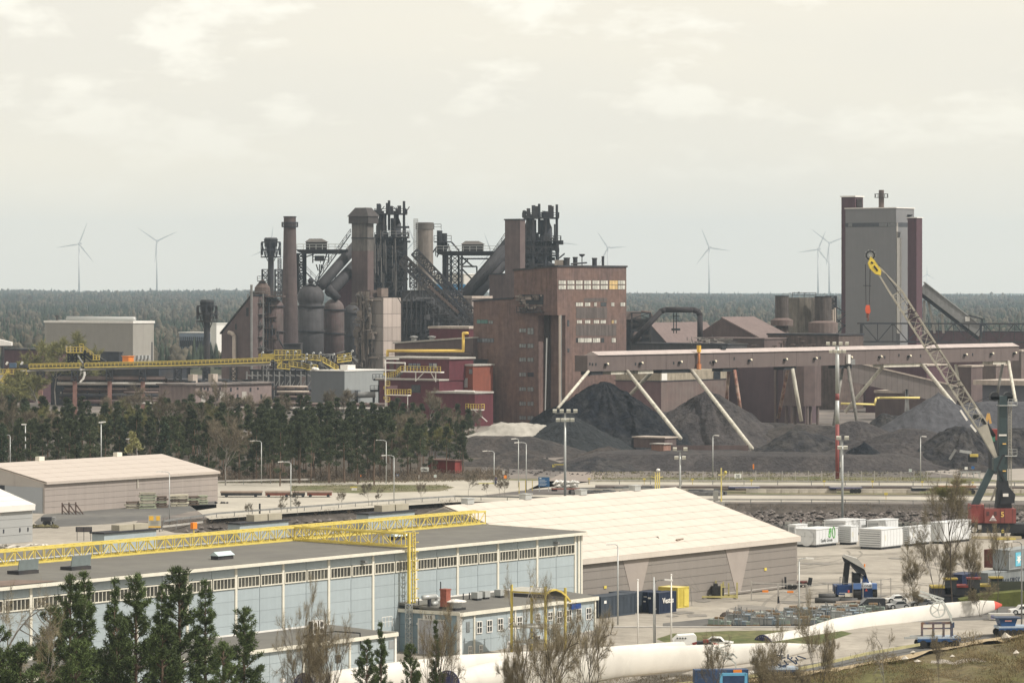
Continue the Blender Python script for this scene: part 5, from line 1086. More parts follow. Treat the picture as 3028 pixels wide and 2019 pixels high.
# ------------------------------------------------------------------ long blue hall
fr=Fr(1715,449);L_=132.;Wd=31.6;ZE,ZR,BAY=10.3,10.62,7.95
t=frthing('blue_hall','long pale blue industrial hall with a dark roof and cream window bands','building',fr);hall=t;hf=fr
m=MB().box(-L_,0,.15,Wd,-2.5,ZE);m.add([(0,0.15,ZE),(0,Wd,ZE),(0,Wd/2,ZR-.05),(-L_,0.15,ZE),(-L_,Wd,ZE),(-L_,Wd/2,ZR-.05)],[(0,1,2),(3,5,4)]);part('wall_core',m,M('core_blue',(.10,.13,.15),.8,.1,.5),t)
rf=M('hall_roof_felt',(.125,.12,.11),.92,.08,.5,rgb2=(.145,.14,.125),s2=.12)
m=MB();m.ext([(-L_,-.5,ZE+.02),(-L_,Wd/2,ZR+.02),(-L_,Wd/2,ZR+.25),(-L_,-.5,ZE+.25)],(L_+.5,0,0));part('roof',m,rf,t)
m=MB();m.ext([(-L_,Wd/2,ZR+.02),(-L_,Wd+.5,ZE+.02),(-L_,Wd+.5,ZE+.25),(-L_,Wd/2,ZR+.25)],(L_+.5,0,0));part('roof',m,rf,t)
part('gutter',MB().box(-L_,.5,-.78,-.52,ZE -.12,ZE +.2),cream,t)
part('verge',MB().ext([(.52,-.6,ZE-.1),(.52,Wd/2,ZR-.08),(.52,Wd/2,ZR+.32),(.52,-.6,ZE+.3)],(.14,0,0)),cream,t)
pw=BAY /2-.16
p_lo=MB().box(0,pw,0,.14,0,1.28).mesh('panel',blueclad);p_hi=MB().box(0,pw,0,.14,0,ZE -9.28).mesh('panel',blueclad);p_w=MB().box(0,pw,.02,.14,0,1.56).mesh('panel',blueclad)
colm=MB().box(-.17,.17,-.12,.14,-2.5,ZE -.15).mesh('pilaster',cream)
wf=MB()
ww=pw -.14
for a,b_,c,d in ((0,ww,0,.12),(0,ww,1.13,1.25),(0,.10,.12,1.13),(ww -.10,ww,.12,1.13)):wf.box(a,b_,-.14,.02,c,d)
wfm=wf.mesh('window_frame',cream);wg=MB().box(.1,ww -.1,-.02,.015,.12,1.13).mesh('glass',M('hall_glass',(.045,.045,.038),.25,.5,1.2,orand=.35,spec=.5));wm=MB()
for k in range(1,6):x=.1+(ww -.2) *k /6;wm.box(x -.035,x +.035,-.07,-.022,.12,1.13)
wmm=wm.mesh('mullion',cream)
nb=int(L_ /BAY)
for b_ in range(nb):
    x0=-1.1-BAY *(b_ +1)
    link('pilaster',colm,t,(x0 +BAY,0,0))
    for h_ in range(2):
        x=x0 +h_ *BAY /2+(.19 if h_ == 0 else .10) -.02
        for r_ in range(8):
            z=-2.5+r_ *1.30
            if x >-20 or z >(1.0 if x <-45 else -3):link('panel',p_lo,t,(x,0,z +.01))
        link('panel',p_hi,t,(x,0,9.26))
        f=link('window',wfm,t,(x +.07,0,7.93));link('glass',wg,f);link('mullion',wmm,f)
        link('sill_strip',p_w,t,(x,.02,7.72)) if False else None
part('pilaster',MB().box(-.55,-.2,-.14,.14,-2.5,ZE -.15),cream,t);part('pilaster',MB().box(.05,.38,-.14,.3,-2.5,ZE -.15),cream,t);part('end_panel',MB().box(-1.0,.05,0,.14,-2.5,ZE -.2),blueclad,t)
part('corner_strip',MB().box(-.2,.04,-.04,-.001,-2.5,ZE -.2),blueclad,t)
for p in (1050+20,1640):x=hf.ux(p);part('wall_lamp',MB().ob((x,-.35,9.5),(.5,.6,.2),ry=.3),steel,t)
part('flashing',MB().box(hf.ux(1195),hf.ux(1545),-.25,-.15,4.25,4.65),white,t);part('flashing',MB().box(-L_,hf.ux(970),-.25,-.15,2.75,3.15),white,t)
part('roof_patch',MB().ext([(-L_,-.45,ZE+.29),(-93,-.45,ZE+.29),(-96,2.6,ZE+.45),(-L_,2.6,ZE+.45)],(0,0,.03)),M('brown_felt',(.16,.12,.10),.9,.2,.5),t)

# yellow pipe bridge on the roof
t=frthing('pipe_bridge','yellow lattice pipe bridge running the length of the blue hall roof','pipe bridge',hf)
yb_,z0,z1=16.0,10.95,12.4;yel=M('bridge_yellow',(.62,.50,.12),.5,.1,1.2)
xe=hf.ux(1420,yb_);n_=int((L_ +xe) /1.5)
for s_ in (-.8,.8):
    for z in (z0,z1):part('chord',MB().bar((-L_,yb_ +s_,z),(xe,yb_ +s_,z),.20,.22),yel,t)
m=MB().truss((-L_,yb_,(z0+z1)/2),(xe,yb_,(z0+z1)/2),(0,1.6,0),(0,0,z1-z0),n_,.085,zig=True,nochord=True);part('lacing',m,yel,t,kind='stuff')
for k in range(0,13):x=xe -1-10.6*k;part('foot',MB().box(x -.2,x +.2,yb_ -.9,yb_ +.9,10.7,z0 -.1),yel,t)
part('pipe',MB().tube((-L_,yb_ -.3,z0 +.35),(xe -4,yb_ -.3,z0 +.35),.13,n=8),galv,t,smooth=True);part('pipe',MB().tube((-L_,yb_ +.3,z0 +.3),(xe -9,yb_ +.3,z0 +.3),.1,n=8),yelpale,t,smooth=True)
xb_=-35.6
t=frthing('pipe_bridge','short yellow lattice branch reaching from the long bridge to the eave ladder','pipe bridge',hf)
xj=hf.ux(885,15);ze_=(z0 +z1) /2
P0,P1=Vector((xj,15.1,ze_)),Vector((xb_,-1.1,ze_ -.1));dv=(P1 -P0).normalized();sv=dv.cross(Vector((0,0,1))) *1.3
for a in (-.5,.5):
    for c in (-.72,.72):part('chord',MB().bar(P0 +sv*a +Vector((0,0,c)),P1 +sv*a +Vector((0,0,c)),.18,.2),yel,t)
m=MB().truss(P0,P1,sv,(0,0,1.45),10,.085,zig=True,nochord=True);part('lacing',m,yel,t,kind='stuff')
t=frthing('ladder_tower','yellow caged ladder and post down the wall of the blue hall','ladder',hf)
part('post',MB().box(xb_ -.2,xb_ +.08,-1.3,-1.02,-2.3,z1),yel,t);part('rail_post',MB().bar((xb_ +.55,-1.2,-2.3),(xb_ +.55,-1.2,z1),.12).bar((xb_ +1.0,-1.2,-2.3),(xb_ +1.0,-1.2,z1),.12),yel,t)
m=MB()
for k in range(36):m.bar((xb_ +.5,-1.2,-2.2+.42*k),(xb_ +1.05,-1.2,-2.2+.42*k),.06)
for k in range(12):
    z=.8+1.05*k
    for j in range(5):a0,a1=math.pi*j/5,math.pi*(j+1)/5;c=xb_ +.78;m.bar((c +.5*math.cos(a0),-1.2-.6*math.sin(a0),z),(c +.5*math.cos(a1),-1.2-.6*math.sin(a1),z),.07)
part('rungs',m,yel,t,kind='stuff')
def roofz(y):return ZE +.25+(ZR -ZE) *min(y,Wd -y) /(Wd /2)
for px,y_,lab in ((657,5.0,'small pale gabled roof light in the middle of the blue hall roof'),(1178,8.0,'small pale gabled roof light beyond the yellow ladder')):
    x=hf.ux(px,y_);z=roofz(y_);tt=thing('roof_light',lab,'roof light',hf.W(x,y_,z),hf.a,'gabled roof lights on the blue hall')
    part('base',MB().box(-1.3,1.3,-.5,.5,-.2,.42),dark,tt);part('cover',MB().add([(-1.4,-.65,.42),(1.4,-.65,.42),(1.4,.65,.42),(-1.4,.65,.42),(-1.4,0,.85),(1.4,0,.85)],[(0,1,5,4),(2,3,4,5),(1,2,5),(3,0,4),(3,2,1,0)]),M('pale_blue_paint',(.46,.55,.56),.5,.05,1),tt)
for px,y_,lab in ((68,8.0,'leftmost smoke vent with its rusty flap open on the blue hall roof'),(224,7.5,'second smoke vent with an open rusty flap on the blue hall roof')):
    x=hf.ux(px,y_);z=roofz(y_);tt=thing('smoke_vent',lab,'roof vent',hf.W(x,y_,z),hf.a,'open smoke vents on the blue hall')
    part('base',MB().box(-1.5,1.5,-.8,.8,-.2,.35),dark,tt);part('flap',MB().ob((0,-.75,.95),(2.9,.1,1.1),rx=.15),M('vent_flap',(.17,.20,.20),.6,.15,1),tt);part('flap',MB().ob((1.15,.8,.85),(1.0,.1,1.0),rx=-.15),M('vent_rust',(.22,.11,.07),.8,.3,1.5),tt)
    part('end_plate',MB().add([(1.5,-.7,.35),(1.5,.7,.35),(1.5,0,1.0),(1.45,-.7,.35),(1.45,.7,.35),(1.45,0,1.0)],[(0,1,2),(5,4,3),(0,2,5,3),(1,4,5,2)]),M('pale_blue_paint',(.46,.55,.56)),tt)
crate=M('tan_louvre',(.36,.33,.26),.7,.1,1,wave=('Z',.22,.3))
for (a,b_,yt,ca,cb_,ct,lab) in [(308,462,1577,341,427,1553,'leftmost'),(709,853,1549,740,822,1523,'middle'),(1089,1226,1520,1118,1197,1495,'rightmost')]:
    yy=22.0;x0,x1=hf.ux(a,yy),hf.ux(b_,yy);zt=hf.z(yt,x0,yy);xm=(x0 +x1) /2
    tt=thing('plant_room',lab +' of the three pale blue plant rooms on the far side of the hall roof','plant room',hf.W(xm,yy,0),hf.a,'plant rooms on the blue hall roof')
    part('wall',MB().box(x0 -xm,x1 -xm,0,1.8,10,zt -.05),blueclad,tt);part('lid',MB().box(x0 -xm -.2,x1 -xm +.2,-.2,2.0,zt -.05,zt +.12),dark,tt)
    c0,c1=hf.ux(ca,yy +1),hf.ux(cb_,yy +1);h_=hf.z(ct,xm,yy +1) -zt
    for k in range(2):
        q0=c0 +(c1 -c0) *(k *.52);q1=q0 +(c1 -c0) *.48;qm=(q0 +q1) /2
        solo('cooling_unit',MB().box(q0 -qm,q1 -qm,-.6,.6,0,h_),crate,['left','right'][k] +' tan cooling unit on the '+lab +' plant room of the hall roof','cooling unit','cooling units on the plant rooms',loc=hf.W(qm,yy +1,zt +.12),rz=hf.a)
tt=thing('warning_beacon','orange box beacon standing up behind the yellow bridge','beacon',hf.W(hf.ux(573,19),19,10.5),hf.a)
part('post',MB().box(-.05,.05,-.05,.05,0,2.6),yel,tt);part('box',MB().box(-.35,.35,-.2,.2,2.3,3.0),orange,tt)

# annexes of the hall
def annex_panels(t,x0,x1,z0,z1,y,step,mat=blueclad,axis='x',x=0):
    n=max(1,round((x1 -x0) /step));s=(x1 -x0) /n
    rows=max(1,round((z1 -z0) /1.3));h_=(z1 -z0) /rows
    me=(MB().box(.02,s -.02,y -.06,y,.015,h_ -.015) if axis == 'x' else MB().box(x -.06,x,.02,s -.02,.015,h_ -.015)).mesh('panel',mat)
    for i in range(n):
        for j in range(rows):link('panel',me,t,(x0 +i*s,0,z0 +j*h_) if axis == 'x' else (0,x0 +i*s,z0 +j*h_))
X0,X1,Y0=-35.6,-8.9,-8.5
af=Fr(1358,415);t=frthing('blue_annex','two-storey blue annex with small white windows in front of the hall','building',af);UA=af.ux(1757);VA=8.3;zt=3.55
part('wall_core',MB().box(0,UA,0,VA,-2.2,zt),M('core_blue',(.10,.13,.15)),t);part('roof',MB().ext([(-.3,-.3,zt+.01),(-.3,VA,zt+.7),(-.3,VA,zt+.95),(-.3,-.3,zt+.25)],(UA+.6,0,0)),rf,t)
part('fascia',MB().box(-.42,UA +.4,-.42,-.3,zt -.2,zt +.22).box(-.42,-.3,-.3,VA,zt -.1,zt +.3),cream,t)
part('plinth',MB().box(-.1,UA,-.16,-.001,-2.2,-1.0),M('plinth',(.36,.32,.26),.9,.15,1),t)
annex_panels(t,0,UA,-1.0,zt -.2,-.001,2.9);annex_panels(t,0,VA,-2.2,zt -.1,0,2.8,M('blue_shade_clad',(.23,.31,.36),.6,.04,.25),'y',-.001)  # left wall in darker panels, its shade painted into the cladding colour
part('corner_post',MB().box(-.2,.25,-.22,.2,-2.2,zt),white,t)
def wwin(px,y1,y0,w_=.95,nm='window'):
    x=af.ux(px);z0_,z1_=af.z(y0,x),af.z(y1,x);f=MB()
    for a,b_,c,d in ((-w_/2-.1,w_/2+.1,z0_-.1,z0_),(-w_/2-.1,w_/2+.1,z1_,z1_+.1),(-w_/2-.1,-w_/2,z0_,z1_),(w_/2,w_/2+.1,z0_,z1_),(-.04,.04,z0_,z1_),(-w_/2,-.04,(z0_+z1_)/2-.04,(z0_+z1_)/2+.04),(.04,w_/2,(z0_+z1_)/2-.04,(z0_+z1_)/2+.04)):f.box(x +a,x +b_,-.16,-.065,c,d)
    o=part(nm,f,white,t);part('glass',MB().box(x -w_/2,x +w_/2,-.1,-.065,z0_,z1_),glass,o)
for px,a,b_ in [(1415,1838,1870),(1445,1834,1866),(1477,1829,1861),(1509,1826,1856),(1534,1824,1854),(1588,1815,1832),(1624,1810,1831),(1652,1808,1840),(1680,1804,1836),(1709,1801,1833),(1738,1798,1829),(1588,1880,1908),(1652,1878,1902),(1681,1872,1901),(1709,1868,1896),(1735,1866,1894)]:wwin(px,a,b_,.85 if a != 1815 else .7)
for px,a,b_ in [(1388,1911,1935),(1420,1908,1930),(1502,1898,1918),(1527,1897,1918)]:wwin(px,a,b_,.45)
part('grille',MB().box(af.ux(1377),af.ux(1387),-.13,-.065,af.z(1871),af.z(1840)),dullgl,t)
for px in (1400,1521,1636):x=af.ux(px);part('pilaster',MB().box(x -.13,x +.13,-.18,-.0,-2.2,zt -.2),cream,t)
part('end_post',MB().box(UA -.12,UA +.12,-.2,.1,-2.2,zt -.1),cream,t)
x=af.ux(1695);part('blue_sign',MB().box(x -.95,x +.95,-.45,-.3,af.z(1799,x),af.z(1784,x)),M('deep_blue_sign',(.015,.05,.20),.4,.15,2),t)
v=af.vx(1270);part('notice',MB().box(-.14,-.062,v -.85,v +.85,af.z(1833,0,v),af.z(1816,0,v)),white,t);text('L1B',.62,black,t,(-.16,v,af.z(1825,0,v)),VF)
v=af.vx(1275);part('roller_door',MB().box(-.12,-.062,v -1.9,v +1.6,-2.2,af.z(1833,0,v)),M('pale_door',(.42,.42,.45),.6,.08,1,wave=('Z',.35,.15)),t);part('door_frame',MB().box(-.2,-.062,v -2.05,v -1.9,-2.2,af.z(1832,0,v)).box(-.2,-.062,v +1.6,v +1.75,-2.2,af.z(1832,0,v)).box(-.2,-.062,v -2.05,v +1.75,af.z(1832,0,v),af.z(1829,0,v)),white,t)
part('porthole',MB().tube((-.14,af.vx(1236),af.z(1851)),(-.05,af.vx(1236),af.z(1851)),.14,n=10),white,t)
v=af.vx(1220);m=MB().truss((-.7,v,-1.9),(-.7,v,zt +.9),(.5,0,0),(0,.6,0),12,.05);part('ladder',m,galv,t,kind='stuff')
def ontop(px,y_,z_,name,lab,cat,builder,grp=None):
    tt=thing(name,lab,cat,af.W(af.ux(px,y_),y_,z_),af.a,grp);builder(tt);return tt
ontop(1317,2.2,zt +.3,'brick_chimney','short red brick chimney on the annex roof','chimney',lambda q_:(part('shaft',MB().box(-.42,.42,-.42,.42,0,2.3),M('red_brick',(.25,.085,.06),.9,.2,3),q_),part('cap',MB().box(-.48,.48,-.48,.48,2.3,2.45),M('red_brick',(.25,.085,.06)),q_),part('base',MB().box(-.5,.5,-.5,.5,-.1,.45),dark,q_)))
ontop(1345,1.6,zt +.25,'round_vent','broad round grey vent with a flat cap right of the brick chimney','roof vent',lambda q_:(part('drum',MB().lathe(0,0,[(.75,0),(.75,1.0)],14),galv,q_),part('cap',MB().lathe(0,0,[(1.3,1.0),(1.3,1.12),(.3,1.3)],14),white,q_),part('box',MB().box(-1,1,-.8,.8,-.15,.35),black,q_)))
ontop(1268,4.6,zt +.5,'exhaust_duct','curved galvanised exhaust duct left of the brick chimney','duct',lambda q_:(part('pipe',MB().path([(-1.1,0,1.2),(1.2,0,1.2),(1.7,0,.9),(1.5,0,.5),(.6,0,.3)],.28),galv,q_,smooth=True),part('stand',MB().bar((.1,0,-.3),(.1,0,1.1),.3),dark,q_),part('base',MB().box(-.8,1.4,-.4,.4,-.4,-.2),black,q_)))
for i,(px,y_) in enumerate(((1410,5.0),(1433,5.2),(1478,5.0))):ontop(px,y_,zt +.45,'fan_box',['left of the adjoining pair of grey fan boxes on the annex roof','right of the adjoining pair of grey fan boxes on the annex roof','lone grey fan box right of the pair on the annex roof'][i],'fan',lambda q_:(part('housing',MB().box(-.5,.5,-.45,.45,.45,1.15),galv,q_),part('base',MB().box(-.42,.42,-.38,.38,-.2,.45),black,q_)),'fan boxes on the annex roof')
for i,px in enumerate((1238,1303,1370,1388)):ontop(px,6.0,zt +.5,'vent_pipe',['thin dark vent pipe at the left of the annex roof','thin mast pipe beside the brick chimney','short vent pipe right of the round vent','thin vent pipe left of the fan boxes'][i],'vent pipe',lambda q_:part('pipe',MB().tube((0,0,-.3),(0,0,1.0 if px != 1303 else 2.6),.07,n=6),dark,q_))
# arched yellow canopy
cf=Fr(1613,411);t=frthing('entrance_canopy','tall arched canopy on yellow posts at the annex entrance','canopy',cf)
Lc=5.2;a0=cf.ux(1613);wv_=cf.vx(1555)
ztop=cf.z(1745);xs_=[0,.9,1.8,2.8,3.8,4.6];zs_=[-.35,-.05,-.02,-.3,-.85,-1.55]
xl=cf.ux(1686);m=MB();m2=MB()
for i in range(5):
    xa_,xb2=xl *xs_[i] /4.6,xl *xs_[i+1] /4.6;za_,zb_=ztop +zs_[i],ztop +zs_[i+1]
    m.ext([(xa_,0,za_),(xb2,0,zb_),(xb2,0,zb_ +.12),(xa_,0,za_ +.12)],(0,4.6,0));m2.bar((xa_,-.05,za_ -.02),(xb2,-.05,zb_ -.02),.14,.2);m2.bar((xa_,4.65,za_),(xb2,4.65,zb_),.14,.2)
m2.bar((0,0,ztop -.35),(0,4.6,ztop -.35),.15)
part('roof',m,M('canopy_tin',(.40,.39,.35),.5,.1,1),t);part('edge',m2,yellow,t);part('soffit',MB().ext([(.1,.1,ztop-.9),(xl*.85,.1,ztop-1.3),(xl*.85,.1,ztop-1.2),(.1,.1,ztop-.5)],(0,4.3,0)),dark,t)
for x,y in ((0.0,0),(0.0,4.6),(xl*.80,0),(xl*.8,4.6)):part('post',MB().box(x -.11,x +.11,y -.11,y +.11,-2.0,ztop +(.45 if x == 0 else .05)),M('post_yellow',(.52,.42,.09),.6,.2,1),t)
for z in (ztop -4.3,ztop -6):part('landing',MB().box(0.1,xl*.8,0.1,4.5,z,z +.18),M('canopy_tin',(.40,.39,.35)),t)
# lower left annex
lf=Fr(1167,404);t=frthing('low_annex','low blue annex with a flat dark roof along the left part of the hall','building',lf);Z1=2.3;LA=84
part('wall_core',MB().box(-LA,0,0,9.1,-2.9,Z1),M('core_blue',(.10,.13,.15)),t);part('roof',MB().ext([(0,-.3,Z1+.01),(0,9.1,Z1+.45),(0,9.1,Z1+.68),(0,-.3,Z1+.24)],(-LA,0,0)),rf,t)
part('fascia',MB().box(-LA,.15,-.42,-.3,Z1 -.1,Z1 +.3).box(.01,.15,-.3,9.1,Z1 -.05,Z1 +.35),cream,t);annex_panels(t,-LA +20,-.2,-2.9,Z1 -.1,-.001,3.0)
part('corner_post',MB().box(-.22,.1,-.2,.1,-2.9,Z1 -.1),white,t)
for px in (895,1032):x=lf.ux(px);part('pilaster',MB().box(x -.14,x +.14,-.17,0,-2.9,Z1 -.1),cream,t)
for a,b_,y1,y0,mm in [(900,963,1918,1960,M('grey_gate',(.17,.20,.20),.6,.1,1,wave=('Z',.4,.2))),(990,1006,1914,1936,glass),(1148,1162,1892,1915,M('grey_louvre',(.25,.26,.26),.6,.1,1))]:part('opening',MB().box(lf.ux(a),lf.ux(b_),-.12,-.064,lf.z(y0),lf.z(y1)),mm,t)
tt=thing('air_conditioner','pair of white air conditioners standing on the low annex roof','air conditioner',lf.W(lf.ux(937,3),3,Z1 +.4),lf.a)
for x in (-.62,.45):part('unit',MB().box(x -.42,x +.42,-.3,.3,.25,1.75),white,tt);part('side_grille',MB().box(x -.45,x -.425,-.28,.28,.3,1.7),dark,tt);[part('fan',MB().tube((x,-.33,z),(x,-.3,z),.28,n=12),dark,tt) for z in (.65,1.3)]
part('skid',MB().box(-1.6,1.2,-.6,.6,0,.25),black,tt);part('cable_tray',MB().path([(1.2,.2,.3),(3.4,.2,.3),(3.4,-3.2,.3),(3.4,-3.3,-1.6)],.07),black,tt)
for i,(px,zb) in enumerate(((836,-.6),(872,-.3),(969,-.3),(998,-.1))):
    tt=thing('gas_pump_stack',['leftmost small white wall vent on a concrete pier','second small white wall vent from the left','third small white wall vent before the annex','white wall vent on a pier left of the annex pilaster'][i],'vent',lf.W(lf.ux(px,-1.2),-1.2,-2.8),lf.a);part('pier',MB().box(-.45,.45,-.4,.4,0,1.2),conc,tt);part('vent',MB().tube((0,0,1.2),(0,0,1.9),.14,n=8).box(-.22,.22,-.2,.2,1.9,2.25),white,tt)
mb=MB().rail([(0,0,0),(1.8,0,0)],1.1,.05,.5);solo('roof_guard_rail',mb,white,'small white guard rail at the right corner of the low annex roof','railing',loc=lf.W(lf.ux(1130,4),4,Z1 +.4),rz=lf.a)

# ------------------------------------------------------------------ white-roofed warehouses
def tent_hall(name,label,pxc,d,length,width,ze,zr,wallm,roofm,rows,cols,boards,fasc=.5,gablem=None,loft=0.):
    fr=Fr(pxc,d);t=frthing(name,label,'warehouse',fr)
    m=MB().box(-length,-.08,.1,width,0,ze);m.add([(-.08,.1,ze),(-.08,width,ze),(-.08,width/2,zr-.2),(-length,.1,ze),(-length,width,ze),(-length,width/2,zr-.2)],[(0,1,2),(3,5,4)]);part('wall_core',m,gablem or wallm,t)
    sl=math.hypot(width/2,zr -ze);vec=Vector((0,width/2,zr -ze)).normalized();nrm=Vector((0,-vec.z,vec.y))
    s0=-.5
    me_={}
    cw=length /cols;rh=(sl -s0) /rows
    pm=MB();a=Vector((0,0,0));b_=vec *(rh -.04)
    pm.add([a +Vector((.05,0,0)),Vector((cw -.0,0,0)),Vector((cw -.0,0,0)) +b_,Vector((.05,0,0)) +b_,nrm*.12+Vector((.05,0,0)),nrm*.12+Vector((cw,0,0)),nrm*.09+Vector((cw,0,0)) +b_,nrm*.09+Vector((.05,0,0)) +b_],[(0,1,2,3)[::-1],(4,5,6,7),(0,1,5,4),(1,2,6,5),(2,3,7,6),(3,0,4,7)])
    pmesh=pm.mesh('roof_panel',roofm)
    for i in range(cols):
        for j in range(rows):link('roof_panel',pmesh,t,(-length +i*cw,(vec*(s0 +j*rh)).y,ze +.08+(vec*(s0 +j*rh)).z))
    part('roof_deck',MB().ext([(0.05,-.45,ze-.15),(0.05,width/2,zr-.02),(0.05,width+.45,ze-.15),(0.05,width+.45,ze-.35),(0.05,width/2,zr-.25),(0.05,-.45,ze-.35)],(-length-.1,0,0)),roofm,t)
    part('verge',MB().ext([(.05,-.5,ze-.25),(.05,width/2,zr-.1),(.05,width/2,zr+.18),(.05,-.5,ze+.05)],(.12,0,0)),roofm,t)
    part('fascia',MB().box(-length,.06,-.55,-.4,ze -fasc,ze -.02),roofm,t)
    hh=(ze -fasc) /boards
    nb_=max(1,round(length /18));bw_=length /nb_;bm=MB().box(.01,bw_ -.01,-.02,.1,.0,hh -.05).mesh('wall_board',wallm)
    for i in range(nb_):
        for j in range(boards):link('wall_board',bm,t,(-length +i*bw_,0,j*hh +.02))
    return t,fr
wroof=M('white_membrane',(.55,.495,.435),.75,.04,.25,streak=.06,orand=.035,rgb2=(.505,.455,.40),s2=.15)
wallg=M('taupe_wall',(.225,.202,.182),.85,.05,.3,orand=.03,streak=.06)
gab=M('gable_grey',(.40,.38,.35),.8,.05,.3)
_f=Fr(2357,497);Lw=-_f.ux(1312,19.5)
t,wf_=tent_hall('storage_hall','huge storage hall with a cream-white roof behind the blue hall',2357,497,Lw,39,6.75,12.6,wallg,wroof,9,17,6,.62,gab)
vm=M('pinkish_translucent',(.32,.28,.252),.8,.06,.5)
for a,b_,c in ((1841,1919,1880),(2144,2216,2182)):
    x0,x1,xc=wf_.ux(a),wf_.ux(b_),wf_.ux(c);m=MB();m.ext([(x0,-.03,6.05),(x1,-.03,6.05),(xc+.6,-.03,.4),(xc-.6,-.03,.4)],(0,.008,0));m2=MB();m2.ext([(x0,-.07,6.05),(xc-.6,-.07,.4),(xc+.6,-.07,.4),(x1,-.07,6.05)],(0,.04,0));part('wall_wedge',m2,vm,t,label='pale wedge-shaped wall panel pointing down')
for px,py in ((1788,1735),(2262,1682)):x=wf_.ux(px);part('hazard_sign',MB().box(x -.28,x +.28,-.12,-.06,wf_.z(py+4,x),wf_.z(py-4,x)),M('sign_yellow',(.62,.50,.10),.6,.1,1),t)
for px in (1383,1554,1718,1877):
    x=wf_.ux(px,19.5);part('ridge_ventilator',MB().box(x -.7,x +.7,19,20,12.7,13.35).box(x -.8,x +.8,18.9,20.1,13.35,13.45),galv,t)
x=wf_.ux(2010,2.2);part('roof_repair',MB().ob((x,2.2,7.65),(2.2,.25,.25),rz=.2),M('rust_bar',(.22,.17,.13),.8,.3,1),t);part('loose_sheet',MB().add([(x-3.2,3.2,7.85),(x-.5,2.8,7.75),(x+.3,3.6,8.0),(x-1.8,4.0,8.35),(x-3,3.6,8.35)],[(0,1,2,3,4)]),wroof,t)
part('wall_strip',MB().box(wf_.ux(2090),-.2,-.5,-.35,.4,.5),conc,t)
greywall=M('pale_taupe_wall',(.31,.27,.245),.85,.05,.3,orand=.02,streak=.10);greydoor=M('blue_grey_door',(.33,.35,.375),.7,.05,.3)
t,wl=tent_hall('storage_hall','cream-roofed storage hall on the left in front of the wood',644,697.5,47.5,28,5.5,8.3,greywall,M('warm_membrane',(.46,.405,.36),.75,.05,.25,streak=.06,rgb2=(.42,.37,.325),s2=.12),5,8,5,.35,M('gable_pale',(.40,.37,.345),.8,.08,.3,wave=('Y',7,.12)))
c=-47.5;part('big_door',MB().box(c -.1,c -.02,.4,9.5,0,4.6),greydoor,t);part('dark_door_head',MB().box(c -.12,c -.02,9.6,13,3.9,4.7),dark,t)
for px in (118,348):x=wl.ux(px,14);part('ridge_ventilator',MB().box(x -.7,x +.7,13.5,14.5,8.4,9.2),cream,t)
for px in (405,):x=wl.ux(px);part('downpipe',MB().tube((x,-.2,3.5),(x,-.2,5),.09),cream,t)
t,wc=tent_hall('storage_hall','white-roofed storage hall cut off by the left edge of the picture',96,586,40,26,5.85,9.6,M('cool_grey_wall',(.31,.315,.31),.8,.04,.3,orand=.02),M('bright_membrane',(.62,.60,.565),.7,.04,.3),6,8,4,.85,gab)
m=MB();x=wc.ux(8);m.ext([(x-3,-.07,4.95),(x-2.6,-.07,2.0),(x-.2,-.07,4.95)][::-1],(0,.04,0));part('wall_wedge',m,gab,t)
for px in (10,58,82):x=wc.ux(px);part('anchor_plate',MB().box(x -.12,x +.12,-.1,-.03,1.7,2.3),dark,t)

# ------------------------------------------------------------------ masts, lamps, poles
def lamp(px,pb,pt,arm,label,group='street lamps',d=None,arml=None,grey=galv,heads=1):
    d=d or dg(pb);z0=gz(d);h_=ZP(pt,d) -z0;t=thing('street_lamp',label,'street lamp',(SX(px,d),d,z0),0,group)
    r_=.075*max(1,d /700);L=arml or 1.5
    part('pole',MB().tube((0,0,-.2),(0,0,h_ -.35),r_ *1.3,r_,n=8),grey,t,smooth=True)
    pts=[(0,0,h_-.35)] +[(arm *L *(1-math.cos(a)) *.5,0,h_ -.35+.35*math.sin(a)) for a in (R(30),R(60),R(90))] +[(arm*L,0,h_)]
    part('arm',MB().path(pts,r_ *.8,6),grey,t,smooth=True);part('lamp_head',MB().ob((arm*(L +.35),0,h_),(.95,.3,.16),ry=.08*arm),white,t)
    return t
G1='street lamps on the roads beyond the hall'
lamp(30,1372,1285,-1,'bent-arm street lamp at the left edge behind the left storage hall',G1,d=770);lamp(405,1395,1297,-1,'bent-arm street lamp right of the middle of the left storage hall roof',G1,d=775)
lamp(773,1430,1303,-1,'street lamp standing tall before the left half of the wood',G1);lamp(860,1508,1365,-1,'street lamp on the channel road left of the middle',G1)
lamp(1142,1430,1301,-1,'left and taller lamp of the crossing pair before the wood',G1,arml=1.9);lamp(1165,1486,1346,-1,'right and nearer lamp of the crossing pair before the wood',G1)
lamp(1461,1432,1333,-1,'street lamp left of the close pair by the coal heap foot',G1);lamp(1533,1440,1297,-1,'left lamp of the close pair before the coal heap',G1,arml=.6);lamp(1556,1454,1308,-1,'right lamp of the close pair before the coal heap',G1)
lamp(2108,1412,1287,1,'thin street lamp before the flat dark bank',G1,arml=.5);lamp(2722,1426,1290,1,'thin street lamp before the brown ore heap near the crane',G1,arml=.4)
lamp(501,1546,1394,-1,'street lamp before the stacked timber of the left storage hall',G1,arml=1.5)
G2='street lamps in the near yard'
lamp(1827,1847,1609,-1,'lamp post whose head crosses the cream roof, by the blue container',G2,arml=.55);lamp(1937,1918,1714,1,'lamp post standing between the two right flagpoles',G2,arml=1.2,grey=steel)
lamp(2363,1868,1650,1,'lamp post at the right corner of the big storage hall',G2,arml=.9);lamp(3021,1850,1601,-1,'lamp post near the right edge before the container stack',G2,arml=1.2,grey=steel)
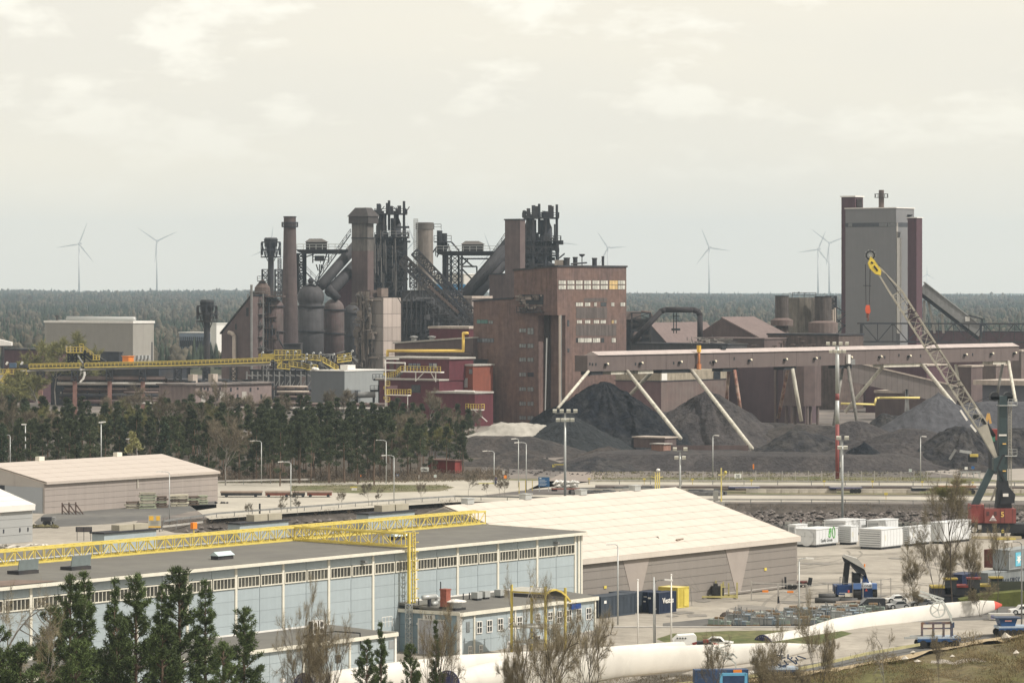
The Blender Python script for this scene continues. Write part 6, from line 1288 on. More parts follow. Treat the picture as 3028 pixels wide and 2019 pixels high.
for px,pb,pt,lab in ((75,1372,1256,'slim mast with one floodlight at the left before the wood'),(299,1365,1250,'slim mast with a double lamp behind the left storage hall')):
    d=772;t=thing('lamp_mast',lab,'lamp mast',(SX(px,d),d,0));h_=ZP(pt,d);part('pole',MB().tube((0,0,0),(0,0,h_),.16,.11),galv,t,smooth=True);part('lamp_head',MB().ob((-.3 if px <100 else 0,0,h_+.1),(1.0,.4,.25)),white,t)
    if px >100:part('lamp_head',MB().ob((.5,0,h_+.2),(.9,.35,.2)),white,t)
def mast(px,pb,pt,name,label,r_=.22,d=None,bands=None,heads=6,hw=1.6):
    d=d or dg(pb);z0=gz(d);h_=ZP(pt,d) -z0;t=thing(name,label,'floodlight mast',(SX(px,d),d,z0))
    if bands:
        zz_=[0] +bands +[h_]
        for i,(a,b_) in enumerate(zip(zz_,zz_[1:])):part('pole_section',MB().tube((0,0,a),(0,0,b_),r_,n=10),[M('mast_red',(.24,.065,.06),.6,.2,1,streak=.2),galv][i % 2],t,smooth=True)
    else:part('pole',MB().tube((0,0,-.3),(0,0,h_),r_,r_ *.7,n=10),galv,t,smooth=True)
    part('head_frame',MB().bar((-hw,0,h_),(hw,0,h_),.18).bar((-hw*.8,0,h_-.9),(hw*.8,0,h_-.9),.15).bar((0,-hw*.6,h_),(0,hw*.6,h_),.15),steel,t)
    for k in range(heads):
        x=-hw +2*hw*(k % (heads//2 or 1))/max(1,(heads//2-1));z=h_ +.45 if k <heads // 2 else h_ -1.2
        part('floodlight',MB().ob((x *(1 if k <heads//2 else .7),-.4,z),(.75,.35,.55),rx=.3),M('floodlight_shell',(.62,.60,.52),.4,.1,2),t)
    return t
mast(1671,1492,1222,'floodlight_mast','tall floodlight mast rising behind the cream roof before the coal heap',.26,heads=8,hw=1.9)
mast(2011,1478,1334,'floodlight_mast','shorter floodlight mast at the right end of the cream roof ridge',.22,d=702,heads=4,hw=1.0)
mast(2491,1540,1302,'floodlight_mast','white floodlight mast rising from behind the white containers',.22,d=636,heads=4,hw=.7)
d_=779.;hm_=ZP(1022,d_)
t=mast(2476,1415,1022,'banded_mast','tall red and white banded mast before the gallery with a crown of lamps',.42,bands=[11.4,16.4,17.8],heads=8,hw=2.0);part('side_cabinet',MB().box(.5,1.1,-.3,.3,2.4,3.6),conc,t);part('side_pole',MB().bar((.75,0,0),(.75,0,9),.15),galv,t)
FG='flagpoles in front of the annex'
for px,pb,pt,lab in ((1886,1921,1714,'left one of the bare white flagpoles by the annex'),(1985,1917,1699,'right one of the bare white flagpoles by the lawn')):
    d=dg(pb);z0=gz(d);solo('flagpole',MB().tube((0,0,-.2),(0,0,ZP(pt,d)-z0),.10,.07,n=8).ball((0,0,ZP(pt,d)-z0),.12),white,lab,'flagpole',FG,loc=(SX(px,d),d,z0),smooth=True)
d=dg(1920);solo('flagpole',MB().tube((0,0,-.2),(0,0,ZP(1706,d)-gz(d)),.11,.08,n=8),galv,'middle pole, grey, standing beside the lamp post','flagpole',FG,loc=(SX(1934,d),d +.5,gz(d)),smooth=True)

# ------------------------------------------------------------------ wind turbines
tw=M('turbine_white',(.50,.50,.50),.6,.03,.01)
def turbine(px,py,a,L,label,d=11350.,s=1.0):
    z0=hill(SX(px,9500),9500) -10;zh=ZP(py,d);t=thing('wind_turbine',label,'wind turbine',(SX(px,d),d,z0),0,'wind turbines on the horizon')
    part('tower',MB().tube((0,0,0),(0,0,zh -z0),2.9*s,1.7*s,n=12),tw,t,smooth=True)
    part('nacelle',MB().ob((2*s,0,zh -z0 +1.5*s),(11*s,5*s,5*s)),tw,t);part('hub',MB().ball((0,-3.5*s,zh -z0),2.6*s),tw,t,smooth=True)
    R_=L /F *d
    for k in range(3):
        b_=R(a +120*k);dx,dz=math.sin(b_),math.cos(b_);m=MB();n=Vector((dz,0,-dx))
        prev=None
        pts=[(0,1.3),(.08,1.4),(.22,2.3),(.5,1.6),(.8,1.0),(1,.3)]
        for (u0,w0),(u1,w1) in zip(pts,pts[1:]):
            c0=Vector((dx*R_*u0,-4*s,zh -z0 +dz*R_*u0));c1=Vector((dx*R_*u1,-4*s,zh -z0 +dz*R_*u1));y_=Vector((0,.5*s,0))
            m.add([c0 -n*w0*s -y_,c0 +n*w0*s -y_,c0 +n*w0*s +y_,c0 -n*w0*s +y_,c1 -n*w1*s -y_,c1 +n*w1*s -y_,c1 +n*w1*s +y_,c1 -n*w1*s +y_],[(0,1,5,4),(1,2,6,5),(2,3,7,6),(3,0,4,7),(3,2,1,0),(4,5,6,7)])
        part('blade',m,tw,t)
turbine(234,722,21,68,'leftmost wind turbine, one blade pointing left and one up');turbine(464,713,-55,66,'second wind turbine from the left, its blades in a Y')
turbine(800,733,7,64,'wind turbine mostly hidden behind the caged flare stack');turbine(1224,715,-20,60,'wind turbine mostly hidden behind the tan chimney')
turbine(1452,745,-20,58,'wind turbine peeping over the gantry left of the plain brown tower');turbine(1645,717,96,65,'wind turbine hidden by the right furnace, one blade pointing right')
turbine(1797,733,-33,56,'wind turbine just right of the big brown building');turbine(2097,733,-22,62,'wind turbine standing alone in the middle of the right horizon')
turbine(2419,738,22,60,'left and lower turbine of the overlapping pair by the grey tower');turbine(2452,719,-52,68,'right and higher turbine of the overlapping pair by the grey tower');turbine(2741,812,0,27,'tiny distant wind turbine right of the maroon tower',15500,.6)

# ------------------------------------------------------------------ containers
def cbox(name,label,px,d,l,r,h,mat,roofm=None,rib='both',group=None,z=None,U=None,V=None,cat='container'):
    fr=Fr(px,d);z0=gz(d) if z is None else z;t=frthing(name,label,cat,fr,group,z0);U=U or fr.ux(r);V=V or fr.vx(l)
    part('body',MB().box(.06,U-.06,.06,V-.06,.12,h-.08),mat,t)
    m=MB();n=int(U /.3)
    for k in range(n):m.box(.12+(U-.24)*k/n,.12+(U-.24)*(k+.5)/n,.01,.058,.25,h-.2)
    part('side_ribs',m,mat,t);e=.1
    f=MB()
    for x in (0,U -e):
        for y in (0,V -e):f.box(x,x +e,y,y +e,0,h)
    for z_ in (.03,h -.1):f.box(e,U-e,0,e,z_,z_+.1);f.box(0,e,e,V-e,z_,z_+.1);f.box(U-e,U,e,V-e,z_,z_+.1);f.box(e,U-e,V-e,V,z_,z_+.1)
    part('corner_frame',f,mat,t);part('roof',MB().box(e,U-e,e,V-e,h-.078,h-.03),roofm or mat,t)
    return t,fr,U,V
CG='shipping containers in front of the storage hall'
cn=M('dull_blue_container',(.058,.072,.092),.6,.15,.6,streak=.25);nb2=M('navy_container',(.022,.034,.066),.5,.12,.6,streak=.1)
t,f_,U,V=cbox('shipping_container','faded blue-grey container nearest the annex, its dark doors to the left',1778,450,1727,1878,2.6,cn,group=CG)
for k in range(2):part('door',MB().box(-.03,.055,.15+k*V*.5,V*.5-.08+k*V*.5,.2,2.4),nb2,t)
m=MB()
for k in range(4):m.bar((-.08,V*(.15+.22*k),.15),(-.08,V*(.15+.22*k),2.5),.05)
part('lock_bars',m,galv,t);part('label_plate',MB().box(.6,1.1,-.03,.0,1.75,2.1),white,t)
cbox('shipping_container','dark blue container tucked behind the faded one, its end just showing',1737,452,1717,1760,2.6,nb2,group=CG)
cbox('shipping_container','dusty blue container between the faded one and the navy pair',1860,456,1800,1880,2.6,cn,group=CG,U=3)
t,f_,U,V=cbox('shipping_container','navy container of the pair with white door marks, left one',1916,458,1883,1945,2.55,nb2,group=CG,U=3)
for y_ in (V*.3,V*.7):part('door',MB().box(-.03,.055,y_ -V*.18,y_ +V*.18,.2,2.4),nb2,t);part('door_mark',MB().box(-.06,-.035,y_ -.35,y_ +.1,1.9,2.0).box(-.06,-.035,y_ -.2,y_ +.15,1.3,1.45),white,t)
t,f_,U,V=cbox('shipping_container','navy container with a white wordmark on its side, right one of the pair',1949,456,1918,2000,2.6,nb2,group=CG)
text('Vestas',.95,white,t,(U*.50,-.05,1.55),UF,bold=.02);part('door_mark',MB().box(-.06,-.035,.4,.8,.5,.7).box(-.06,-.035,1.2,1.6,1.8,2.0),white,t)
t,f_,U,V=cbox('tool_container','bright yellow container behind the navy pair',2004,464,1946,2033,2.6,M('bright_yellow',(.55,.45,.09),.5,.08,1),M('cream_yellow',(.72,.62,.30),.5,.1,1),group=CG,U=2.6)
text('LOXAM',.35,redp,t,(-.07,V*.28,1.9),VF) if False else None
part('door',MB().box(U*.55,U*.95,-.04,.0,.2,2.3),M('bright_yellow',(.55,.45,.09)),t)
tt=thing('market_parasol','tilted pale canopy on thin stays behind the yellow container','canopy',(SX(2032,468),468,0));part('canopy',MB().add([(-2,0,1.9),(-1.2,0,2.4),(.4,0,2.35),(1.6,0,1.6),(-2,1.2,1.8),(-1.2,1.2,2.3),(.4,1.2,2.25),(1.6,1.2,1.5)],[(0,1,5,4),(1,2,6,5),(2,3,7,6)]),M('pale_canvas',(.55,.56,.53),.7,.1,1),tt);part('stay',MB().bar((-1.4,0,0),(-1.2,0,2.4),.06).bar((.6,0,0),(.4,0,2.3),.06).bar((-1.5,0,4.0),(1.4,0,1.8),.03).bar((.2,0,4.0),(1.6,0,1.8),.03),steel,tt)

# white equipment containers
wc2=M('gloss_white_container',(.62,.63,.635),.45,.04,.8,streak=.04);wsh=M('white_louvre',(.50,.52,.54),.5,.04,.8,wave=('Z',.42,.5))
WG2='white battery containers on the far side of the yard'
def wbox(px,pb,l,r,pt,label,text_=False,group=WG2,louv=True):
    d=dg(pb);fr=Fr(px,d);t=frthing('battery_container',label,'container',fr,group);U,V=fr.ux(r),fr.vx(l);h_=fr.z(pt)
    part('body',MB().box(.05,U-.05,.05,V-.05,.35,h_-.02),wc2,t);part('skid',MB().box(.2,U-.2,.2,V-.2,0,.34),black,t)
    part('roof',MB().box(-.05,U+.05,-.05,V+.05,h_-.018,h_+.1),wc2,t)
    n=max(3,int(U /.85))
    pm_=MB().box(.03,U/n -.03,-.02,.048,.45,h_-.15).mesh('side_panel',wc2)
    for k in range(n):link('side_panel',pm_,t,(U*k/n,0,0))
    if louv:
        part('louvre_panel',MB().box(-.0,.048,.25,V-.25,.6,h_-.3),M('louvre_back',(.20,.21,.22),.6,.1,1),t);sl_=(h_ -.95) /6;sm_=MB().box(-.08,-.005,.25,V-.25,.1,sl_ -.02).mesh('slat',wc2)
        for k in range(6):link('slat',sm_,t,(0,0,.6+k*sl_))
        part('label_plate',MB().box(U*.17,U*.17+.28,-.06,-.022,h_*.45,h_*.72),cream,t)
    return t,fr,U,V,h_
t,f_,U,V,h_=wbox(2413,1618,2352,2478,1566,'white container with green leaves and a wordmark on its side, by the storage hall',louv=False)
text('Enefit Green',.72,M('grey_ink',(.10,.11,.11),.6,.1,1),t,(U*.47,-.06,.95),UF,sx=.95)
gm=M('logo_green',(.12,.42,.09),.5,.05,1);m=MB()
for cx_,cz_,w_,h2,tl in ((U*.62,2.05,.30,.72,.25),(U*.79,2.05,.36,.85,-.2)):
    for k in range(16):
        a0,a1=2*math.pi*k/16,2*math.pi*(k+1)/16;pt_=lambda a:(cx_ +w_*math.sin(a) +tl*math.cos(a)*.35,-.07,cz_ +h2*math.cos(a));m.bar(pt_(a0),pt_(a1),.09)
m.bar((U*.55,-.07,1.5),(U*.66,-.07,2.6),.09);part('leaf_emblem',m,gm,t)
part('round_hatch',MB().tube((-.12,V*.45,1.4),(-.05,V*.45,1.4),1.25,n=24),wc2,t,smooth=False);m=MB()
for a,b_,c,e in [(.3,.3,1.6,2.3),(.3,1.1,1.6,1.6),(1.9,1.9,1.6,2.3),(1.9,2.8,1.6,1.6)]:m.box(-.16,-.125,a,max(b_,a +.05),c,max(e,c +.05))
part('hatch_lines',m,galv,t)
wbox(2516,1611,2478,2538,1557,'white container squeezed between the lettered one and the louvred one');wbox(2606,1625,2539,2669,1566,'frontmost white container with a wide louvred end');wbox(2689,1615,2669,2752,1559,'white container just right of the frontmost one')
wbox(2790,1608,2752,2872,1546,'long blank white container behind the bare birch',louv=False);wbox(2500,1585,2436,2560,1541,'white container at the back left, only its roof showing');wbox(2600,1582,2562,2656,1540,'white container at the back right, only its roof showing');wbox(2352,1590,2330,2388,1553,'white container peeping out behind the roof corner')

# containers at the right edge
g=Fr(2915,462)
t,f_,U,V=cbox('shipping_container','dark blue container with cursive white writing behind the bare trees',2846,476,2838,2910,2.7,M('royal_container',(.012,.022,.07),.5,.15,.8),z=.6,group='containers at the right edge',U=4.6,V=2.4)
t['label']=t['label'];text('St',1.5,white,t,(U*.55,-.06,1.45),UF)
t,f_,U,V=cbox('shipping_container','pale grey lower container with dark capital letters at the right edge',2922,480,2912,3060,2.7,M('silver_container',(.26,.28,.285),.6,.12,.8,streak=.2),z=.5,group='containers at the right edge',U=12.2,V=2.4)
text('MAERSK',1.35,M('ink_dark',(.04,.05,.07),.6,.1,1),t,(U*.52,-.06,1.2),UF)
z2=3.25
t,f_,U,V=cbox('shipping_container','pale grey upper container with a white star on blue at the right edge',2984,484,2976,3060,2.6,M('silver_container',(.38,.41,.42)),z=z2,group='containers at the right edge',U=12.2,V=2.4)
m=MB();cx_,cz_=2.6,1.3;part('logo_square',MB().box(cx_-.9,cx_+.9,-.05,-.015,cz_-.9,cz_+.9),M('sky_blue_print',(.12,.42,.55),.5,.05,1),t)
vs=[]
for k in range(14):a=math.pi*k/7;r_=.75 if k % 2 == 0 else .3;vs.append((cx_ +r_*math.sin(a),-.07,cz_ +r_*math.cos(a)))
m.ext(vs,(0,.015,0));part('star',m,white,t)
t,f_,U,V=cbox('shipping_container','reddish-brown container half behind the pale upper one',2958,487,2950,2976,2.4,M('rust_container',(.16,.06,.05),.7,.2,.8,streak=.3),z=z2,group='containers at the right edge',U=1.9,V=2.4);text('H',1.0,redp,t,(U*.4,-.06,1.1),UF)
mb=MB().box(0,20,0,.3,0,2.6);
t=solo('screen_fence',MB().box(0,14,0,.15,0,2.9).box(0,14,.16,.4,0,.4),M('dark_green_screen',(.045,.05,.035),.95,.2,1),'dark netting screen below the container stack at the right edge','fence',loc=(SX(2930,470),470,0),rz=.05)
t=solo('earth_bank',MB().ext([(0,0,0),(8,0,0),(8,0,1.9),(3,0,1.5),(0,0,.8)],(0,3,0)),M('mossy_bank',(.10,.11,.03),.95,.35,.8),'mossy green bank left of the dark netting','bank',loc=(SX(2840,467),467,0))

# excavators parked among the trees
def digger(px,d,label,body,trk=True,grp=None):
    t=thing('excavator',label,'excavator',(SX(px,d),d,0),0,grp)
    part('track',MB().box(-1.9,1.9,-1.3,-.8,.05,.85),black,t);part('track',MB().box(-1.9,1.9,.8,1.3,.05,.85),black,t)
    part('house',MB().box(-1.9,.6,-1.3,1.3,.95,2.0),dark,t);part('hood',MB().box(-1.9,-.2,-1.35,1.35,2.0,2.25),body,t)
    part('cab',MB().box(-.2,1.3,-1.3,-.1,1.2,3.05),glass,t);part('cab_roof',MB().box(-.35,1.45,-1.4,0,3.05,3.25),body,t);return t
dy=M('dull_machine_yellow',(.34,.26,.05),.6,.2,1);digger(2795,472,'yellow-roofed machine parked behind the big bare birch',dy);digger(2930,474,'second yellow-roofed machine behind the dark-stemmed tree',dy);digger(2864,473,'red-roofed machine before the dark blue container',redp)
pl=Pl(2922,800);t=pl.thing('material_handler','red material handler with a raised amber arm among the scrap behind the crane','excavator')
part('house',MB().box(pl.X(2930),pl.X(2955),-1.5,1.5,pl.Z(1300),pl.Z(1268)),redp,t);part('cab',MB().box(pl.X(2926),pl.X(2940),-1.6,-.4,pl.Z(1304),pl.Z(1286)),M('green_glass',(.05,.16,.11),.2,.2,1),t)
part('undercarriage',MB().box(pl.X(2925),pl.X(2962),-1.5,1.5,0,pl.Z(1300)),black,t);m=MB()
part('arm',MB().bar(pl.P(2913,1258),pl.P(2923,1222),.55).bar(pl.P(2923,1222),pl.P(2929,1252),.5),M('amber_arm',(.55,.33,.10),.5,.1,1),t);part('boom',MB().bar(pl.P(2935,1285),pl.P(2898,1235),.6),black,t)
pl=Pl(2840,815);t=pl.thing('excavator','long-armed excavator lying low among black scrap left of the crane','excavator');part('boom',MB().bar(pl.P(2838,1333),pl.P(2872,1338),.6),galv,t);part('arm',MB().bar(pl.P(2826,1328),pl.P(2808,1358),.5),steel,t);part('bucket',MB().ob(pl.P(2880,1346),(1.8,1,.6)),yellow,t);part('house',MB().box(pl.X(2865),pl.X(2890),0,2,pl.Z(1366),pl.Z(1346)),black,t)

# ------------------------------------------------------------------ harbour crane
pl=Pl(2964,595);t=pl.thing('harbour_crane','big harbour crane with a red machine house and a long lattice boom','crane');t.location.z=0;X,Z,P=pl.X,pl.Z,pl.P
teal=M('crane_teal',(.035,.055,.06),.5,.15,.6,streak=.1);cgrey=M('crane_grey',(.36,.34,.29),.5,.12,.8,streak=.1);cred=M('crane_red',(.20,.055,.048),.55,.1,.8,streak=.15)
part('tower',MB().ext([P(2950,1500,-1),P(2976,1500,-1),P(2976,1170,-1),P(2953,1170,-1)],(0,2.2,0)),teal,t)
part('tower_foot',MB().ext([P(2944,1500,-1.2),P(2990,1500,-1.2),P(2978,1420,-1.2),P(2950,1420,-1.2)],(0,2.6,0)),black,t)
for px in (2940,2980):part('sheave',MB().tube(P(px,1172,-.9),P(px,1172,1.2),.72,n=16).box(X(px-13),X(px+12),-.9,1.2,Z(1181),Z(1172)),black,t)
part('head_platform',MB().box(X(2950),X(3004),-1.6,1.6,Z(1199),Z(1197)),galv,t);part('head_railing',MB().rail([P(2978,1197,-1.6),P(3004,1197,-1.6)],1.0,.06,.6),galv,t,kind='stuff')
m=MB().truss(P(2986,1500,0),P(2986,1190,0),(.5,0,0),(0,.5,0),36,.05);part('ladder',m,cgrey,t,kind='stuff')
for y in (1350,):part('side_platform',MB().box(X(2968),X(3004),-1.4,1,Z(y-2),Z(y-5)),galv,t);part('side_railing',MB().rail([P(2978,y-5,-1.4),P(3004,y-5,-1.4)],1.0,.05,.5),galv,t,kind='stuff')
part('nameplate',MB().box(X(2951),X(2974),-1.1,-1.02,Z(1288),Z(1283)),white,t)
for y in (1311,1391):part('amber_lamp',MB().box(X(2962),X(2972),-1.3,-1.05,Z(y+1.5),Z(y-1.5)),M('amber_light',(.80,.50,.14),.4,.05,1),t)
part('strut',MB().bar(P(2930,1388,-.5),P(2874,1506,-.5),1.0,1.1),teal,t);part('cylinder',MB().bar(P(2945,1440,-.2),P(2930,1480,-.2),.3),cgrey,t)
part('boom_joint',MB().ext([P(2936,1355,-1.3),P(2956,1345,-1.3),P(2972,1350,-1.3),P(2958,1390,-1.3),P(2936,1392,-1.3)],(0,2.6,0)),teal,t);part('brace',MB().bar(P(2945,1385,-1.2),P(2962,1345,-1.2),.28).bar(P(2948,1385,-1.2),P(2968,1420,-1.2),.3).bar(P(2962,1345,-1.2),P(3000,1345,-1.2),.22),black,t)
part('winch',MB().ext([P(2955,1490,-1.4),P(2996,1485,-1.4),P(2999,1460,-1.4),P(2982,1440,-1.4),P(2960,1445,-1.4)],(0,2.8,0)),black,t);part('winch_plate',MB().box(X(2962),X(2978),-1.6,-1.42,Z(1466),Z(1457)),white,t)
part('machine_house',MB().box(X(2905),X(2998),-2.6,2.4,Z(1543),Z(1501)),cred,t);part('machine_house',MB().box(X(2867),X(2904.5),-2.3,2.4,Z(1543),Z(1490)),M('crane_red_dark',(.22,.05,.045),.6,.2,.8),t)
for a in (2952,2964,2988):part('panel_joint',MB().box(X(a) -.02,X(a) +.02,-2.63,-2.61,Z(1542),Z(1502)),dark,t)
for a in (2915,2937):part('porthole',MB().box(X(a-4),X(a+4),-2.66,-2.61,Z(1521),Z(1509)),M('red_grille',(.08,.035,.035),.7,.3,3),t)
text('5',1.15,M('numeral_yellow',(.72,.50,.14),.5,.1,1),t,(X(2958),-2.66,Z(1518)),UF,bold=.02);m=MB();m.ext([P(2919,1536,-2.68),P(2941,1536,-2.68),P(2930,1519,-2.68)],(0,.04,0));part('triangle_emblem',m,white,t);part('emblem_bar',MB().box(X(2925),X(2936),-2.72,-2.69,Z(1530),Z(1528)).box(X(2923),X(2939),-2.72,-2.69,Z(1534),Z(1532.5)),M('plum_print',(.18,.06,.12),.5,.1,1),t)
part('turntable',MB().tube((0,0,Z(1552)),(0,0,Z(1543)),2.1,n=24),black,t);part('carriage',MB().box(X(2862),X(3050),-2.4,2.4,Z(1572),Z(1546)),black,t)
for k in range(8):part('wheel',MB().tube((X(2990+k*9),-2.7,.55),(X(2990+k*9),-2.2,.55),.5,n=12),rubber,t)
part('cable_reel',MB().tube(P(2875,1562,-2.9),P(2875,1562,-2.5),.42,n=16),white,t);part('side_box',MB().box(X(2886),X(2896),-2.8,-2.42,Z(1561),Z(1549)),conc,t)
part('outrigger',MB().box(X(2862),X(3010),-4.2,-3.4,.1,.5),M('outrigger_tan',(.40,.34,.22),.6,.2,1),t);part('outrigger_pad',MB().box(X(2928),X(2992),-4.7,-3.0,.02,.22),M('bright_yellow',(.55,.45,.09)),t);part('leg',MB().bar(P(2956,1558,-3.5),P(2956,1580,-3.8),.5),black,t)
m=MB()
for k in range(3):m.bar(P(2952,1567+6*k-2,-3.85),P(2956,1563+6*k-2,-3.85),.14);m.bar(P(2956,1563+6*k-2,-3.85),P(2960,1567+6*k-2,-3.85),.14)
part('hazard_chevrons',m,M('bright_yellow',(.55,.45,.09)),t);part('operator_box',MB().ob(P(2900,1493,-1),(.5,.5,.8),ry=.4),M('pale_pink_box',(.60,.42,.36),.6,.1,1),t)
m=MB()
for px in (2868,2905):m.rail([P(px,1501,-2.5),P(px +30,1501,-2.5)],.8,.05,.6)
part('deck_railing',m,dark,t,kind='stuff')
# boom
A=P(2944,1352);B=P(2594,792);bd=(B -A).normalized();bn=Vector((-bd.z,0,bd.x));bn=bn if bn.z >0 else -bn
Af=P(2901,1262);Ae=P(2650,868)
hgt=1.75
bo=MB().truss(Af +bn *.2,Ae +bn*.1,(0,1.7,0),bn *hgt,16,.075,chord=.17,zig=True);part('lattice',bo,cgrey,t,kind='stuff')
part('boom_root',MB().ext([A -bn*.25+Vector((0,-.9,0)),Af -bn*(hgt/2-.2) +Vector((0,-.9,0)),Af +bn*(hgt/2+.2) +Vector((0,-.9,0)),A +bn*.25+Vector((0,-.9,0))],(0,1.8,0)),cgrey,t)
m=MB()
for s_ in (-.8,.8):
    for q_ in (-1,1):m.bar(Ae +bn*(.1+q_*hgt/2) +Vector((0,s_,0)),B +bn*q_*.35+Vector((0,s_*.6,0)),.16)
part('boom_head_frame',m,cgrey,t)
part('boom_head',MB().ext([B +Vector((-1.5,-.7,.7)),B +Vector((-1.2,-.7,-.1)),B +Vector((-.3,-.7,-1.0)),B +Vector((.5,-.7,-1.2)),B +Vector((.6,-.7,-.5)),B +Vector((-.5,-.7,1.2)),B +Vector((-1.1,-.7,1.8))],(0,1.4,0)),M('crane_yellow',(.62,.47,.07),.5,.2,1.5),t)
part('head_cutout',MB().ob(B +Vector((-.3,-.74,-.1)),(1.0,.05,.28),ry=.95).ob(B +Vector((-.9,-.74,.8)),(.4,.05,.3),ry=.7),black,t)
cw=P(2574,755);m=MB()
for k in range(18):
    a0,a1=2*math.pi*k/18,2*math.pi*(k+1)/18;m.bar(cw +Vector((.66*math.cos(a0),.3,.66*math.sin(a0))),cw +Vector((.66*math.cos(a1),.3,.66*math.sin(a1))),.34,.22)
part('head_sheave',MB().lathe(0,0,[(.1,0)],3).f.clear() or m,black,t);m=MB()
for k in range(10):a=2*math.pi*k/10;m.bar(cw +Vector((0,.25,0)),cw +Vector((.95*math.cos(a),.25,.95*math.sin(a))),.07)
part('sheave_spokes',m,galv,t)
m=MB();
for a,b_ in (((2559,782),(2561,905)),((2573,795),(2571,905))):m.tube(P(*a),P(*b_),.055,n=5)
m.bar(P(2552,844),P(2576,846),.09);part('hoist_rope',m,dark,t)
part('hook_block',MB().ext([P(2558,916,-.3),P(2561,902,-.3),P(2571,902,-.3),P(2574,920,-.3),P(2571,928,-.3),P(2561,926,-.3)],(0,.6,0)),M('hook_red',(.55,.10,.05),.5,.1,1),t);part('hook',MB().tube(P(2566,926),P(2566,940),.22,n=8).path([P(2566,940),P(2569,944),P(2566,948),P(2563,945)],.1,6),M('hook_dark',(.14,.06,.05),.6,.2,1),t)
part('luffing_ram',MB().tube(P(2940,1290,-.3),P(2905,1236,-.3),.3,n=10),black,t,smooth=True);part('ram_rod',MB().tube(P(2905,1236,-.3),P(2885,1205,-.3),.2,n=10),white,t,smooth=True);part('ram_sleeve',MB().ball(P(2886,1232),.5),black,t)
for a,b_ in (((2838,1212),(2858,1242)),((2868,1255),(2884,1275))):part('boom_marking',MB().bar(P(*a,-.95),P(*b_,-.95),.3,.3),white,t)
for y in (.28,.56,.8):c_=Af.lerp(Ae,y) +bn*.2;part('boom_crossframe',MB().bar(c_ +bn*hgt/2+Vector((0,-.95,0)),c_ -bn*hgt/2+bd*.6+Vector((0,-.95,0)),.16).bar(c_ +bn*hgt/2+bd*1.0+Vector((0,-.95,0)),c_ -bn*hgt/2+bd*1.6+Vector((0,-.95,0)),.16),dark,t)
m=MB();m.tube(P(2598,780,.5),P(2884,1190,.5),.05,n=4);m.tube(P(2600,784,-.2),P(2900,1215,-.2),.05,n=4);m.tube(P(2884,1190,.5),P(2940,1166,.5),.05,n=4);part('luffing_rope',m,dark,t)

# ------------------------------------------------------------------ reach stacker
d=dg(1773);pl=Pl(2530,d);t=pl.thing('reach_stacker','blue reach stacker with a raised grey boom in the yard','reach stacker');P,X,Z=pl.P,pl.X,pl.Z
rb=M('stacker_blue',(.015,.045,.14),.45,.12,1);gr=M('boom_grey',(.42,.41,.38),.5,.1,1)
part('chassis',MB().box(X(2472),X(2590),.2,5.2,.75,1.7),rb,t);part('counterweight',MB().ext([P(2545,1765,-.3),P(2585,1765,-.3),P(2585,1733,-.3),P(2545,1733,-.3)],(0,1.2,0)),rb,t)
for a,b_,y in ((2524,2546,-.6),(2580,2593,-.5),(2471,2482,1.2)):part('wheel',MB().tube((X(a),y +.6,.78),(X(b_),y +.6,.78),.78,n=18),rubber,t,smooth=False)
for a,b_ in ((2522,2545),(2578,2592)):part('mudguard',MB().box(X(a),X(b_),-.7,.8,Z(1740),Z(1724)),M('stacker_light_blue',(.09,.17,.38),.4,.1,1),t)
part('engine_hood',MB().box(X(2545),X(2578),-.5,2.5,Z(1737),Z(1724)),M('hood_white',(.62,.66,.72),.5,.05,1),t);text('KONE',.42,black,t,(X(2561),-.53,Z(1731)),UF,sx=1.1)
m=MB();m.ext([P(2557,1746,-.34),P(2565,1746,-.34),P(2561,1738,-.34)],(0,.03,0));part('warning_triangle',m,M('signal_red',(.75,.12,.08),.4,.05,1),t)
part('cab',MB().box(X(2528),X(2547),1.0,2.8,Z(1735),Z(1696)),glass,t);part('cab_frame',MB().box(X(2527),X(2548),.98,1.05,Z(1700),Z(1695)).box(X(2524),X(2528),.98,2.8,Z(1735),Z(1694)),black,t)
for a,b_,c_,e in [(2549,1710,2556,1735),(2562,1705,2569,1735)]:part('boom_cheek',MB().ext([P(2548,1740,.8),P(2556,1702,.8),P(2564,1702,.8),P(2560,1740,.8)] if a == 2549 else [P(2556,1702,.8),P(2570,1740,.8),P(2578,1740,.8),P(2560,1690,.8)],(0,.5,0)),rb,t)
part('side_tank',MB().box(X(2475),X(2520),-.4,.9,.7,Z(1728)),rb,t);part('front_bumper',MB().box(X(2498),X(2520),-.5,-.1,.45,.95),cream,t)
part('boom',MB().ext([P(2500,1641,0),P(2493,1648,0),P(2498,1662,0),P(2512,1664,0),P(2536,1688,0),P(2553,1700,0),P(2563,1700,0),P(2557,1684,0),P(2530,1666,0)],(0,1.7,0)),black,t)
part('boom_top',MB().ext([P(2494,1647,-.1),P(2532,1669,-.1),P(2559,1684,-.1),P(2557,1676,-.1),P(2546,1663,-.1),P(2536,1651,-.1),P(2500,1640,-.1)],(0,1.9,0)),gr,t)
part('lift_cylinder',MB().bar(P(2507,1664,.8),P(2500,1728,.8),.75,.7),black,t);part('boom_arm',MB().ext([P(2508,1662,1.0),P(2556,1704,1.0),P(2570,1728,1.0),P(2550,1712,1.0),P(2540,1700,1.0)],(0,.6,0)),steel,t)
part('exhaust',MB().tube(P(2558,1684,1),P(2559,1668,1),.09),orange,t);part('mirror_post',MB().path([P(2484,1728),P(2484,1705),P(2490,1705)],.05,5).path([P(2495,1728),P(2495,1703)],.05,5),steel,t);part('pinstripes',MB().box(X(2480),X(2518),-.44,-.41,.9,.95),white,t)
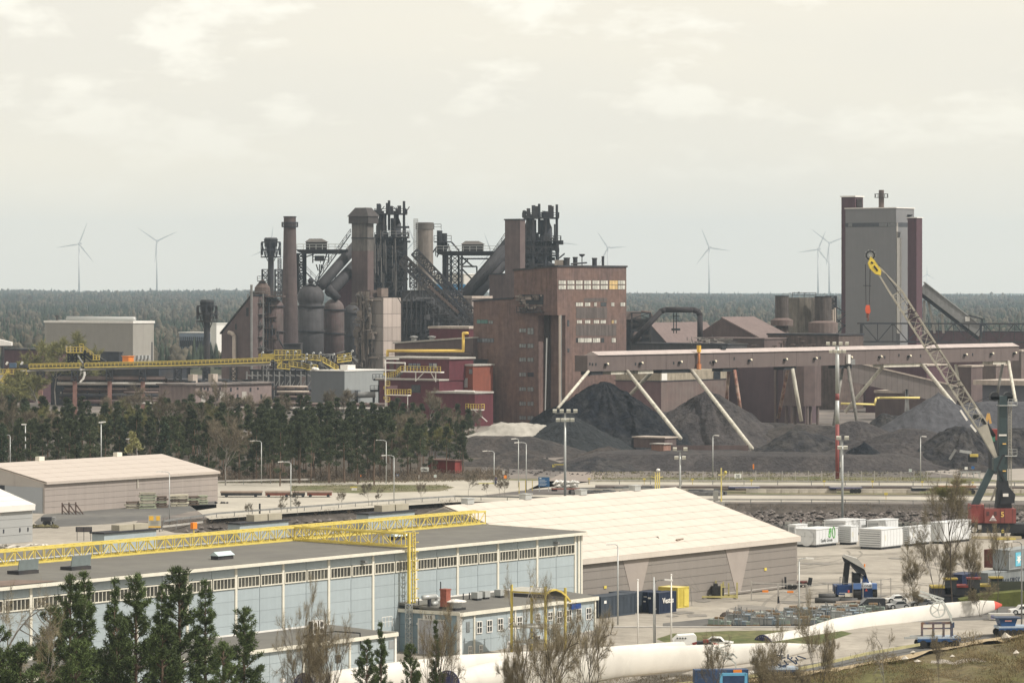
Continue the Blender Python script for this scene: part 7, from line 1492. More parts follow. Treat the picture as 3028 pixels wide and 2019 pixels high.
part('orange_marker',MB().box(X(2506),X(2511),-.55,-.5,1.0,1.3),M('signal_red',(.75,.12,.08)),t)

# ------------------------------------------------------------------ cars and trucks
def car(px,pb,wpx,hpx,label,paint,kind='car',rz=0.,face=-1,d=None,name='parked_car',cat='car'):
    d=d or dg(pb);s=d /F;L=wpx *s;Hh=hpx *s;W_=1.8
    t=thing(name,label,cat,(SX(px,d),d,gz(d) ),rz)
    prof={'car':[(-.5,.22),(-.5,.5),(-.42,.58),(-.22,.62),(-.1,.97),(.2,1.0),(.38,.66),(.5,.6),(.5,.22)],'van':[(-.5,.2),(-.5,.45),(-.36,.62),(-.2,.96),(-.1,1.0),(.46,1.0),(.5,.9),(.5,.2)]}[kind]
    pr=[(-face *x *L,z *Hh) for x,z in prof]
    m=MB();m.ext([(x,-W_/2,z) for x,z in pr] if face <0 else [(x,-W_/2,z) for x,z in pr][::-1],(0,W_,0));part('body',m,paint,t)
    g_={'car':[(-.2,.62),(-.1,.92),(.19,.95),(.33,.66)],'van':[(-.33,.62),(-.19,.92),(-.06,.94),(-.06,.62)]}[kind]
    for y in (-W_/2-.015,W_/2+.015):m=MB();m.ext([(-face*x*L,y,z*Hh) for x,z in g_],(0,.01,0));part('window',m,glass,t)
    for x in (-.31,.31):
        for y in (-W_/2-.02,W_/2-.2):part('wheel',MB().tube((x*L,y,.33),(x*L,y +.22,.33),.33,n=14),rubber,t);
        part('hubcap',MB().tube((x*L,-W_/2-.04,.33),(x*L,-W_/2-.022,.33),.18,n=10),galv,t)
    part('headlight',MB().box(-face*(-.5)*L -.05,-face*(-.5)*L +.05,-W_/2+.1,W_/2-.1,.45*Hh,.55*Hh),white,t);return t
wpaint=M('car_white',(.72,.72,.70),.3,.03,1,spec=.5);spaint=M('car_silver',(.42,.43,.43),.3,.04,1,metal=.4);bpaint=M('car_black',(.022,.024,.03),.25,.1,1,spec=.6);gpaint=M('car_grey',(.18,.19,.20),.3,.05,1,metal=.3)
car(2574,1803,82,36,'black delivery van parked behind the round pipes',bpaint,'van',rz=.12,name='parked_van',cat='van');car(2650,1782,62,24,'white estate car behind the black van',wpaint,rz=.1);car(2655,1800,66,26,'silver car right of the black van',spaint,rz=.15);car(2722,1794,66,26,'grey car half behind the leafless bushes',gpaint,rz=.1);car(2758,1786,56,22,'white car with a bright bonnet behind the grey one',wpaint,rz=.1)
car(3022,1816,74,28,'white car at the right edge behind the blue trailer',wpaint,rz=.05);car(2264,2003,84,32,'white pickup at the lower edge under the far blade',wpaint,rz=.1);car(2122,1914,90,32,'white car with its bonnet toward the red blade tip',wpaint,rz=-.1,face=1);car(1795,1955,76,26,'silver-grey car between the annex and the blade',spaint,rz=0)
car(1180,1976,40,22,'dark-windowed car between the two blue annexes',gpaint,d=378);car(1300,1985,30,20,'small white car behind the blade root',wpaint,d=372);car(2080,2020,110,30,'grey car at the bottom edge under the blue frame',gpaint,d=374)
pl=Pl(2025,400);t=pl.thing('truck','white truck tractor with four roof lamps behind the middle blade','truck');z0=-2.0
part('cab',MB().ext([P_ for P_ in [pl.P(1990,1925,0),pl.P(2060,1925,0),pl.P(2060,1882,0),pl.P(2054,1876,0),pl.P(2005,1879,0),pl.P(1990,1893,0)]],(0,2.4,0)),wpaint,t);part('windscreen',MB().ext([pl.P(1990,1911,-.02),pl.P(2040,1905,-.02),pl.P(2050,1912,-.02),pl.P(1990,1918,-.02)][::-1],(0,.01,0)),glass,t)
for k in range(4):part('roof_lamp',MB().tube(pl.P(2003+8*k,1886,-.1),pl.P(2003+8*k,1886,0),.09,n=8),black,t)
part('side_stripe',MB().ext([pl.P(2046,1900,-.03),pl.P(2060,1896,-.03),pl.P(2060,1903,-.03),pl.P(2050,1908,-.03)],(0,.02,0)),redp,t);part('chassis',MB().box(pl.X(2060),pl.X(2105),.3,2.1,pl.Z(1930),pl.Z(1898)),black,t);part('red_gear',MB().box(pl.X(2080),pl.X(2096),.2,1.2,pl.Z(1900),pl.Z(1892)),redp,t)
for px in (2000,2075):part('wheel',MB().tube(pl.P(px,1938,-.1),pl.P(px,1938,.3),.5,n=16),rubber,t)

# ------------------------------------------------------------------ rotor blades on their trailers
bladem=M('blade_gelcoat',(.64,.61,.555),.45,.03,.2,rgb2=(.58,.55,.50),s2=.3);bcap=M('root_cover',(.045,.045,.12),.7,.5,1.6,isl=0);tipred=M('tip_red',(.62,.10,.07),.5,.1,1)
def rotor_blade(A,B,label,prof,tipm=True,capl=None):
    """A root centre, B tip (photo column, row, distance); prof = [(t, half height up, half height down, half depth)]"""
    a,b_=PX(*A),PX(*B);ax=(b_ -a);L=ax.length;ax.normalize();up=Vector((0,0,1));sd=ax.cross(up).normalized();up=sd.cross(ax)
    t=thing('rotor_blade',label,'rotor blade',a,0,'wind turbine blades on transport trailers');n=22;m=MB();vs=[]
    for (u,hu,hd,hs) in prof:
        c=ax *(L *u)
        for k in range(n):
            an=2*math.pi*k/n;s_,c_=math.sin(an),math.cos(an);vs.append(c +up *(hu *max(0,c_) +hd *min(0,c_)) +sd *hs *s_)
    fs=[]
    for i in range(len(prof) -1):
        for k in range(n):fs.append((i*n+k,i*n+(k+1)%n,(i+1)*n+(k+1)%n,(i+1)*n+k))
    N_=len(prof);tip0=N_ -2 if tipm else N_
    m.add(vs,[f for f in fs if f[0] // n <(N_ -2 if tipm else N_)]);part('shell',m,bladem,t,smooth=True)
    if tipm:
        m=MB();m.add(vs[(N_-2)*n:],[(k,(k+1)%n,n+(k+1)%n,n+k) for k in range(n)] +[tuple(range(n,2*n))]);part('tip',m,tipred,t,smooth=True)
    r_=prof[0][1];m=MB();m.tube(-ax *.12,ax *.02,r_ *1.03,n=28);part('root_cover',m,bcap,t);m=MB();m2=MB()
    for k in range(28):an=2*math.pi*k/28;c=-ax*.18+up*math.cos(an)*r_*.88+sd*math.sin(an)*r_*.88;m.bar(c,c +ax*.1,.09)
    for k in range(9):y=rng.uniform(-.8,.8)*r_;x=math.sqrt(max(0,r_*r_*.8-y*y)) *rng.uniform(-.9,.9);m.bar(-ax*.14+sd*y +up*x,-ax*.14+sd*(y+.05) +up*(x +.3),.06)
    part('root_bolts',m,M('bolt_grey',(.30,.30,.36),.4,.2,2),t,kind='stuff');return t
rotor_blade((1325,2021,357),(2132,1908,408),'middle white rotor blade with a red tip, its navy root in the lower centre',[(0,1.28,1.28,1.28),(.05,1.28,1.28,1.25),(.16,1.6,1.8,1.1),(.28,1.9,2.2,.95),(.45,1.7,2.1,.75),(.65,1.4,1.8,.55),(.82,1.1,1.3,.38),(.92,.62,.72,.25),(.965,.48,.5,.18),(1,.10,.12,.06)])
rotor_blade((900,2030,352),(2440,1910,415),'longest white rotor blade running behind the middle one, its navy root at the bottom left',[(0,1.3,1.3,1.3),(.04,1.3,1.3,1.28),(.14,1.7,1.7,1.1),(.26,2.0,1.8,.95),(.42,1.8,1.7,.75),(.6,1.5,1.6,.55),(.78,1.1,1.4,.38),(.9,.8,1.0,.25),(.965,.4,.5,.18),(1,.10,.12,.06)],tipm=False)
rotor_blade((2258,1916,428),(2962,1788,458),'far right white rotor blade with a red tip and half-round navy root',[(0,1.55,1.55,1.5),(.06,1.55,1.5,1.45),(.15,1.45,1.6,1.2),(.2,1.65,1.8,1.1),(.28,2.0,2.0,1.0),(.4,2.0,1.9,.85),(.58,1.8,1.5,.6),(.76,1.5,1.15,.4),(.9,1.1,.85,.25),(.965,.7,.5,.18),(1,.15,.12,.06)])
def trailer(px,pb,w_,label,col_=bluep,hi=1.0,axles=4,d=None):
    d=d or dg(pb);s=d /F;t=thing('blade_trailer',label,'trailer',(SX(px,d),d,gz(d)),.12,'blue heavy transport trailers');L=w_ *s
    part('deck',MB().box(-L/2,L/2,-1.2,1.2,.95,1.25),M('trailer_top',(.35,.42,.50),.5,.15,1),t);part('side_beam',MB().box(-L/2,L/2,-1.25,-1.21,.7,1.05),col_,t)
    for k in range(axles):x=-L/2+L*(k +.5)/axles;part('axle_arm',MB().bar((x,-1.1,1.0),(x +.1,-1.1,.5),.22),galv,t);[part('wheel',MB().tube((x,y,.45),(x,y +.35,.45),.45,n=12),rubber,t) for y in (-1.35,1.0)]
    return t,L
t,L=trailer(2770,1912,130,'blue multi-axle trailer carrying the far right blade');m=MB()
for x in (-L*.38,-L*.12,L*.12,L*.3):m.bar((x,-.8,1.25),(x,-.8,2.9 if x <L*.2 else 2.7),.22)
m.bar((-L*.38,-.8,2.8),(L*.3,-.8,2.8),.25).bar((-L*.38,-.8,2.2),(L*.3,-.8,2.2),.15);part('cradle_frame',m,M('frame_rustblue',(.07,.08,.12),.6,.4,1,rgb2=(.16,.09,.06),s2=.8),t);part('long_beam',MB().bar((-L*.8,-1.0,1.15),(-L*.1,-1.0,1.25),.25).bar((-L*.65,-.5,1.3),(-L*.1,-.5,1.35),.22),galv,t)
m=MB();c=Vector((-L*.02,-.9,4.3))
for k in range(14):a0,a1=2*math.pi*k/14,2*math.pi*(k+1)/14;m.bar(c +Vector((.85*math.cos(a0),0,.85*math.sin(a0))),c +Vector((.85*math.cos(a1),0,.85*math.sin(a1))),.16)
for k in range(5):a=k*1.25;m.bar(c,c +Vector((.8*math.cos(a),0,.8*math.sin(a))),.1)
m.bar(c +Vector((.8,0,.6)),(L*.32,-.9,2.8),.16).bar(c +Vector((-.9,0,1.6)),(-L*.02,-.7,5.3),.18).bar((-L*.45,-.7,6.0),(L*.12,-.7,5.2),.18).bar((-L*.35,.7,6.3),(L*.2,.7,5.4),.18).bar((L*.12,-.7,5.2),(L*.3,-.8,3.6),.16).bar((L*.3,-.8,3.6),(L*.28,-.8,2.8),.16);part('blade_clamp',m,M('clamp_pale',(.50,.52,.50),.5,.15,1),t);part('steering_post',MB().bar((L*.36,0,1.25),(L*.36,0,2.2),.15).box(L*.33,L*.40,-.2,.2,2.2,2.8),navy,t)
t,L=trailer(2990,1880,90,'blue multi-axle trailer with a hopper-shaped bolster at the right edge',axles=5);m=MB();m.ext([(-1.4,-1,1.27),(.2,-1,1.27),(.5,-1,2.1),(-1.7,-1,2.1)],(0,2,0));part('bolster',m,bluep,t);part('bolster_rim',MB().box(-2.1,.9,-1.2,1.2,2.11,2.25),navy,t);part('marking',MB().box(-1.0,-.2,-1.05,-1.01,1.8,1.95),M('pink_mark',(.65,.35,.33),.5,.1,1),t)
t,L=trailer(2165,1995,110,'blue trailer with an open square frame under the middle blade',d=385,axles=4);m=MB()
for x in (-1.4,1.2):m.bar((x,-1.3,.6),(x,-1.3,3.0),.28)
for z in (.7,2.9):m.bar((-1.4,-1.3,z),(1.2,-1.3,z),.28)
part('square_frame',m,M('light_blue_frame',(.13,.38,.58),.5,.1,1),t);part('gear_box',MB().box(-4,1.6,-.6,.8,1.9,3.3),M('dark_blue_gear',(.03,.06,.13),.6,.4,1),t);part('orange_tag',MB().box(.0,.9,-.68,-.62,3.0,3.3),orange,t)
t,L=trailer(1900,2035,150,'dark blue trailer at the bottom edge under the middle blade',navy,d=374,axles=6);t,L=trailer(2310,1955,90,'navy trailer under the root of the far right blade',navy,d=400,axles=4)
m=MB()
for k in range(30):a=Vector((rng.uniform(-L/2,L/2),rng.uniform(-1,0),rng.uniform(1.2,2.6)));m.bar(a,a +Vector((rng.uniform(-1,1),0,rng.uniform(-.5,.8))),.14)
part('blade_support',m,navy,t,kind='stuff')
pl=Pl(2165,398);t=pl.thing('blade_tip_clamp','pale steel clamp holding the red tip of the middle blade','clamp');m=MB()
for a,b_,c_,e in [(2108,1921,2170,1935),(2110,1930,2165,1938),(2130,1915,2160,1905),(2150,1940,2175,1960),(2175,1960,2176,1985),(2136,1938,2142,1952),(2142,1946,2168,1947),(2165,1930,2180,1945),(2112,1912,2140,1922)]:m.bar(pl.P(a,b_),pl.P(c_,e),.16)
part('frame',m,M('clamp_pale',(.50,.52,.50)),t)
pl=Pl(2965,447);t=pl.thing('spreader_beam','pale grey steel beam unit left of the white car at the right edge','steel beam');part('beam',MB().box(pl.X(2926),pl.X(3000),0,1.5,pl.Z(1832),pl.Z(1814)),gr,t);part('plate',MB().box(pl.X(2930),pl.X(2940),-.05,-.01,pl.Z(1828),pl.Z(1818)),M('violet_plate',(.22,.20,.35),.5,.1,1),t)

# guard rails
def guardrail(pts,label,mat,post=4.,h_=.75,z=None):
    t=thing('guard_rail',label,'guard rail',G(*pts[0]));o=G(*pts[0]);P_=[G(*p) -o for p in pts];m=MB();m2=MB()
    for a,b_ in zip(P_,P_[1:]):
        m.bar(a +Vector((0,0,h_)),b_ +Vector((0,0,h_)),.1,.32);k=max(1,int((b_ -a).length /post))
        for i in range(k):q_=a.lerp(b_,i /k);m2.bar(q_,q_ +Vector((0,0,h_ +.1)),.14)
    part('rail',m,mat,t);part('posts',m2,steel,t,kind='stuff')
guardrail([(2300,2009),(2420,1985),(2560,1952),(2720,1924)],'yellowed guard rail between the front road and the scrub',M('mossy_rail',(.33,.31,.17),.7,.2,1));guardrail([(1940,2050),(2120,2030),(2300,2009)],'guard rail continuing to the lower edge under the blade',M('mossy_rail',(.33,.31,.17)))
guardrail([(484,1553),(640,1530),(900,1510),(1100,1494),(1345,1478)],'long dark guard rail along the channel edge',steel,4.5);guardrail([(1345,1478),(1500,1480),(1640,1484)],'short guard rail behind the storage hall ridge',steel,4.5)
guardrail([(480,1570),(600,1556)],'broken piece of rail near the orange sign',conc);guardrail([(640,1434),(800,1430),(930,1428)],'pale guard rail at the foot of the wood',conc,5,.8);guardrail([(1740,1431),(2200,1433),(2700,1436),(3100,1438)],'pale guard rail along the gravel track beyond the rails',conc,6,.8)
guardrail([(1950,1487),(2400,1488),(2700,1491),(3100,1494)],'guard rail on top of the rocky bank at the right',conc,5,.7)
# ------------------------------------------------------------------ things beyond the channel
t=thing('rail_track','railway tracks running across behind the channel road','railway track',G(1700,1444));o_=G(1700,1444);m=MB()
for y in (1440,1442,1446,1449):m.bar(G(1760,y) -o_ +Vector((0,0,.12)),G(3100,y +3) -o_ +Vector((0,0,.12)),.16,.18)
part('rails',m,rustst,t)
m=MB();mblk=None
blk=M('concrete_block',(.42,.38,.33),.9,.2,1,orand=.25)
bm=MB().box(-1.15,1.15,-.4,.4,0,.8).mesh('concrete_block',blk);i=0
for px in list(range(1756,2100,24)) +list(range(2228,2460,25)) +list(range(2548,2700,25)) +list(range(2900,3060,28)):
    g_=G(px,1457);o=link('concrete_block',bm,None,(g_.x +rng.uniform(-.3,.3),g_.y,0),(0,0,rng.uniform(-.12,.12)));o['label']='pale concrete road block in the broken row along the channel road';o['category']='concrete block';o['group']='concrete blocks along the channel road'
def flatbed(px,pb,w_,label,col_,d=None,load=None):
    d=d or dg(pb);L=w_ *d /F;t=thing('flatbed_trailer',label,'trailer',(SX(px,d),d,0),.02,'flatbeds parked beyond the channel');part('deck',MB().box(-L/2,L/2,-1.25,1.25,.95,1.2),col_,t);part('deck_boards',MB().box(-L/2+.1,L/2-.1,-1.2,1.2,1.2,1.26),conc,t)
    part('gooseneck',MB().box(-L/2,-L/2+L*.2,-1.1,1.1,.6,.95),dark,t)
    for k in range(3):x=L*(.18+.11*k);part('wheel',MB().tube((x,-1.2,.45),(x,-.8,.45),.45,n=10),rubber,t)
    return t,L
vio=M('violet_steel',(.09,.09,.17),.6,.2,1)
flatbed(2200,1456,92,'violet-grey flatbed left of the white floodlight mast',vio);flatbed(2500,1457,96,'violet-grey flatbed right of the floodlight mast',vio);t,L=flatbed(2795,1460,200,'long black flatbed with a rusty load near the crane',black);part('load',MB().box(-L*.1,L*.45,-1,1,1.26,1.6),M('rusty_load',(.27,.15,.10),.8,.3,1),t)
for i,(a,b_,mm,lab) in enumerate(((650,778,dark,'dark flat wagon half behind the left storage hall'),(782,862,redp,'first red flat wagon right of the storage hall'),(862,905,dark,'dark gap wagon between the two red ones'),(905,985,redp,'red flat wagon at the right end of the row'))):
    d=dg(1469);x0,x1=SX(a,d),SX(b_,d);t=thing('flat_wagon',lab,'rail wagon',((x0+x1)/2,d,0),0,'low wagons by the left storage hall');w_=(x1-x0)/2-.15;part('deck',MB().box(-w_,w_,-1.2,1.2,.85,1.15),M('weathered_deck',(.28,.22,.18),.9,.2,1),t);part('frame',MB().box(-w_ +.1,w_ -.1,-1.1,1.1,.35,.85),M('wagon_red',(.20,.065,.045),.8,.3,1) if mm is redp else dark,t);[part('wheel',MB().tube((x,-1.25,.3),(x,-1.1,.3),.3,n=10),black,t) for x in (-w_*.7,w_*.7)]
t,L=flatbed(1672,1460,82,'red wagon loaded with a pale rubble heap before the coal',M('wagon_red',(.20,.065,.045)));m=MB()
for k in range(46):rock(m,(rng.uniform(-2.3,2.5),rng.uniform(-1,1),1.3+rng.uniform(0,1.3) *.9),rng.uniform(.35,.7))
solo('rubble_load',m,M('pale_rubble',(.56,.55,.52),.9,.1,1,isl=.2),'pale rubble piled on the red wagon','rubble',loc=(SX(1672,dg(1460)),dg(1460),0),kind='stuff')
deb=M('dark_debris',(.10,.10,.10),.9,.4,.8,isl=.7)
for i,(a,b_,y0,y1) in enumerate(((1700,1830,1452,1466),(1830,1990,1446,1460),(2040,2120,1455,1466))):
    g_=G((a+b_)/2,y1);m=MB()
    for k in range(34):q_=G(rng.uniform(a,b_),rng.uniform(y0,y1)) -g_;m.ob(q_ +Vector((0,0,.35)),(rng.uniform(.8,4),rng.uniform(.5,1.5),rng.uniform(.3,.9)),rz=rng.uniform(-.5,.5))
    solo('scrap_timber',m,deb,['dark beams and slabs lying right of the red wagon','dark beams lying behind the ridge of the cream roof','small pile of dark beams by the floodlight mast'][i],'beams',loc=g_,kind='stuff')
pl=Pl(1608,dg(1452));t=pl.thing('information_board','dark blue information board with white lines by the road','sign');part('board',MB().box(pl.X(1592),pl.X(1625),0,.15,pl.Z(1438),pl.Z(1410)),M('board_blue',(.03,.10,.22),.5,.1,1),t);part('frame',MB().box(pl.X(1591),pl.X(1626),-.03,.18,pl.Z(1410),pl.Z(1408.5)),galv,t)
for a in (1595,1622):part('post',MB().box(pl.X(a) -.08,pl.X(a) +.08,.02,.14,0,pl.Z(1438)),galv,t)
m=MB()
for k,y in enumerate((1418,1422,1426,1430,1434)):m.box(pl.X(1595),pl.X(1612+(k*5) % 9),-.02,-.005,pl.Z(y +.7),pl.Z(y -.3))
m.box(pl.X(1595),pl.X(1601),-.02,-.005,pl.Z(1415),pl.Z(1412));part('printed_lines',m,M('pale_print',(.55,.62,.66),.6,.1,1),t)
for i,(px,pt,pb,lab) in enumerate([(1535,1425,1460,'left'),(1554,1418,1456,'middle'),(1574,1420,1450,'right')]):g_=G(px,pb);solo('marker_post',MB().bar((0,0,0),(0,0,ZP(pt,g_.y)),.14),yellow,lab +' one of the thin yellow marker posts left of the blue board','post','yellow posts by the blue board',loc=g_)
t=thing('height_barrier','low yellow height barrier with two beams at the ore yard entrance','barrier',G(1670,1388));o_=G(1670,1388);m=MB();d=o_.y;s=d /F
for a,b_,y in ((-36,24,1379),(-32,24,1373)):m.bar((a*s,0,(1388-y)*s),(b_*s,0,(1388-y)*s),.16)
for a in (-35,22):m.bar((a*s,0,0),(a*s,0,15*s),.2)
part('frame',m,M('bright_yellow',(.55,.45,.09)),t)
t=thing('height_barrier','short yellow barrier lying at the left of the road island','barrier',G(1438,1436));part('beam',MB().bar((-1.6,0,.5),(1.6,0,.5),.18),M('mossy_yellow',(.45,.42,.12),.7,.2,1),t)
def post_sign(px,pb,pt,w_,h_,label,mat,double=False,name='road_sign',pole=steel,extra=None):
    g_=G(px,pb);s=g_.y /F;t=thing(name,label,'sign',g_);z1=(pb -pt) *s;W2,H2=w_*s/2,h_*s
    part('post',(MB().bar((-W2*.7,.1,0),(-W2*.7,.1,z1-.05),.09).bar((W2*.7,.1,0),(W2*.7,.1,z1-.05),.09) if double else MB().bar((0,.1,0),(0,.1,z1-.05),.09)),pole,t);part('plate',MB().box(-W2,W2,0,.06,z1 -H2,z1),mat,t);return t,s,z1
t,s,z1=post_sign(1255,1407,1381,26,13,'white rectangular sign with a dark drawing left of the red container',M('sign_white',(.66,.67,.62),.5,.05,1),True);part('drawing',MB().ob((0,-.03,z1-.45),(1.2,.02,.16)).ob((.3,-.03,z1-.62),(.7,.02,.12)),steel,t)
t,s,z1=post_sign(1287,1426,1403,8,8,'small pale round sign by the road at the red container',M('sign_pale',(.45,.50,.48),.5,.05,1));t,s,z1=post_sign(1239,1426,1403,3,10,'narrow grey sign edge-on beside the road',conc);t,s,z1=post_sign(1175,1410,1401,9,9,'small blue square traffic sign at the foot of the wood',M('traffic_blue',(.04,.16,.42),.5,.05,1));part('symbol',MB().ob((0,-.03,z1-.35),(.3,.02,.4)),white,t)
post_sign(1067,1422,1404,3,5,'thin post with an orange mark before the pines',orange);t,s,z1=post_sign(1046,1449,1438,20,4,'small yellow-topped marker block on the road island',M('bright_yellow',(.55,.45,.09)));part('white_block',MB().box(-.4,.6,0,.3,0,.5),white,t)
post_sign(1489,1423,1390,7,12,'upright pale road sign panel before the earth mound',conc);t,s,z1=post_sign(1494,1424,1405,8,9,'round amber hazard light on the sign post',orange)
g_=G(1466,1432);t=thing('person','person in dark clothes standing at the roadside by the lamp','person',g_);part('body',MB().tube((-.1,0,0),(-.08,0,.85),.09,.13,8).tube((.1,0,0),(.08,0,.85),.09,.13,8).tube((0,0,.8),(0,0,1.45),.17,.22,8).tube((-.24,0,.85),(-.2,0,1.4),.05,.07,6).tube((.24,0,.85),(.2,0,1.4),.05,.07,6),M('dark_clothes',(.04,.05,.09),.8,.2,2),t,smooth=True);part('head',MB().ball((0,0,1.65),.13),M('skin',(.45,.27,.2),.6,.05,2),t,smooth=True);part('reflective_trim',MB().tube((0,0,1.0),(0,0,1.1),.2,n=8),redp,t)
for i,(px,pt,pb) in enumerate([(1742,1413,1432),(1905,1414,1432),(2048,1415,1433),(2222,1418,1436),(2437,1420,1440),(2580,1421,1442),(2727,1422,1443),(2877,1424,1444)]):
    t,s,z1=post_sign(px,pb,pt,8,4,['first yellow rail marker from the left, behind the storage hall','second yellow rail marker, left of the twin-post signal','yellow rail marker right of the floodlight mast on the ridge','yellow rail marker above the left violet flatbed','yellow rail marker left of the banded mast foot','yellow rail marker right of the white mast','yellow rail marker at the thin street lamp','yellow rail marker nearest the crane'][i],M('bright_yellow',(.55,.45,.09)),name='rail_marker',pole=yellow)
t,s,z1=post_sign(2620,1483,1456,10,7,'yellow cross-shaped marker on the edge of the rocky bank',M('bright_yellow',(.55,.45,.09)),name='rail_marker',pole=yellow)
pl=Pl(1946,722);t=pl.thing('rail_signal','pale yellow twin-post signal frame with a white lamp behind the roof ridge','signal');m=MB()
for px in (1938,1944,1950):m.bar(pl.P(px,1460),pl.P(px,1396),.22)
for y in (1405,1425,1450):m.bar(pl.P(1937,y),pl.P(1951,y),.15)
m.bar(pl.P(1924,1408),pl.P(1938,1412),.15).bar(pl.P(1950,1411),pl.P(1960,1409),.15);part('frame',m,yelpale,t);part('antenna',MB().bar(pl.P(1924,1410),pl.P(1924,1390),.1).bar(pl.P(1958,1410),pl.P(1958,1388),.1),steel,t);part('lamp',MB().ball(pl.P(1946,1389,-.3),.42,sz=.7),white,t,smooth=True)
pl=Pl(2133,690);t=pl.thing('rail_signal','pale yellow signal post with side arms right of the roof ridge','signal');part('post',MB().bar(pl.P(2133,1490),pl.P(2133,1383),.24),yelpale,t);part('arms',MB().bar(pl.P(2124,1404),pl.P(2148,1402),.2).bar(pl.P(2140,1410),pl.P(2146,1392),.18),yelpale,t);part('lamp',MB().ball(pl.P(2145,1396,-.2),.3),M('bright_yellow',(.55,.45,.09)),t);part('base',MB().box(pl.X(2115),pl.X(2142),-1,1,-.5,pl.Z(1482)),conc,t);part('crest',MB().box(pl.X(2110),pl.X(2125),1,1.3,-.2,pl.Z(1452)),M('diamond_sign',(.30,.29,.26),.7,.1,1),t)
t,s,z1=post_sign(2182,1427,1400,20,13,'white sign with black marks at the foot of the flat bank',M('sign_white',(.66,.67,.62)),True);text('SIJ',.8,black,t,(0,-.04,z1 -.48),UF)
t,s,z1=post_sign(2228,1400,1372,4,14,'small orange flag on a stick on the dark bank',orange)
for i,(px,pb,pt) in enumerate(((2692,1417,1386),(2857,1400,1380),(2877,1400,1378))):t,s,z1=post_sign(px,pb,pt,9,8,['downward triangle sign by the side road','white square sign on the yard railing','blue and white sign right of the white square'][i],[M('sign_pale',(.45,.50,.48)),M('sign_white',(.66,.67,.62)),M('traffic_blue',(.04,.16,.42))][i])
g_=G(2750,1383);solo('waste_skip',MB().ext([(-1.2,-.8,0),(1.2,-.8,0),(1.4,-.8,1.2),(-1.4,-.8,1.2)],(0,1.6,0)),bluep,'small blue skip before the scrap mound','skip',loc=g_)
t=thing('pipe_gate','dark steel portal frames left of the crane by the side road','frame',G(2865,1412));m=MB();s=G(2865,1412).y /F
for a,b_ in ((-22,-5),(14,30)):m.bar((a*s,0,0),(a*s,0,16*s),.2).bar((b_*s,0,0),(b_*s,0,16*s),.2).bar((a*s,0,16*s),(b_*s,0,16*s),.2)
m.bar((-30*s,0,18*s),(36*s,0,18*s),.12);part('frame',m,galv,t)
# fence behind
t=thing('yard_fence','wire fence with thin posts at the foot of the flat banks','fence',G(2400,1424));o_=G(2400,1424);m=MB()
for px in range(2040,2900,39):q_=G(px,1424) -o_;m.bar(q_,q_ +Vector((0,0,2.2)),.13)
part('posts',m,conc,t,kind='stuff');part('wire',MB().bar(G(2040,1424)-o_+Vector((0,0,2.0)),G(2890,1424)-o_+Vector((0,0,2.0)),.05).bar(G(2040,1424)-o_+Vector((0,0,1.0)),G(2890,1424)-o_+Vector((0,0,1.0)),.05),steel,t,kind='stuff')
g_=G(2363,1553);solo('marker_post',MB().bar((0,0,0),(0,0,1.7),.16),M('mast_red',(.42,.10,.09)),'pink-red marker post on the quay by the roof corner','post',loc=(SX(2363,618),614,0))
m=MB()
for px in range(2330,3060,22):q_=Vector((SX(px,678),678.5+.0,-2.9));m.ob(q_,(1.0,.5,.4))
solo('floating_boom',m,M('boom_pale',(.30,.29,.26),.8,.2,1,isl=.3),'line of pale floats along the waterline below the rocks','floats',kind='stuff')

# ------------------------------------------------------------------ left-hand yard
CT=[M('slab_pale',(.40,.37,.29),.9,.2,1,orand=.25),M('slab_brown',(.12,.09,.07),.9,.25,1,orand=.25),M('slab_green',(.27,.29,.21),.9,.2,1,orand=.2)]
d0=664.
def slabpile(px0,px1,y0,y1,label,n,mi,notch=True):
    d=dg(y1);s=d /F;t=thing('slab_stack',label,'concrete slabs',(SX((px0+px1)/2,d),d,0),.18,'stacks of slabs before the left storage hall');W_=(px1 -px0) *s;h_=(y1 -y0) *s /n
    for k in range(n):part('slab',MB().box(-W_/2+rng.uniform(-.2,.2),W_/2+rng.uniform(-.2,.2),-.8+rng.uniform(-.1,.1),.8,k*h_ +.03,(k+1)*h_ -h_*.28),CT[(mi +(k % 3 == 2)) % 3],t);part('spacer',MB().box(-W_/2+.2,-W_/2+.5,-.7,.7,k*h_ -.05,k*h_ +.05).box(W_/2-.5,W_/2-.2,-.7,.7,k*h_ -.05,k*h_ +.05),dark,t)
for i,a in enumerate([(371,413,1480,1503,3,0),(388,413,1460,1479,2,0),(413,461,1453,1503,6,2),(461,494,1464,1500,5,1),(503,522,1460,1497,5,0),(522,556,1459,1496,5,0),(556,587,1464,1493,4,1),(587,614,1462,1490,4,2)]):
    slabpile(a[0],a[1],a[2],a[3],['leftmost low slab stack before the left storage hall','small slab stack just right of the lowest one','tallest slab stack with pale ends','dark brown slab stack right of the tallest','narrow slab stack behind the street lamp','broad mixed slab stack in the middle of the row','brown slab stack second from the right end','greenish slab stack at the right end of the row'][i],a[4],a[5])
g_=G(212,1520);s=g_.y /F;t=thing('steel_trestle','three dark triangular steel frames leaning before the left storage hall','steel frames',g_);
for k in range(3):x=(-28+20*k)*s;part('frame',MB().bar((x,0,0),(x,0,(34+k)*s),.22).bar((x,0,30*s),(x +22*s,0,0),.2).bar((x,0,12*s),(x+14*s,0,0),.14),M('rusty_dark',(.09,.06,.05),.8,.3,1),t)
part('tie',MB().bar((-28*s,0,29*s),(12*s,0,29*s),.12),dark,t)
g_=G(210,1600);s=g_.y /F;t=thing('double_billboard','empty black double billboard on thin legs in the left yard','billboard',G(248,1598));m=MB()
for a in (-20,0,20):m.bar((a*s,0,0),(a*s,0,26*s),.08)
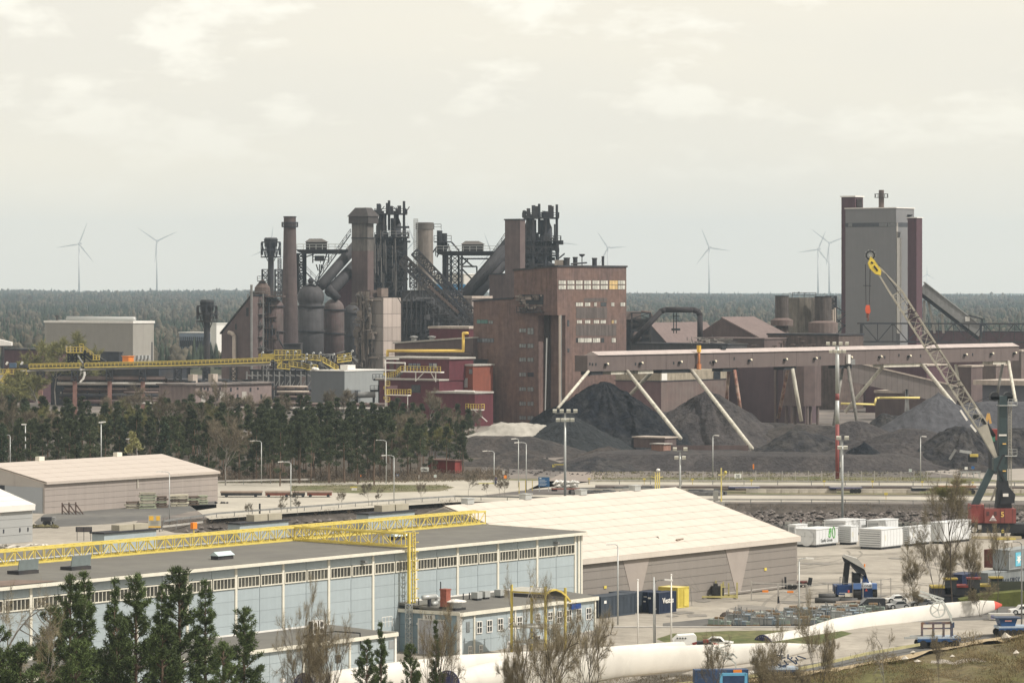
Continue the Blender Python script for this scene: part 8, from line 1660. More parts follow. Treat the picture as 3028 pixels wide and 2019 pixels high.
part('legs',m,dark,t);part('board',MB().box(-24*s,24*s,-.1,.1,26*s,41*s),black,t);part('panel',MB().box(-21*s,-2*s,-.14,-.11,28*s,39*s).box(1*s,21*s,-.14,-.11,28*s,39*s),M('dark_board',(.07,.06,.06),.7,.3,2),t)
t=thing('sign_board','yellow and grey site sign with two amber panels at the channel end','sign',G(457,1572));g_=G(457,1572);s=g_.y/F;part('board',MB().box(-19*s,19*s,0,.12,12*s,49*s),M('sign_grey',(.40,.39,.33),.7,.1,1),t);part('amber_panel',MB().box(-16*s,-3*s,-.03,-.005,34*s,47*s),M('amber_panel',(.70,.42,.05),.5,.05,1),t);part('amber_panel',MB().box(5*s,16*s,-.03,-.005,34*s,47*s),M('amber_panel',(.70,.42,.05)),t)
part('bottom_stripe',MB().box(-18*s,18*s,-.03,-.005,13*s,17*s),M('amber_panel',(.70,.42,.05)),t);m=MB()
for y in (21,26,30):m.box(-12*s,12*s,-.03,-.005,y*s,(y+1.3)*s)
part('printed_lines',m,steel,t);part('post',MB().bar((-15*s,.06,0),(-15*s,.06,12*s),.12).bar((15*s,.06,0),(15*s,.06,12*s),.12),dark,t)
t=thing('site_trailer','dark grey box trailer between the two left storage halls','trailer',G(143,1552));s=G(143,1552).y/F;part('body',MB().box(-20*s,12*s,-1,1,.7,24*s),dark,t);part('front_rack',MB().box(12*s,21*s,-1,1,.7,24*s),steel,t);part('drawbar',MB().bar((12*s,0,.6),(14*s,0,0),.2),dark,t);[part('wheel',MB().tube((x,-1.05,.4),(x,-.8,.4),.4,n=10),rubber,t) for x in (-8*s,2*s)]
solo('brush_pile',(lambda mm:[rock(mm,(rng.uniform(-3,3),rng.uniform(-1,1),.2),rng.uniform(.3,.7)) for k in range(30)] and mm)(MB()),M('brush_dark',(.09,.08,.04),.95,.4,1,isl=.5),'dark weedy heap at the foot of the cut-off storage hall','heap',loc=G(118,1560),kind='stuff')
mm=MB()
for k in range(90):q_=Vector((rng.uniform(-7,7),rng.uniform(-3,3),0));mm.ob(q_ +Vector((0,0,.3+.5*rng.random())),(rng.uniform(1,3),rng.uniform(.3,.9),.2),rz=rng.uniform(-1.5,1.5),ry=rng.uniform(-.3,.3))
solo('tarp_pile',mm,M('pale_tarps',(.50,.47,.42),.8,.15,1,isl=.35),'pale pile of sheets and tarps behind the yellow bridge at the left','pile',loc=G(50,1628),kind='stuff')
solo('gate_post',MB().bar((0,0,0),(0,0,1.9),.3),black,'short black post on the yard edge in the left middle','post',loc=G(768,1520));solo('debris',(lambda mm:[rock(mm,(rng.uniform(-1.3,1.3),rng.uniform(-.4,.4),.15),.3) for k in range(8)] and mm)(MB()),dark,'small dark debris at the right corner of the left storage hall','debris',loc=G(652,1488),kind='stuff')

# ------------------------------------------------------------------ near yard: fence, frames, pallets
t=thing('yard_fence','wire mesh fence with grey posts before the storage hall and the reach stacker','fence',G(2300,1776));o_=G(2300,1776);m=MB();w2=MB();pts=[(2222,1776),(2300,1779),(2388,1782),(2449,1776),(2522,1774),(2552,1774),(2577,1768),(2605,1764),(2634,1760)];prev=None
for px,py in pts:
    q_=G(px,py) -o_;m.bar(q_,q_ +Vector((0,0,2.3)),.11)
    if prev is not None:w2.bar(prev +Vector((0,0,2.2)),q_ +Vector((0,0,2.2)),.05);w2.bar(prev +Vector((0,0,.1)),q_ +Vector((0,0,.1)),.04)
    prev=q_
for a,b_ in ((2550,2541),(2515,2490),(2577,2590)):m.bar(G(a,1772) -o_ +Vector((0,0,1.6)),G(b_,1772) -o_,.08)
part('posts',m,conc,t,kind='stuff');part('wire',w2,steel,t,kind='stuff')
t=thing('yard_fence','grey gate frame and fence right of the storage wedge panels','fence',G(2220,1772));o_=G(2220,1772);m=MB();s=o_.y/F
for px,h_ in ((2222,56),(2302,48),(2384,48)):q_=G(px,1773) -o_;m.bar(q_,q_ +Vector((0,0,h_*s)),.16)
q1,q2=G(2222,1773) -o_,G(2384,1773) -o_;m.bar(q1 +Vector((0,0,50*s)),q2 +Vector((0,0,46*s)),.12);part('frame',m,conc,t)
for i,(px,pb,w_,c_) in enumerate(((2125,1770,80,'p'),)):
    g_=G(px,pb);s=g_.y/F;t=thing('transport_frame','black engine unit in a pale yellow transport frame before the storage hall','frame',g_);part('engine',MB().box(-18*s,16*s,.2,1.6,.4,36*s).box(-14*s,-2*s,.3,1.4,36*s,44*s),M('black_engine',(.03,.03,.03),.6,.4,2),t);m=MB()
    for x,h_ in ((-54,50),(-34,42),(-6,54),(8,48),(16,50),(32,46),(54,52)):m.bar((x*s,-.3 if x in (8,54) else 1.8,.1),(x*s,-.3 if x in (8,54) else 1.8,h_*s*.95),.2)
    m.bar((-54*s,-.3,.3),(54*s,-.3,.3),.22).bar((-54*s,1.8,.3),(54*s,1.8,.3),.2).bar((-54*s,-.3,.3),(-54*s,1.8,.3),.2).bar((54*s,-.3,.3),(54*s,1.8,.3),.2).bar((8*s,-.3,36*s),(20*s,-.3,36*s),.15);part('frame',m,M('frame_yellow',(.45,.40,.17),.6,.2,1),t)
t=thing('forklift','small dark red tow tractor at the corner of the storage hall','tractor',G(2380,1736));s=G(2380,1736).y/F;part('body',MB().box(-20*s,8*s,0,1.2,.3,18*s),M('dark_red',(.14,.04,.035),.6,.2,1),t);part('mast',MB().bar((14*s,.5,.2),(18*s,.5,28*s),.5),black,t);[part('wheel',MB().tube((x*s,-.1,.35),(x*s,.2,.35),.35,n=10),rubber,t) for x in (-14,4)]
t=thing('forklift','white and black loader against the wall near the storage hall corner','tractor',G(2340,1742));part('body',MB().box(-10*s,14*s,0,1.2,.3,12*s),white,t);part('mast',MB().bar((-16*s,.5,.1),(-17*s,.5,36*s),.25),black,t);[part('wheel',MB().tube((x*s,-.1,.35),(x*s,.2,.35),.35,n=10),rubber,t) for x in (-4,10)]
for i,(px,pb) in enumerate(((2302,1783),(2262,1730))):g_=G(px,pb);solo('marker_cone',MB().tube((0,0,0),(0,0,.9),.16,.08,8),[black,M('marker_orange',(.5,.2,.05),.6,.1,1)][i],['black bollard-like figure before the fence gate','small dark post standing against the storage hall wall'][i],'post',loc=g_)
for i,(px,pb) in enumerate(((2263,1750),(2337,1752))):solo('traffic_marker',MB().box(-.4,.4,-.2,.2,0,.25),orange,['left orange marker on the yard before the storage hall','right orange marker on the yard before the storage hall'][i],'marker',loc=G(px,pb))
g_=G(2452,1782);t=thing('pipe_bundle','bundle of dark pipes lying beside the reach stacker','pipes',g_)
for y,z,a,b_ in ((0,.35,-1.8,1.2),(.7,.35,-1.6,1.5),(.35,.85,-1.3,.8),(0,.3,1.4,3.6)):part('pipe',MB().tube((a,y,z),(b_,y +.1,z),.33,n=12),M('pipe_dark',(.07,.07,.07),.7,.3,1),t,smooth=True)
part('pale_beam',MB().bar((.8,-.4,.15),(3.9,-.2,.3),.18),tanclad,t)
# pallets and crates of equipment
pmats=[M('crate_mint',(.22,.27,.235),.7,.1,1,orand=.2),M('crate_grey',(.25,.255,.25),.7,.1,1,orand=.3),M('crate_blue',(.16,.20,.235),.7,.1,1,orand=.3),M('crate_tan',(.22,.15,.09),.8,.15,1,orand=.3),M('crate_dark',(.06,.06,.06),.8,.2,1,orand=.3)]
pv=[]
def crate_thing(i,g_,rz):
    t=thing('equipment_pallet','PL','pallet',g_,rz,'equipment pallets laid out beside the lawn');mm=pmats[i % 3];a=rng.uniform(.7,1.4);b_=rng.uniform(.6,1.0);h_=rng.uniform(.35,1.05)
    part('skid',MB().box(-a-.1,a+.1,-b_,b_,0,.14),pmats[4] if i % 3 else pmats[3],t);part('load',MB().box(-a,a*.2,-b_,b_,.15,h_).box(a*.25,a,-b_*.8,b_*.6,.15,h_*.7),mm,t);m=MB()
    for k in range(4):x=rng.uniform(-a,a);m.bar((x,-b_,.1),(x,-b_,h_ +rng.uniform(.1,.5)),.09)
    m.bar((-a,-b_,h_),(a,-b_,h_*.9),.08);part('frame',m,pmats[1],t)
    if i % 4 == 0:part('top_item',MB().box(-a*.5,a*.3,-.3,.4,h_,h_ +.25),pmats[3],t)
    return t
protos=[crate_thing(i,G(2140+9*i,1850),.1*i) for i in range(10)]
cnt=0;P_=[]
for r_,(y0,y1,a,b_) in enumerate(((1848,1846,2130,2520),(1838,1834,2150,2560),(1829,1820,2190,2600),(1822,1812,2260,2600))):
    px=a
    while px <b_:
        u=(px -a) /(b_ -a);P_.append((px,y0 +(y1 -y0) *u -max(0,px -2420) *.09*1));px += rng.uniform(26,36)
pn=['at the left end of the display of equipment','in the left half of the display of equipment','in the right half of the display of equipment','at the right end of the display, towards the black van']
rn=['front row','second row','third row','back row']
for i,(px,py) in enumerate(P_):
    g_=G(px,py);o=protos[i] if i <10 else dup(protos[i % 10])
    o.location=g_;o.rotation_euler=(0,0,R(-10) +rng.uniform(-.15,.15));q_=min(3,int((px -2125) /122));c_=['mint-grey','pale grey','blue-grey'][(i % 10) % 3]
    o['label']=c_ +' equipment pallet '+pn[q_];o['group']=c_ +' equipment pallets '+pn[q_]
solo('pallet_posts',(lambda mm:[mm.bar(G(px +rng.uniform(-4,4),1840) -G(2400,1840),G(px,1840) -G(2400,1840) +Vector((0,0,rng.uniform(1.2,2.0))),.1) for px in [2148,2153,2175,2181,2187,2192,2222,2228,2318,2324,2352,2357,2372,2378,2412,2445,2450,2456,2500]] and mm)(MB()),steel,'thin uprights sticking out of the equipment pallets','posts',loc=G(2400,1840),kind='stuff')
g_=G(2152,1836);solo('dark_dome',MB().ball((0,0,.5),1.0,sz=.7),M('dark_dome',(.07,.055,.045),.8,.2,1),'dark rounded cover at the left end of the equipment display','cover',loc=g_)

# ------------------------------------------------------------------ vegetation
needle=M('pine_needles',(.060,.084,.026),.8,.35,.7,isl=.5,orand=.25,detail=2)
needle2=M('wood_needles',(.066,.080,.040),.85,.35,.5,isl=.45,orand=.3,detail=2)
spruce=M('spruce_needles',(.030,.045,.022),.85,.3,.5,isl=.4,orand=.2,detail=2)
twigs=M('bare_twigs',(.15,.125,.088),.9,.2,.6,isl=.35,orand=.25,detail=2)
budtw=M('budding_twigs',(.17,.165,.06),.85,.3,.6,isl=.4,orand=.2,detail=2)
leafy=M('fresh_leaves',(.28,.27,.12),.8,.3,.8,isl=.35,detail=2)
barkp=M('pine_bark',(.13,.09,.065),.95,.3,2,orand=.2)
barkb=M('birch_bark',(.22,.205,.185),.9,.35,1.5,streak=.3)
barkd=M('dark_bark',(.075,.06,.048),.95,.3,2)

def tri_cloud(name,C,D,ln,wd,mat,rs):
    """one triangle per row: C base points, D directions, ln lengths, wd widths"""
    n=len(C);D=D /(np.linalg.norm(D,axis=1,keepdims=True) +1e-9)
    r=rs.normal(size=(n,3));S=np.cross(D,r);S /= (np.linalg.norm(S,axis=1,keepdims=True) +1e-9)
    V=np.empty((n,3,3));V[:,0]=C -S *wd[:,None];V[:,1]=C +S *wd[:,None];V[:,2]=C +D *ln[:,None]
    me=bpy.data.meshes.new(name);me.vertices.add(n *3);me.loops.add(n *3);me.polygons.add(n)
    me.vertices.foreach_set('co',V.reshape(-1).astype(np.float32));me.loops.foreach_set('vertex_index',np.arange(n *3,dtype=np.int32))
    me.polygons.foreach_set('loop_start',np.arange(0,n *3,3,dtype=np.int32));me.polygons.foreach_set('loop_total',np.full(n,3,dtype=np.int32))
    me.materials.append(mat);me.update();me.validate();return me

def conifer(name,seed,h,rad,mat,base=.1,tufts=6,blades=9,bl=.32,bw=.045,whorls=24,shape=.8,openness=.25,up=.25,tight=.1):
    rs=np.random.RandomState(seed);C=[];D=[];br=MB()
    for k in range(whorls):
        t=base +(1-base) *(k +rs.rand() *.5) /whorls
        z=h *t;tt=(t -base) /(1-base)
        L0=rad *((1-tt) ** shape) *(1 if tt >.12 else .65+tt *3) +.12
        for q in range(5 if k <whorls -2 else 3):
            if rs.rand() <openness *.5:continue
            a=rs.rand() *6.283;L_=L0 *rs.uniform(.55,1.2)
            slope=up *(.4+tt *1.6) +rs.uniform(-.12,.12)
            tip=np.array([math.cos(a) *L_,math.sin(a) *L_,z +L_ *slope])
            br.tube((0,0,z),tuple(tip),.03+.012*L_,.012,n=3,caps=False)
            m=max(2,int(tufts *L_ /max(rad,.1) +1))
            for j in range(m):
                s=1-(j /m) ** 1.3*.72
                p=np.array([0,0,z]) *(1-s) +tip *s
                p=p +rs.normal(size=3) *tight *L_ *(1.1-s *.4)
                axis=np.array([math.cos(a),math.sin(a),.55+.5*tt]);axis /= np.linalg.norm(axis)
                for b in range(blades):
                    C.append(p +rs.normal(size=3) *bl *.35);D.append(axis *.8+rs.normal(size=3) *.75)
    for b in range(blades *4):C.append(np.array([0,0,h *(.965+.03*rs.rand())]) +rs.normal(size=3) *bl *.2);D.append(np.array([0,0,1.1]) +rs.normal(size=3) *.6)
    C=np.array(C);D=np.array(D);n=len(C)
    crown=tri_cloud(name +'_crown',C,D,bl *rs.uniform(.6,1.3,n),bw *rs.uniform(.7,1.5,n),mat,rs)
    tr=MB();zz=[0,h *.3,h *.6,h];rr=[h *.013+.04,h *.010+.03,h *.006+.02,.015]
    for i in range(3):tr.tube((0,0,zz[i] -.3*(i == 0)),(0,0,zz[i+1]),rr[i],rr[i+1],n=6,caps=False)
    return crown,tr.mesh(name +'_trunk',barkp),br.mesh(name +'_branches',barkp)

def oldpine(name,seed,h,rad,mat,base=.45,n=900,bl=.5,bw=.14):
    """a tall pine of a dense wood: bare stem below, uneven crown above"""
    rs=np.random.RandomState(seed);C=[];D=[];lobes=[]
    for k in range(30):
        t=base +(1-base) *rs.rand() ** .85;tt=(t -base) /(1-base);a=rs.rand() *6.283
        r_=rad *(1-tt *.85) *rs.uniform(.3,.95);lobes.append((math.cos(a) *r_,math.sin(a) *r_,h *t,rad *rs.uniform(.16,.38) *(1.2-.6*tt)))
    lobes.append((0,0,h *.96,rad *.25))
    for i in range(n):
        x,y,z,r_=lobes[rs.randint(len(lobes))];d=rs.normal(size=3);d /= np.linalg.norm(d);d[2] *= .6
        C.append(np.array([x,y,z]) +d *r_ *rs.rand() ** .4);D.append(d +np.array([0,0,.7]) +rs.normal(size=3) *.5)
    C=np.array(C);D=np.array(D);k=len(C)
    crown=tri_cloud(name +'_crown',C,D,bl *rs.uniform(.6,1.3,k),bw *rs.uniform(.7,1.4,k),mat,rs)
    tr=MB();tr.tube((0,0,-.3),(rs.normal() *.15,rs.normal() *.15,h *.95),.17,.05,n=5,caps=False)
    return crown,tr.mesh(name +'_trunk',barkp)

def bare(name,seed,h,spread,mat,bark,depth=4,kids=4,tw=1.0,lean=0.,multi=1,twn=7,twl=.5,twd=.012,up=.45):
    """leafless broadleaf: forked limbs and a haze of fine twigs"""
    rs=np.random.RandomState(seed);tr=MB();br=MB();C=[];D=[]
    def grow(p,d,L_,r_,lv):
        segs=3;q=p
        pts=[p]
        for s in range(segs):
            d=d +rs.normal(size=3) *.10+np.array([0,0,.05*up]);d /= np.linalg.norm(d)
            q2=q +d *L_ /segs
            (tr if lv == 0 else br).tube(tuple(q),tuple(q2),r_ *(1-s /(segs *1.7)),r_ *(1-(s +1) /(segs *1.7)),n=5 if lv == 0 else 3,caps=False)
            q=q2;pts.append(q)
            if lv >= depth -2:
                for b in range(twn):
                    C.append(q -d *rs.rand() *L_ /segs);D.append(d *.6+rs.normal(size=3) *.6+np.array([0,0,up *.5]))
        if lv <depth -1:
            for k in range(kids +(2 if lv == 0 else 0)):
                t=rs.uniform(.35,1) if lv else rs.uniform(.28,1)
                i=min(segs -1,int(t *segs));f=t *segs -i;o=pts[i] *(1-f) +pts[i +1] *f
                a=rs.rand() *6.283;side=np.cross(d,rs.normal(size=3));side /= np.linalg.norm(side)
                nd=d *(1-spread) +side *spread +np.array([0,0,up *.4]);nd /= np.linalg.norm(nd)
                grow(o,nd,L_ *rs.uniform(.42,.62) *(1.15-.4*t if lv == 0 else 1),r_ *.52,lv +1)
    for m in range(multi):
        a=rs.rand() *6.283;s=.22*(multi >1)
        grow(np.array([math.cos(a) *.3*(multi >1),math.sin(a) *.3*(multi >1),-.2]),np.array([lean +math.cos(a) *s,math.sin(a) *s,1.]),h *(.86 if m == 0 else rs.uniform(.6,.85)),.013*h *tw ** .5*(1 if multi == 1 else .6),0)
    C=np.array(C);D=np.array(D);n=len(C)
    cr=tri_cloud(name +'_twigs',C,D,twl *rs.uniform(.5,1.4,n),np.full(n,twd),mat,rs)
    return cr,tr.mesh(name +'_trunk',bark),br.mesh(name +'_limbs',bark)

def plant(name,label,cat,meshes,loc,rz,sc_=1.,group=None,names=('crown','trunk','branch')):
    t=thing(name,label,cat,loc,rz,group);t.scale=(sc_,) *3 if not hasattr(sc_,'__len__') else sc_
    for nm,me in zip(names,meshes):link(nm,me,t)
    return t

# the endless forest behind the works: one mass of low conifers and bare birches
rs=np.random.RandomState(11)
pts=[]
d=1690.
while d <9650:
    step=9+d *.0042;halfw=.1376*d *1.16+20;n=int(2*halfw /(3.6+d *.0011))
    x=rs.uniform(-halfw,halfw,n);y=d +rs.uniform(-step,step,n)
    pts.append(np.stack([x,y],1));d += step
P=np.concatenate(pts);n=len(P)
Z=np.array([hill(a,b_) for a,b_ in P]);
kind=rs.rand(n);patch=np.array([noise.noise(Vector((a /160.,b_ /420.,0))) for a,b_ in P]);decid=kind <.22+patch *.7
hh=rs.uniform(7.5,13.5,n) *(1+.35*(rs.rand(n) >.95));rr=np.where(decid,rs.uniform(1.6,3.4,n),rs.uniform(1.1,2.2,n));rr=rr *(1+P[:,1] /14000.)
ang=np.arange(5) *2*math.pi /5
V=np.zeros((n,11,3),dtype=np.float32)
for j in range(5):
    V[:,j,0]=P[:,0] +rr *np.cos(ang[j] +kind *6) *rs.uniform(.6,1.2,n);V[:,j,1]=P[:,1] +rr *np.sin(ang[j] +kind *6);V[:,j,2]=Z +hh *np.where(decid,.35,.18)
    V[:,j+5,0]=P[:,0] +rr *np.where(decid,.95,.5) *np.cos(ang[j] +.6+kind *6) *rs.uniform(.6,1.2,n);V[:,j+5,1]=P[:,1] +rr *.6*np.sin(ang[j] +.6+kind *6);V[:,j+5,2]=Z +hh *np.where(decid,.78,.62) *rs.uniform(.9,1.08,n)
V[:,10,0]=P[:,0];V[:,10,1]=P[:,1];V[:,10,2]=Z +hh
T=[]
for j in range(5):k=(j +1) % 5;T += [(j,k,k +5),(j,k +5,j +5),(j +5,k +5,10)]
T=np.array(T,dtype=np.int32);nt_=len(T)
idx=(T[None] +(np.arange(n,dtype=np.int32) *11)[:,None,None]).reshape(-1)
me=bpy.data.meshes.new('far_forest');me.vertices.add(n *11);me.loops.add(len(idx));me.polygons.add(n *nt_)
me.vertices.foreach_set('co',V.reshape(-1));me.loops.foreach_set('vertex_index',idx)
me.polygons.foreach_set('loop_start',np.arange(0,n *nt_ *3,3,dtype=np.int32));me.polygons.foreach_set('loop_total',np.full(n *nt_,3,dtype=np.int32))
me.update()
ca=me.color_attributes.new('tint','FLOAT_COLOR','POINT')
c_=np.where(decid[:,None],np.array([[.062,.054,.038]]),np.array([[.020,.028,.016]])) *rs.uniform(.55,1.5,(n,1))
c4=np.ones((n,11,4),dtype=np.float32);c4[:,:,:3]=c_[:,None,:];ca.data.foreach_set('color',c4.reshape(-1))
fm=M('far_forest_foliage',(.05,.06,.035),.95,.35,.35,attr=True,detail=3);me.materials.append(fm)
o=link('far_forest',me,None,kind='stuff',label='endless mixed conifer and birch forest fading blue to the horizon')
print('far trees',n)

# dense wood between the left-hand warehouse and the steelworks
var=[oldpine('wood_pine',20+i,12.5,2.3,needle2,base=[.36,.42,.26,.15,.08][i],n=6000,bl=.32,bw=.055) for i in range(5)]
spr=[conifer('wood_spruce',40+i,12,2.2,spruce,base=.05,tufts=6,blades=8,bl=.5,bw=.10,whorls=22,up=-.1) for i in range(2)]
bir=[bare('wood_birch',50+i,11.5,.5,twigs,barkb,depth=4,kids=5,twn=12,twl=.9,twd=.02) for i in range(3)]
bud=[bare('wood_aspen',60+i,10.5,.55,budtw,barkb,depth=4,kids=5,twn=14,twl=.8,twd=.03) for i in range(2)]
rng=random.Random(5)
WG='trees of the wood between the steelworks and the road'
cnt=0
def wood_tree(x,y,k,s):
    rz=rng.uniform(0,6.28);px=CX +x /y *F
    zone='behind the left hall' if px <640 else 'before the pinkish building' if px <900 else 'before the grey building' if px <1150 else 'by the red houses'
    row='at the front of the wood ' if y <795 else 'amid the wood ' if y <850 else 'at the back of the wood '
    w2=row +zone
    if k == 'p':plant('pine_tree','dark green pine '+w2,'pine tree',var[rng.randrange(5)],(x,y,0),rz,s,'pines '+w2)
    elif k == 's':plant('spruce_tree','pointed dark spruce '+w2,'spruce tree',spr[rng.randrange(2)],(x,y,0),rz,s,'spruces '+w2)
    elif k == 'b':plant('birch_tree','leafless brownish birch '+w2,'birch tree',bir[rng.randrange(3)],(x,y,0),rz,s,'birches '+w2)
    else:plant('aspen_tree','olive budding broadleaf '+w2,'broadleaf tree',bud[rng.randrange(2)],(x,y,0),rz,s,'budding trees '+w2)
rows=13
for r_ in range(rows):
    yb=1432-r_ *9
    step=44+1.2*r_
    px=-60+rng.uniform(0,30)
    while px <1400:
        hid=px <640
        if hid and r_ <1:px += step;continue
        g=G(px +rng.uniform(-9,9),yb +rng.uniform(-5,5) -(14 if px >1150 else 0))
        if px >1260 and r_ <2:px += step *1.4;continue
        if r_ in (3,5,7,9) and rng.random() <.3:px += step;continue
        top=1185 if px <900 else 1200+(px -900) *.11
        if px <520:k=rng.choices('psbu',[10,1.2,.9,1.0])[0]
        elif px <640:k=rng.choices('pbu',[10,.7,.5])[0]
        elif px <1150:k=rng.choices('pb',[16,1])[0]
        else:k=rng.choices('pbu',[7,1.6,1])[0]
        if k == 'b' and px >520 and r_ <3 and rng.random() <.7:k='p'
        s=rng.uniform(.86,1.1)
        if px >1100:s *= max(.8,1-(px -1100) /1300.)
        if px <120:s *= 1.05
        wood_tree(g.x,g.y,k,s);cnt += 1
        px += step *rng.uniform(.8,1.2)
print('wood',cnt)
plant('leafing_tree','single pale yellow-green leafing tree standing out of the dark wood','broadleaf tree',oldpine('leafing',71,8.5,2.1,leafy,base=.5,n=1500,bl=.4,bw=.12),(SX(392,752),752,2.2),0,1)
for i,(px,py,s) in enumerate([(28,1215,1.12),(76,1222,1.0)]):
    d=872+i *5;plant('spruce_tree',['tall pointed spruce rising from the left edge of the wood','slim pointed spruce right of the tall one at the left edge of the wood'][i],'spruce tree',spr[i],(SX(px,d),d,0),i,s *1.08)
under=M('undergrowth_twigs',(.14,.11,.08),.95,.3,.6,isl=.4,detail=2)
def brush(name,label,pts_fn,n,hgt,mat,wd=.04,seed=1,kind='stuff'):
    rs=np.random.RandomState(seed);C=[];Hh=[]
    while len(C) <n:
        p=pts_fn(rs)
        if p is None:continue
        hs=max(.15,.5+.9*noise.noise(Vector((p[0] *.14,p[1] *.14,7)))) *hgt
        base=np.array(p);k=rs.randint(5,12)
        for _ in range(k):C.append(base +np.array([rs.normal() *.35,rs.normal() *.35,rs.rand() ** 1.5*hs]));Hh.append(hs)
    C=np.array(C);n=len(C);D=rs.normal(size=(n,3)) *.55+np.array([0,0,.8])
    return link(name,tri_cloud(name,C,D,np.array(Hh) *rs.uniform(.3,.7,n),np.full(n,wd),mat,rs),None,kind=kind,label=label)
def wood_edge(rs):
    px=rs.uniform(640,1500);py=rs.uniform(1395,1428-max(0,px -1150) *.02);g=G(px,py);return (g.x,g.y,0)
brush('undergrowth','brown undergrowth of bare saplings along the foot of the wood',wood_edge,26000,1.6,under,.05,2)
def canal_edge(rs):
    t=rs.rand();a=(-64,633);b_=(-11,699)
    if rs.rand() <.45:t=rs.rand();a=(20,691);b_=(115,684)
    return (a[0] +(b_[0]-a[0])*t +rs.normal(),a[1] +(b_[1]-a[1])*t +rs.uniform(-5,2),-.8)
brush('bank_scrub','dry scrub growing along the top of the rocky channel bank',canal_edge,9000,1.1,under,.04,3)
def embank(rs):
    px=rs.uniform(1750,2750);py=rs.uniform(1398,1425);g=G(px,py);return (g.x,g.y,0)
brush('embankment_grass','dry grass and weeds at the foot of the dark ore embankment',embank,9000,.7,M('weeds',(.14,.13,.055),.95,.3,.5,isl=.4,detail=2),.06,4)
def island(rs):
    px=rs.uniform(860,1330);py=rs.uniform(1436,1452);g=G(px,py);return (g.x,g.y,0)
brush('island_grass','olive weeds on the kerbed island of the access road',island,3000,.5,M('weeds',(.14,.13,.055)),.06,5)

# pines in front of the blue hall
fp=[conifer('front_pine',80+i,14,[2.3,1.75,2.7][i],needle,base=[.10,.08,.12][i],tufts=15,blades=25,bl=.24,bw=.028,whorls=[30,28,30][i],shape=[.75,.9,.62][i],openness=.2,up=.5,tight=.065) for i in range(3)]
def front(px,pt,d,k,label,sx=1.0,cat='pine tree',ms=None,hm=14.):
    z=gz(d);top=ZP(pt,d);s=(top -z) /hm
    return plant('pine_tree',label,cat,(ms or fp[k]),(SX(px,d),d,z),px,(s *sx,s *sx,s))
front(208,1700,325,0,'left one of the two tallest pines before the blue hall, slim double top',.95)
front(249,1693,330,1,'right one of the two tallest pines before the blue hall',1.05)
front(150,1795,318,2,'bushy lower pine left of the tall pair',.95)
front(338,1712,333,1,'narrow pine with a spindly top between the tall pair and the broad pine',.85)
front(402,1698,328,0,'dark straight pine in the middle of the row before the blue hall',1.0)
front(345,1830,312,2,'lower olive pine crowded in front of the middle of the row',.9)
front(530,1677,330,0,'tallest broad pine on the right side of the row',1.15)
front(478,1730,336,1,'thin-topped pine just left of the broad tallest pine',.8)
front(480,1850,310,2,'olive-green bushy pine below the tallest broad pine',1.0)
front(607,1718,334,1,'slender pine standing clear right of the tallest broad pine',1.0)
front(722,1797,322,0,'rightmost pine of the row, standing before the end of the low blue annex',1.05)
front(660,1900,305,2,'low pine filling the gap at the right foot of the row',.9)
front(225,1895,300,2,'low dark pine at the foot of the tall pair',1.1)
front(60,1900,300,2,'ragged pine in the lower left corner',1.25)
front(-10,1850,302,2,'pine cut by the left edge of the picture',1.1)
front(95,1985,290,0,'small pine at the bottom left edge',1.2)
front(1127,1842,335,1,'spindly pine before the corner of the blue halls',.75)
front(1085,1890,330,0,'broader green pine left of the spindly one',.85)
front(1290,1835,345,1,'thin brownish pine before the dark annex wall',.7)
front(1215,1905,335,2,'low ragged pine between the two blue annexes',.75)
# bare birches in front
fb=[bare('front_birch',90+i,12,.45,M('front_twigs',(.23,.19,.115),.9,.3,.8,isl=.3,orand=.2,detail=2),[barkd,barkb,barkd][i],depth=5,kids=[5,4,5][i],twn=5,twl=.6,twd=.0065,multi=[1,1,3][i],up=[.35,-.1,.35][i]) for i in range(3)]
fo=[bare('olive_birch',95+i,9,.42,M('olive_twigs',(.17,.16,.045),.9,.3,.8,isl=.35,detail=2),barkd,depth=5,kids=5,twn=5,twl=.6,twd=.016,multi=1) for i in range(1)]
def birch(px,pt,d,k,label,sx=1.,ms=None,hm=12.):
    d += 16 if px >2690 and pt <1760 else 0
    z=gz(d);s=(ZP(pt,d) -z) /hm
    return plant('birch_tree',label,'birch tree',ms or fb[k],(SX(px,d),d,z),px *.7,(s *sx *.56,s *sx *.56,s))
birch(1530,1690,345,1,'tall bare birch with drooping twigs before the arched yellow canopy',.5)
birch(1572,1868,342,2,'brown many-stemmed birch under the yellow canopy',.8)
birch(1708,1800,348,1,'bare birch before the right end of the blue annex',.5)
birch(1640,1905,335,0,'bare young birch between the canopy posts',.9)
birch(1748,1880,350,0,'thin bare tree at the far right corner of the blue annex',.8)
birch(1310,1880,338,0,'slim bare birch before the door of the annex wall',.7)
birch(838,1880,350,1,'bare pale tree at the left before the low annex',.7)
birch(905,1855,348,2,'bushy bare tree before the air conditioners of the low annex',.7)
birch(965,1880,346,0,'thin bare birch right of the air conditioners',.8)
birch(2105,1925,362,0,'small leafless birch left of the blue trailer',.9)
birch(2262,1900,372,2,'bare birch standing before the far blade root',.8)
birch(2420,1840,378,2,'dense brown birch crossing the far white blade',.75)
birch(2620,1865,380,1,'thin pale birch before the sand verge',.8)
birch(2775,1900,382,0,'slim birch before the trailer wheels',.6)
birch(2330,1960,362,2,'low leafless thicket at the end of the front road',1.2)
birch(20,1760,312,1,'bare tree at the far left edge',1.0)
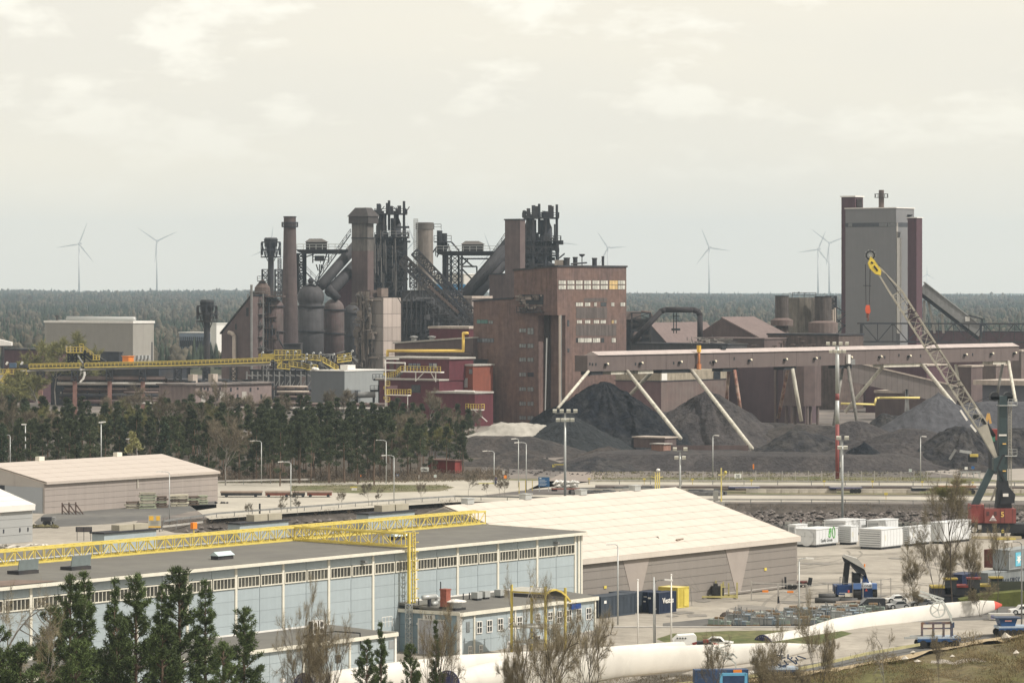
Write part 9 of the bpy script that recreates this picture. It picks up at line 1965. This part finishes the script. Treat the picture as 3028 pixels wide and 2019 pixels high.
# trees between yard and container row on the right
birch(2818,1470,446,0,'big bare birch with a tall forked crown in front of the white containers',1.0)
birch(2770,1590,448,2,'spreading bare tree left of the big forked birch',1.15)
birch(2705,1650,452,2,'leafless bush-like tree left of the yellow machine',1.2)
birch(2862,1600,450,2,'bare tree right of the big forked birch',.9)
birch(2948,1592,442,0,'dark-stemmed bare tree before the stacked containers',.75)
birch(2700,1745,440,2,'low leafless bush behind the parked cars',1.7)
birch(2900,1740,436,2,'low leafless thicket left of the tarpaulin fence',1.8)
plant('budding_tree','round olive tree in bud beyond the channel beside the harbour crane','broadleaf tree',fo[0],(SX(2805,640),640,0),1,(1.05,1.05,.62))
# olive trees behind the yellow conveyor
for i,(px,pt,d,s) in enumerate([(165,1015,1250,1.25),(118,1030,1262,1.0),(222,1030,1245,1.0),(60,1110,1120,.9),(120,1120,1110,.9),(20,1130,1100,1.0)]):
    plant('budding_tree',['tall round olive tree behind the yellow conveyor','olive tree left of the tall round one behind the conveyor','olive tree right of the tall round one behind the conveyor','small olive tree under the left end of the conveyor','olive tree left of the first red trestle','olive tree at the left edge below the yellow stairs'][i],'broadleaf tree',fo[0] if 0 else bud[i % 2],(SX(px,d),d,0),i,(s *1.7,s *1.7,(ZP(pt,d)) /10.5))
for i,(px,py,pt) in enumerate([(880,1520,1470),(1010,1500,1455),(1090,1495,1440),(1115,1492,1455),(1245,1480,1430),(1385,1470,1410),(1478,1466,1415),(1492,1466,1420),(1440,1468,1435),(830,1525,1480),(735,1530,1490)]):
    g=G(px,py);hgt=ZP(pt,g.y)
    plant('sapling',['bare sapling %s on the channel edge' % q for q in ('with a round top left of the middle','leaning by the lamp','tall and thin beside the right lamp','low and thin right of the tall one','short before the island','standing dark before the road bend','left one of the close pair','right one of the close pair','small beside the close pair','low at the left','lowest beside the black post')][i],'young tree',bir[i % 3],(g.x,g.y,0),i,(hgt /11.5*.9,) *2+(hgt /11.5,))
def scrubpts(rs):
    px=rs.uniform(1950,3100);p0=G(px,ey(px));q=rs.rand();y=p0.y -4-q *60;
    x=(px -CX) /F *y
    n_=noise.fractal(Vector((x *.12,y *.12,0)),1,2,4);
    if noise.noise(Vector((x *.25,y *.25,5))) <-.12:return None
    return (x,y,gz(y) +.5+1.1*n_)
brush('dry_scrub','brown leafless scrub covering the bank in the lower right corner',scrubpts,70000,1.5,M('scrub_twigs',(.15,.11,.05),.95,.3,.5,isl=.45,detail=2),.022,6)
brush('green_scrub','patches of green weeds on the bank in the lower right corner',lambda rs:(lambda p:p if p and noise.noise(Vector((p[0] *.08,p[1] *.1,9))) >.12 else None)(scrubpts(rs)),26000,.5,M('green_weeds',(.14,.15,.035),.95,.3,.5,isl=.4,detail=2),.03,7)
def frontpts(rs):
    px=rs.uniform(1480,2350);py=rs.uniform(2000,2130);g=G(px,py);return (g.x,g.y,g.z)
brush('roadside_scrub','thin leafless scrub along the lower edge of the front road',frontpts,14000,1.2,M('scrub_twigs',(.15,.11,.05)),.02,8)
# boulders on the bank
for i,(px,py,r_) in enumerate([(2972,1918,.75),(2700,1962,.35),(2676,1982,.45),(2712,1990,.4),(3005,1965,.45),(2815,1975,.3)]):
    g=G(px,py);mb=MB();rock(mb,(0,0,0),r_)
    solo('boulder',mb,M('pale_boulder',(.46,.42,.36),.9,.2,2),['large pale boulder at the upper edge of the scrub bank','small stone under the sand verge','grey stone left of the dark earth lump','grey stone right of its neighbour on the bank','pale stone near the right edge','small pale stone in the middle of the scrub'][i],'boulder',loc=(g.x,g.y,g.z +1.3))
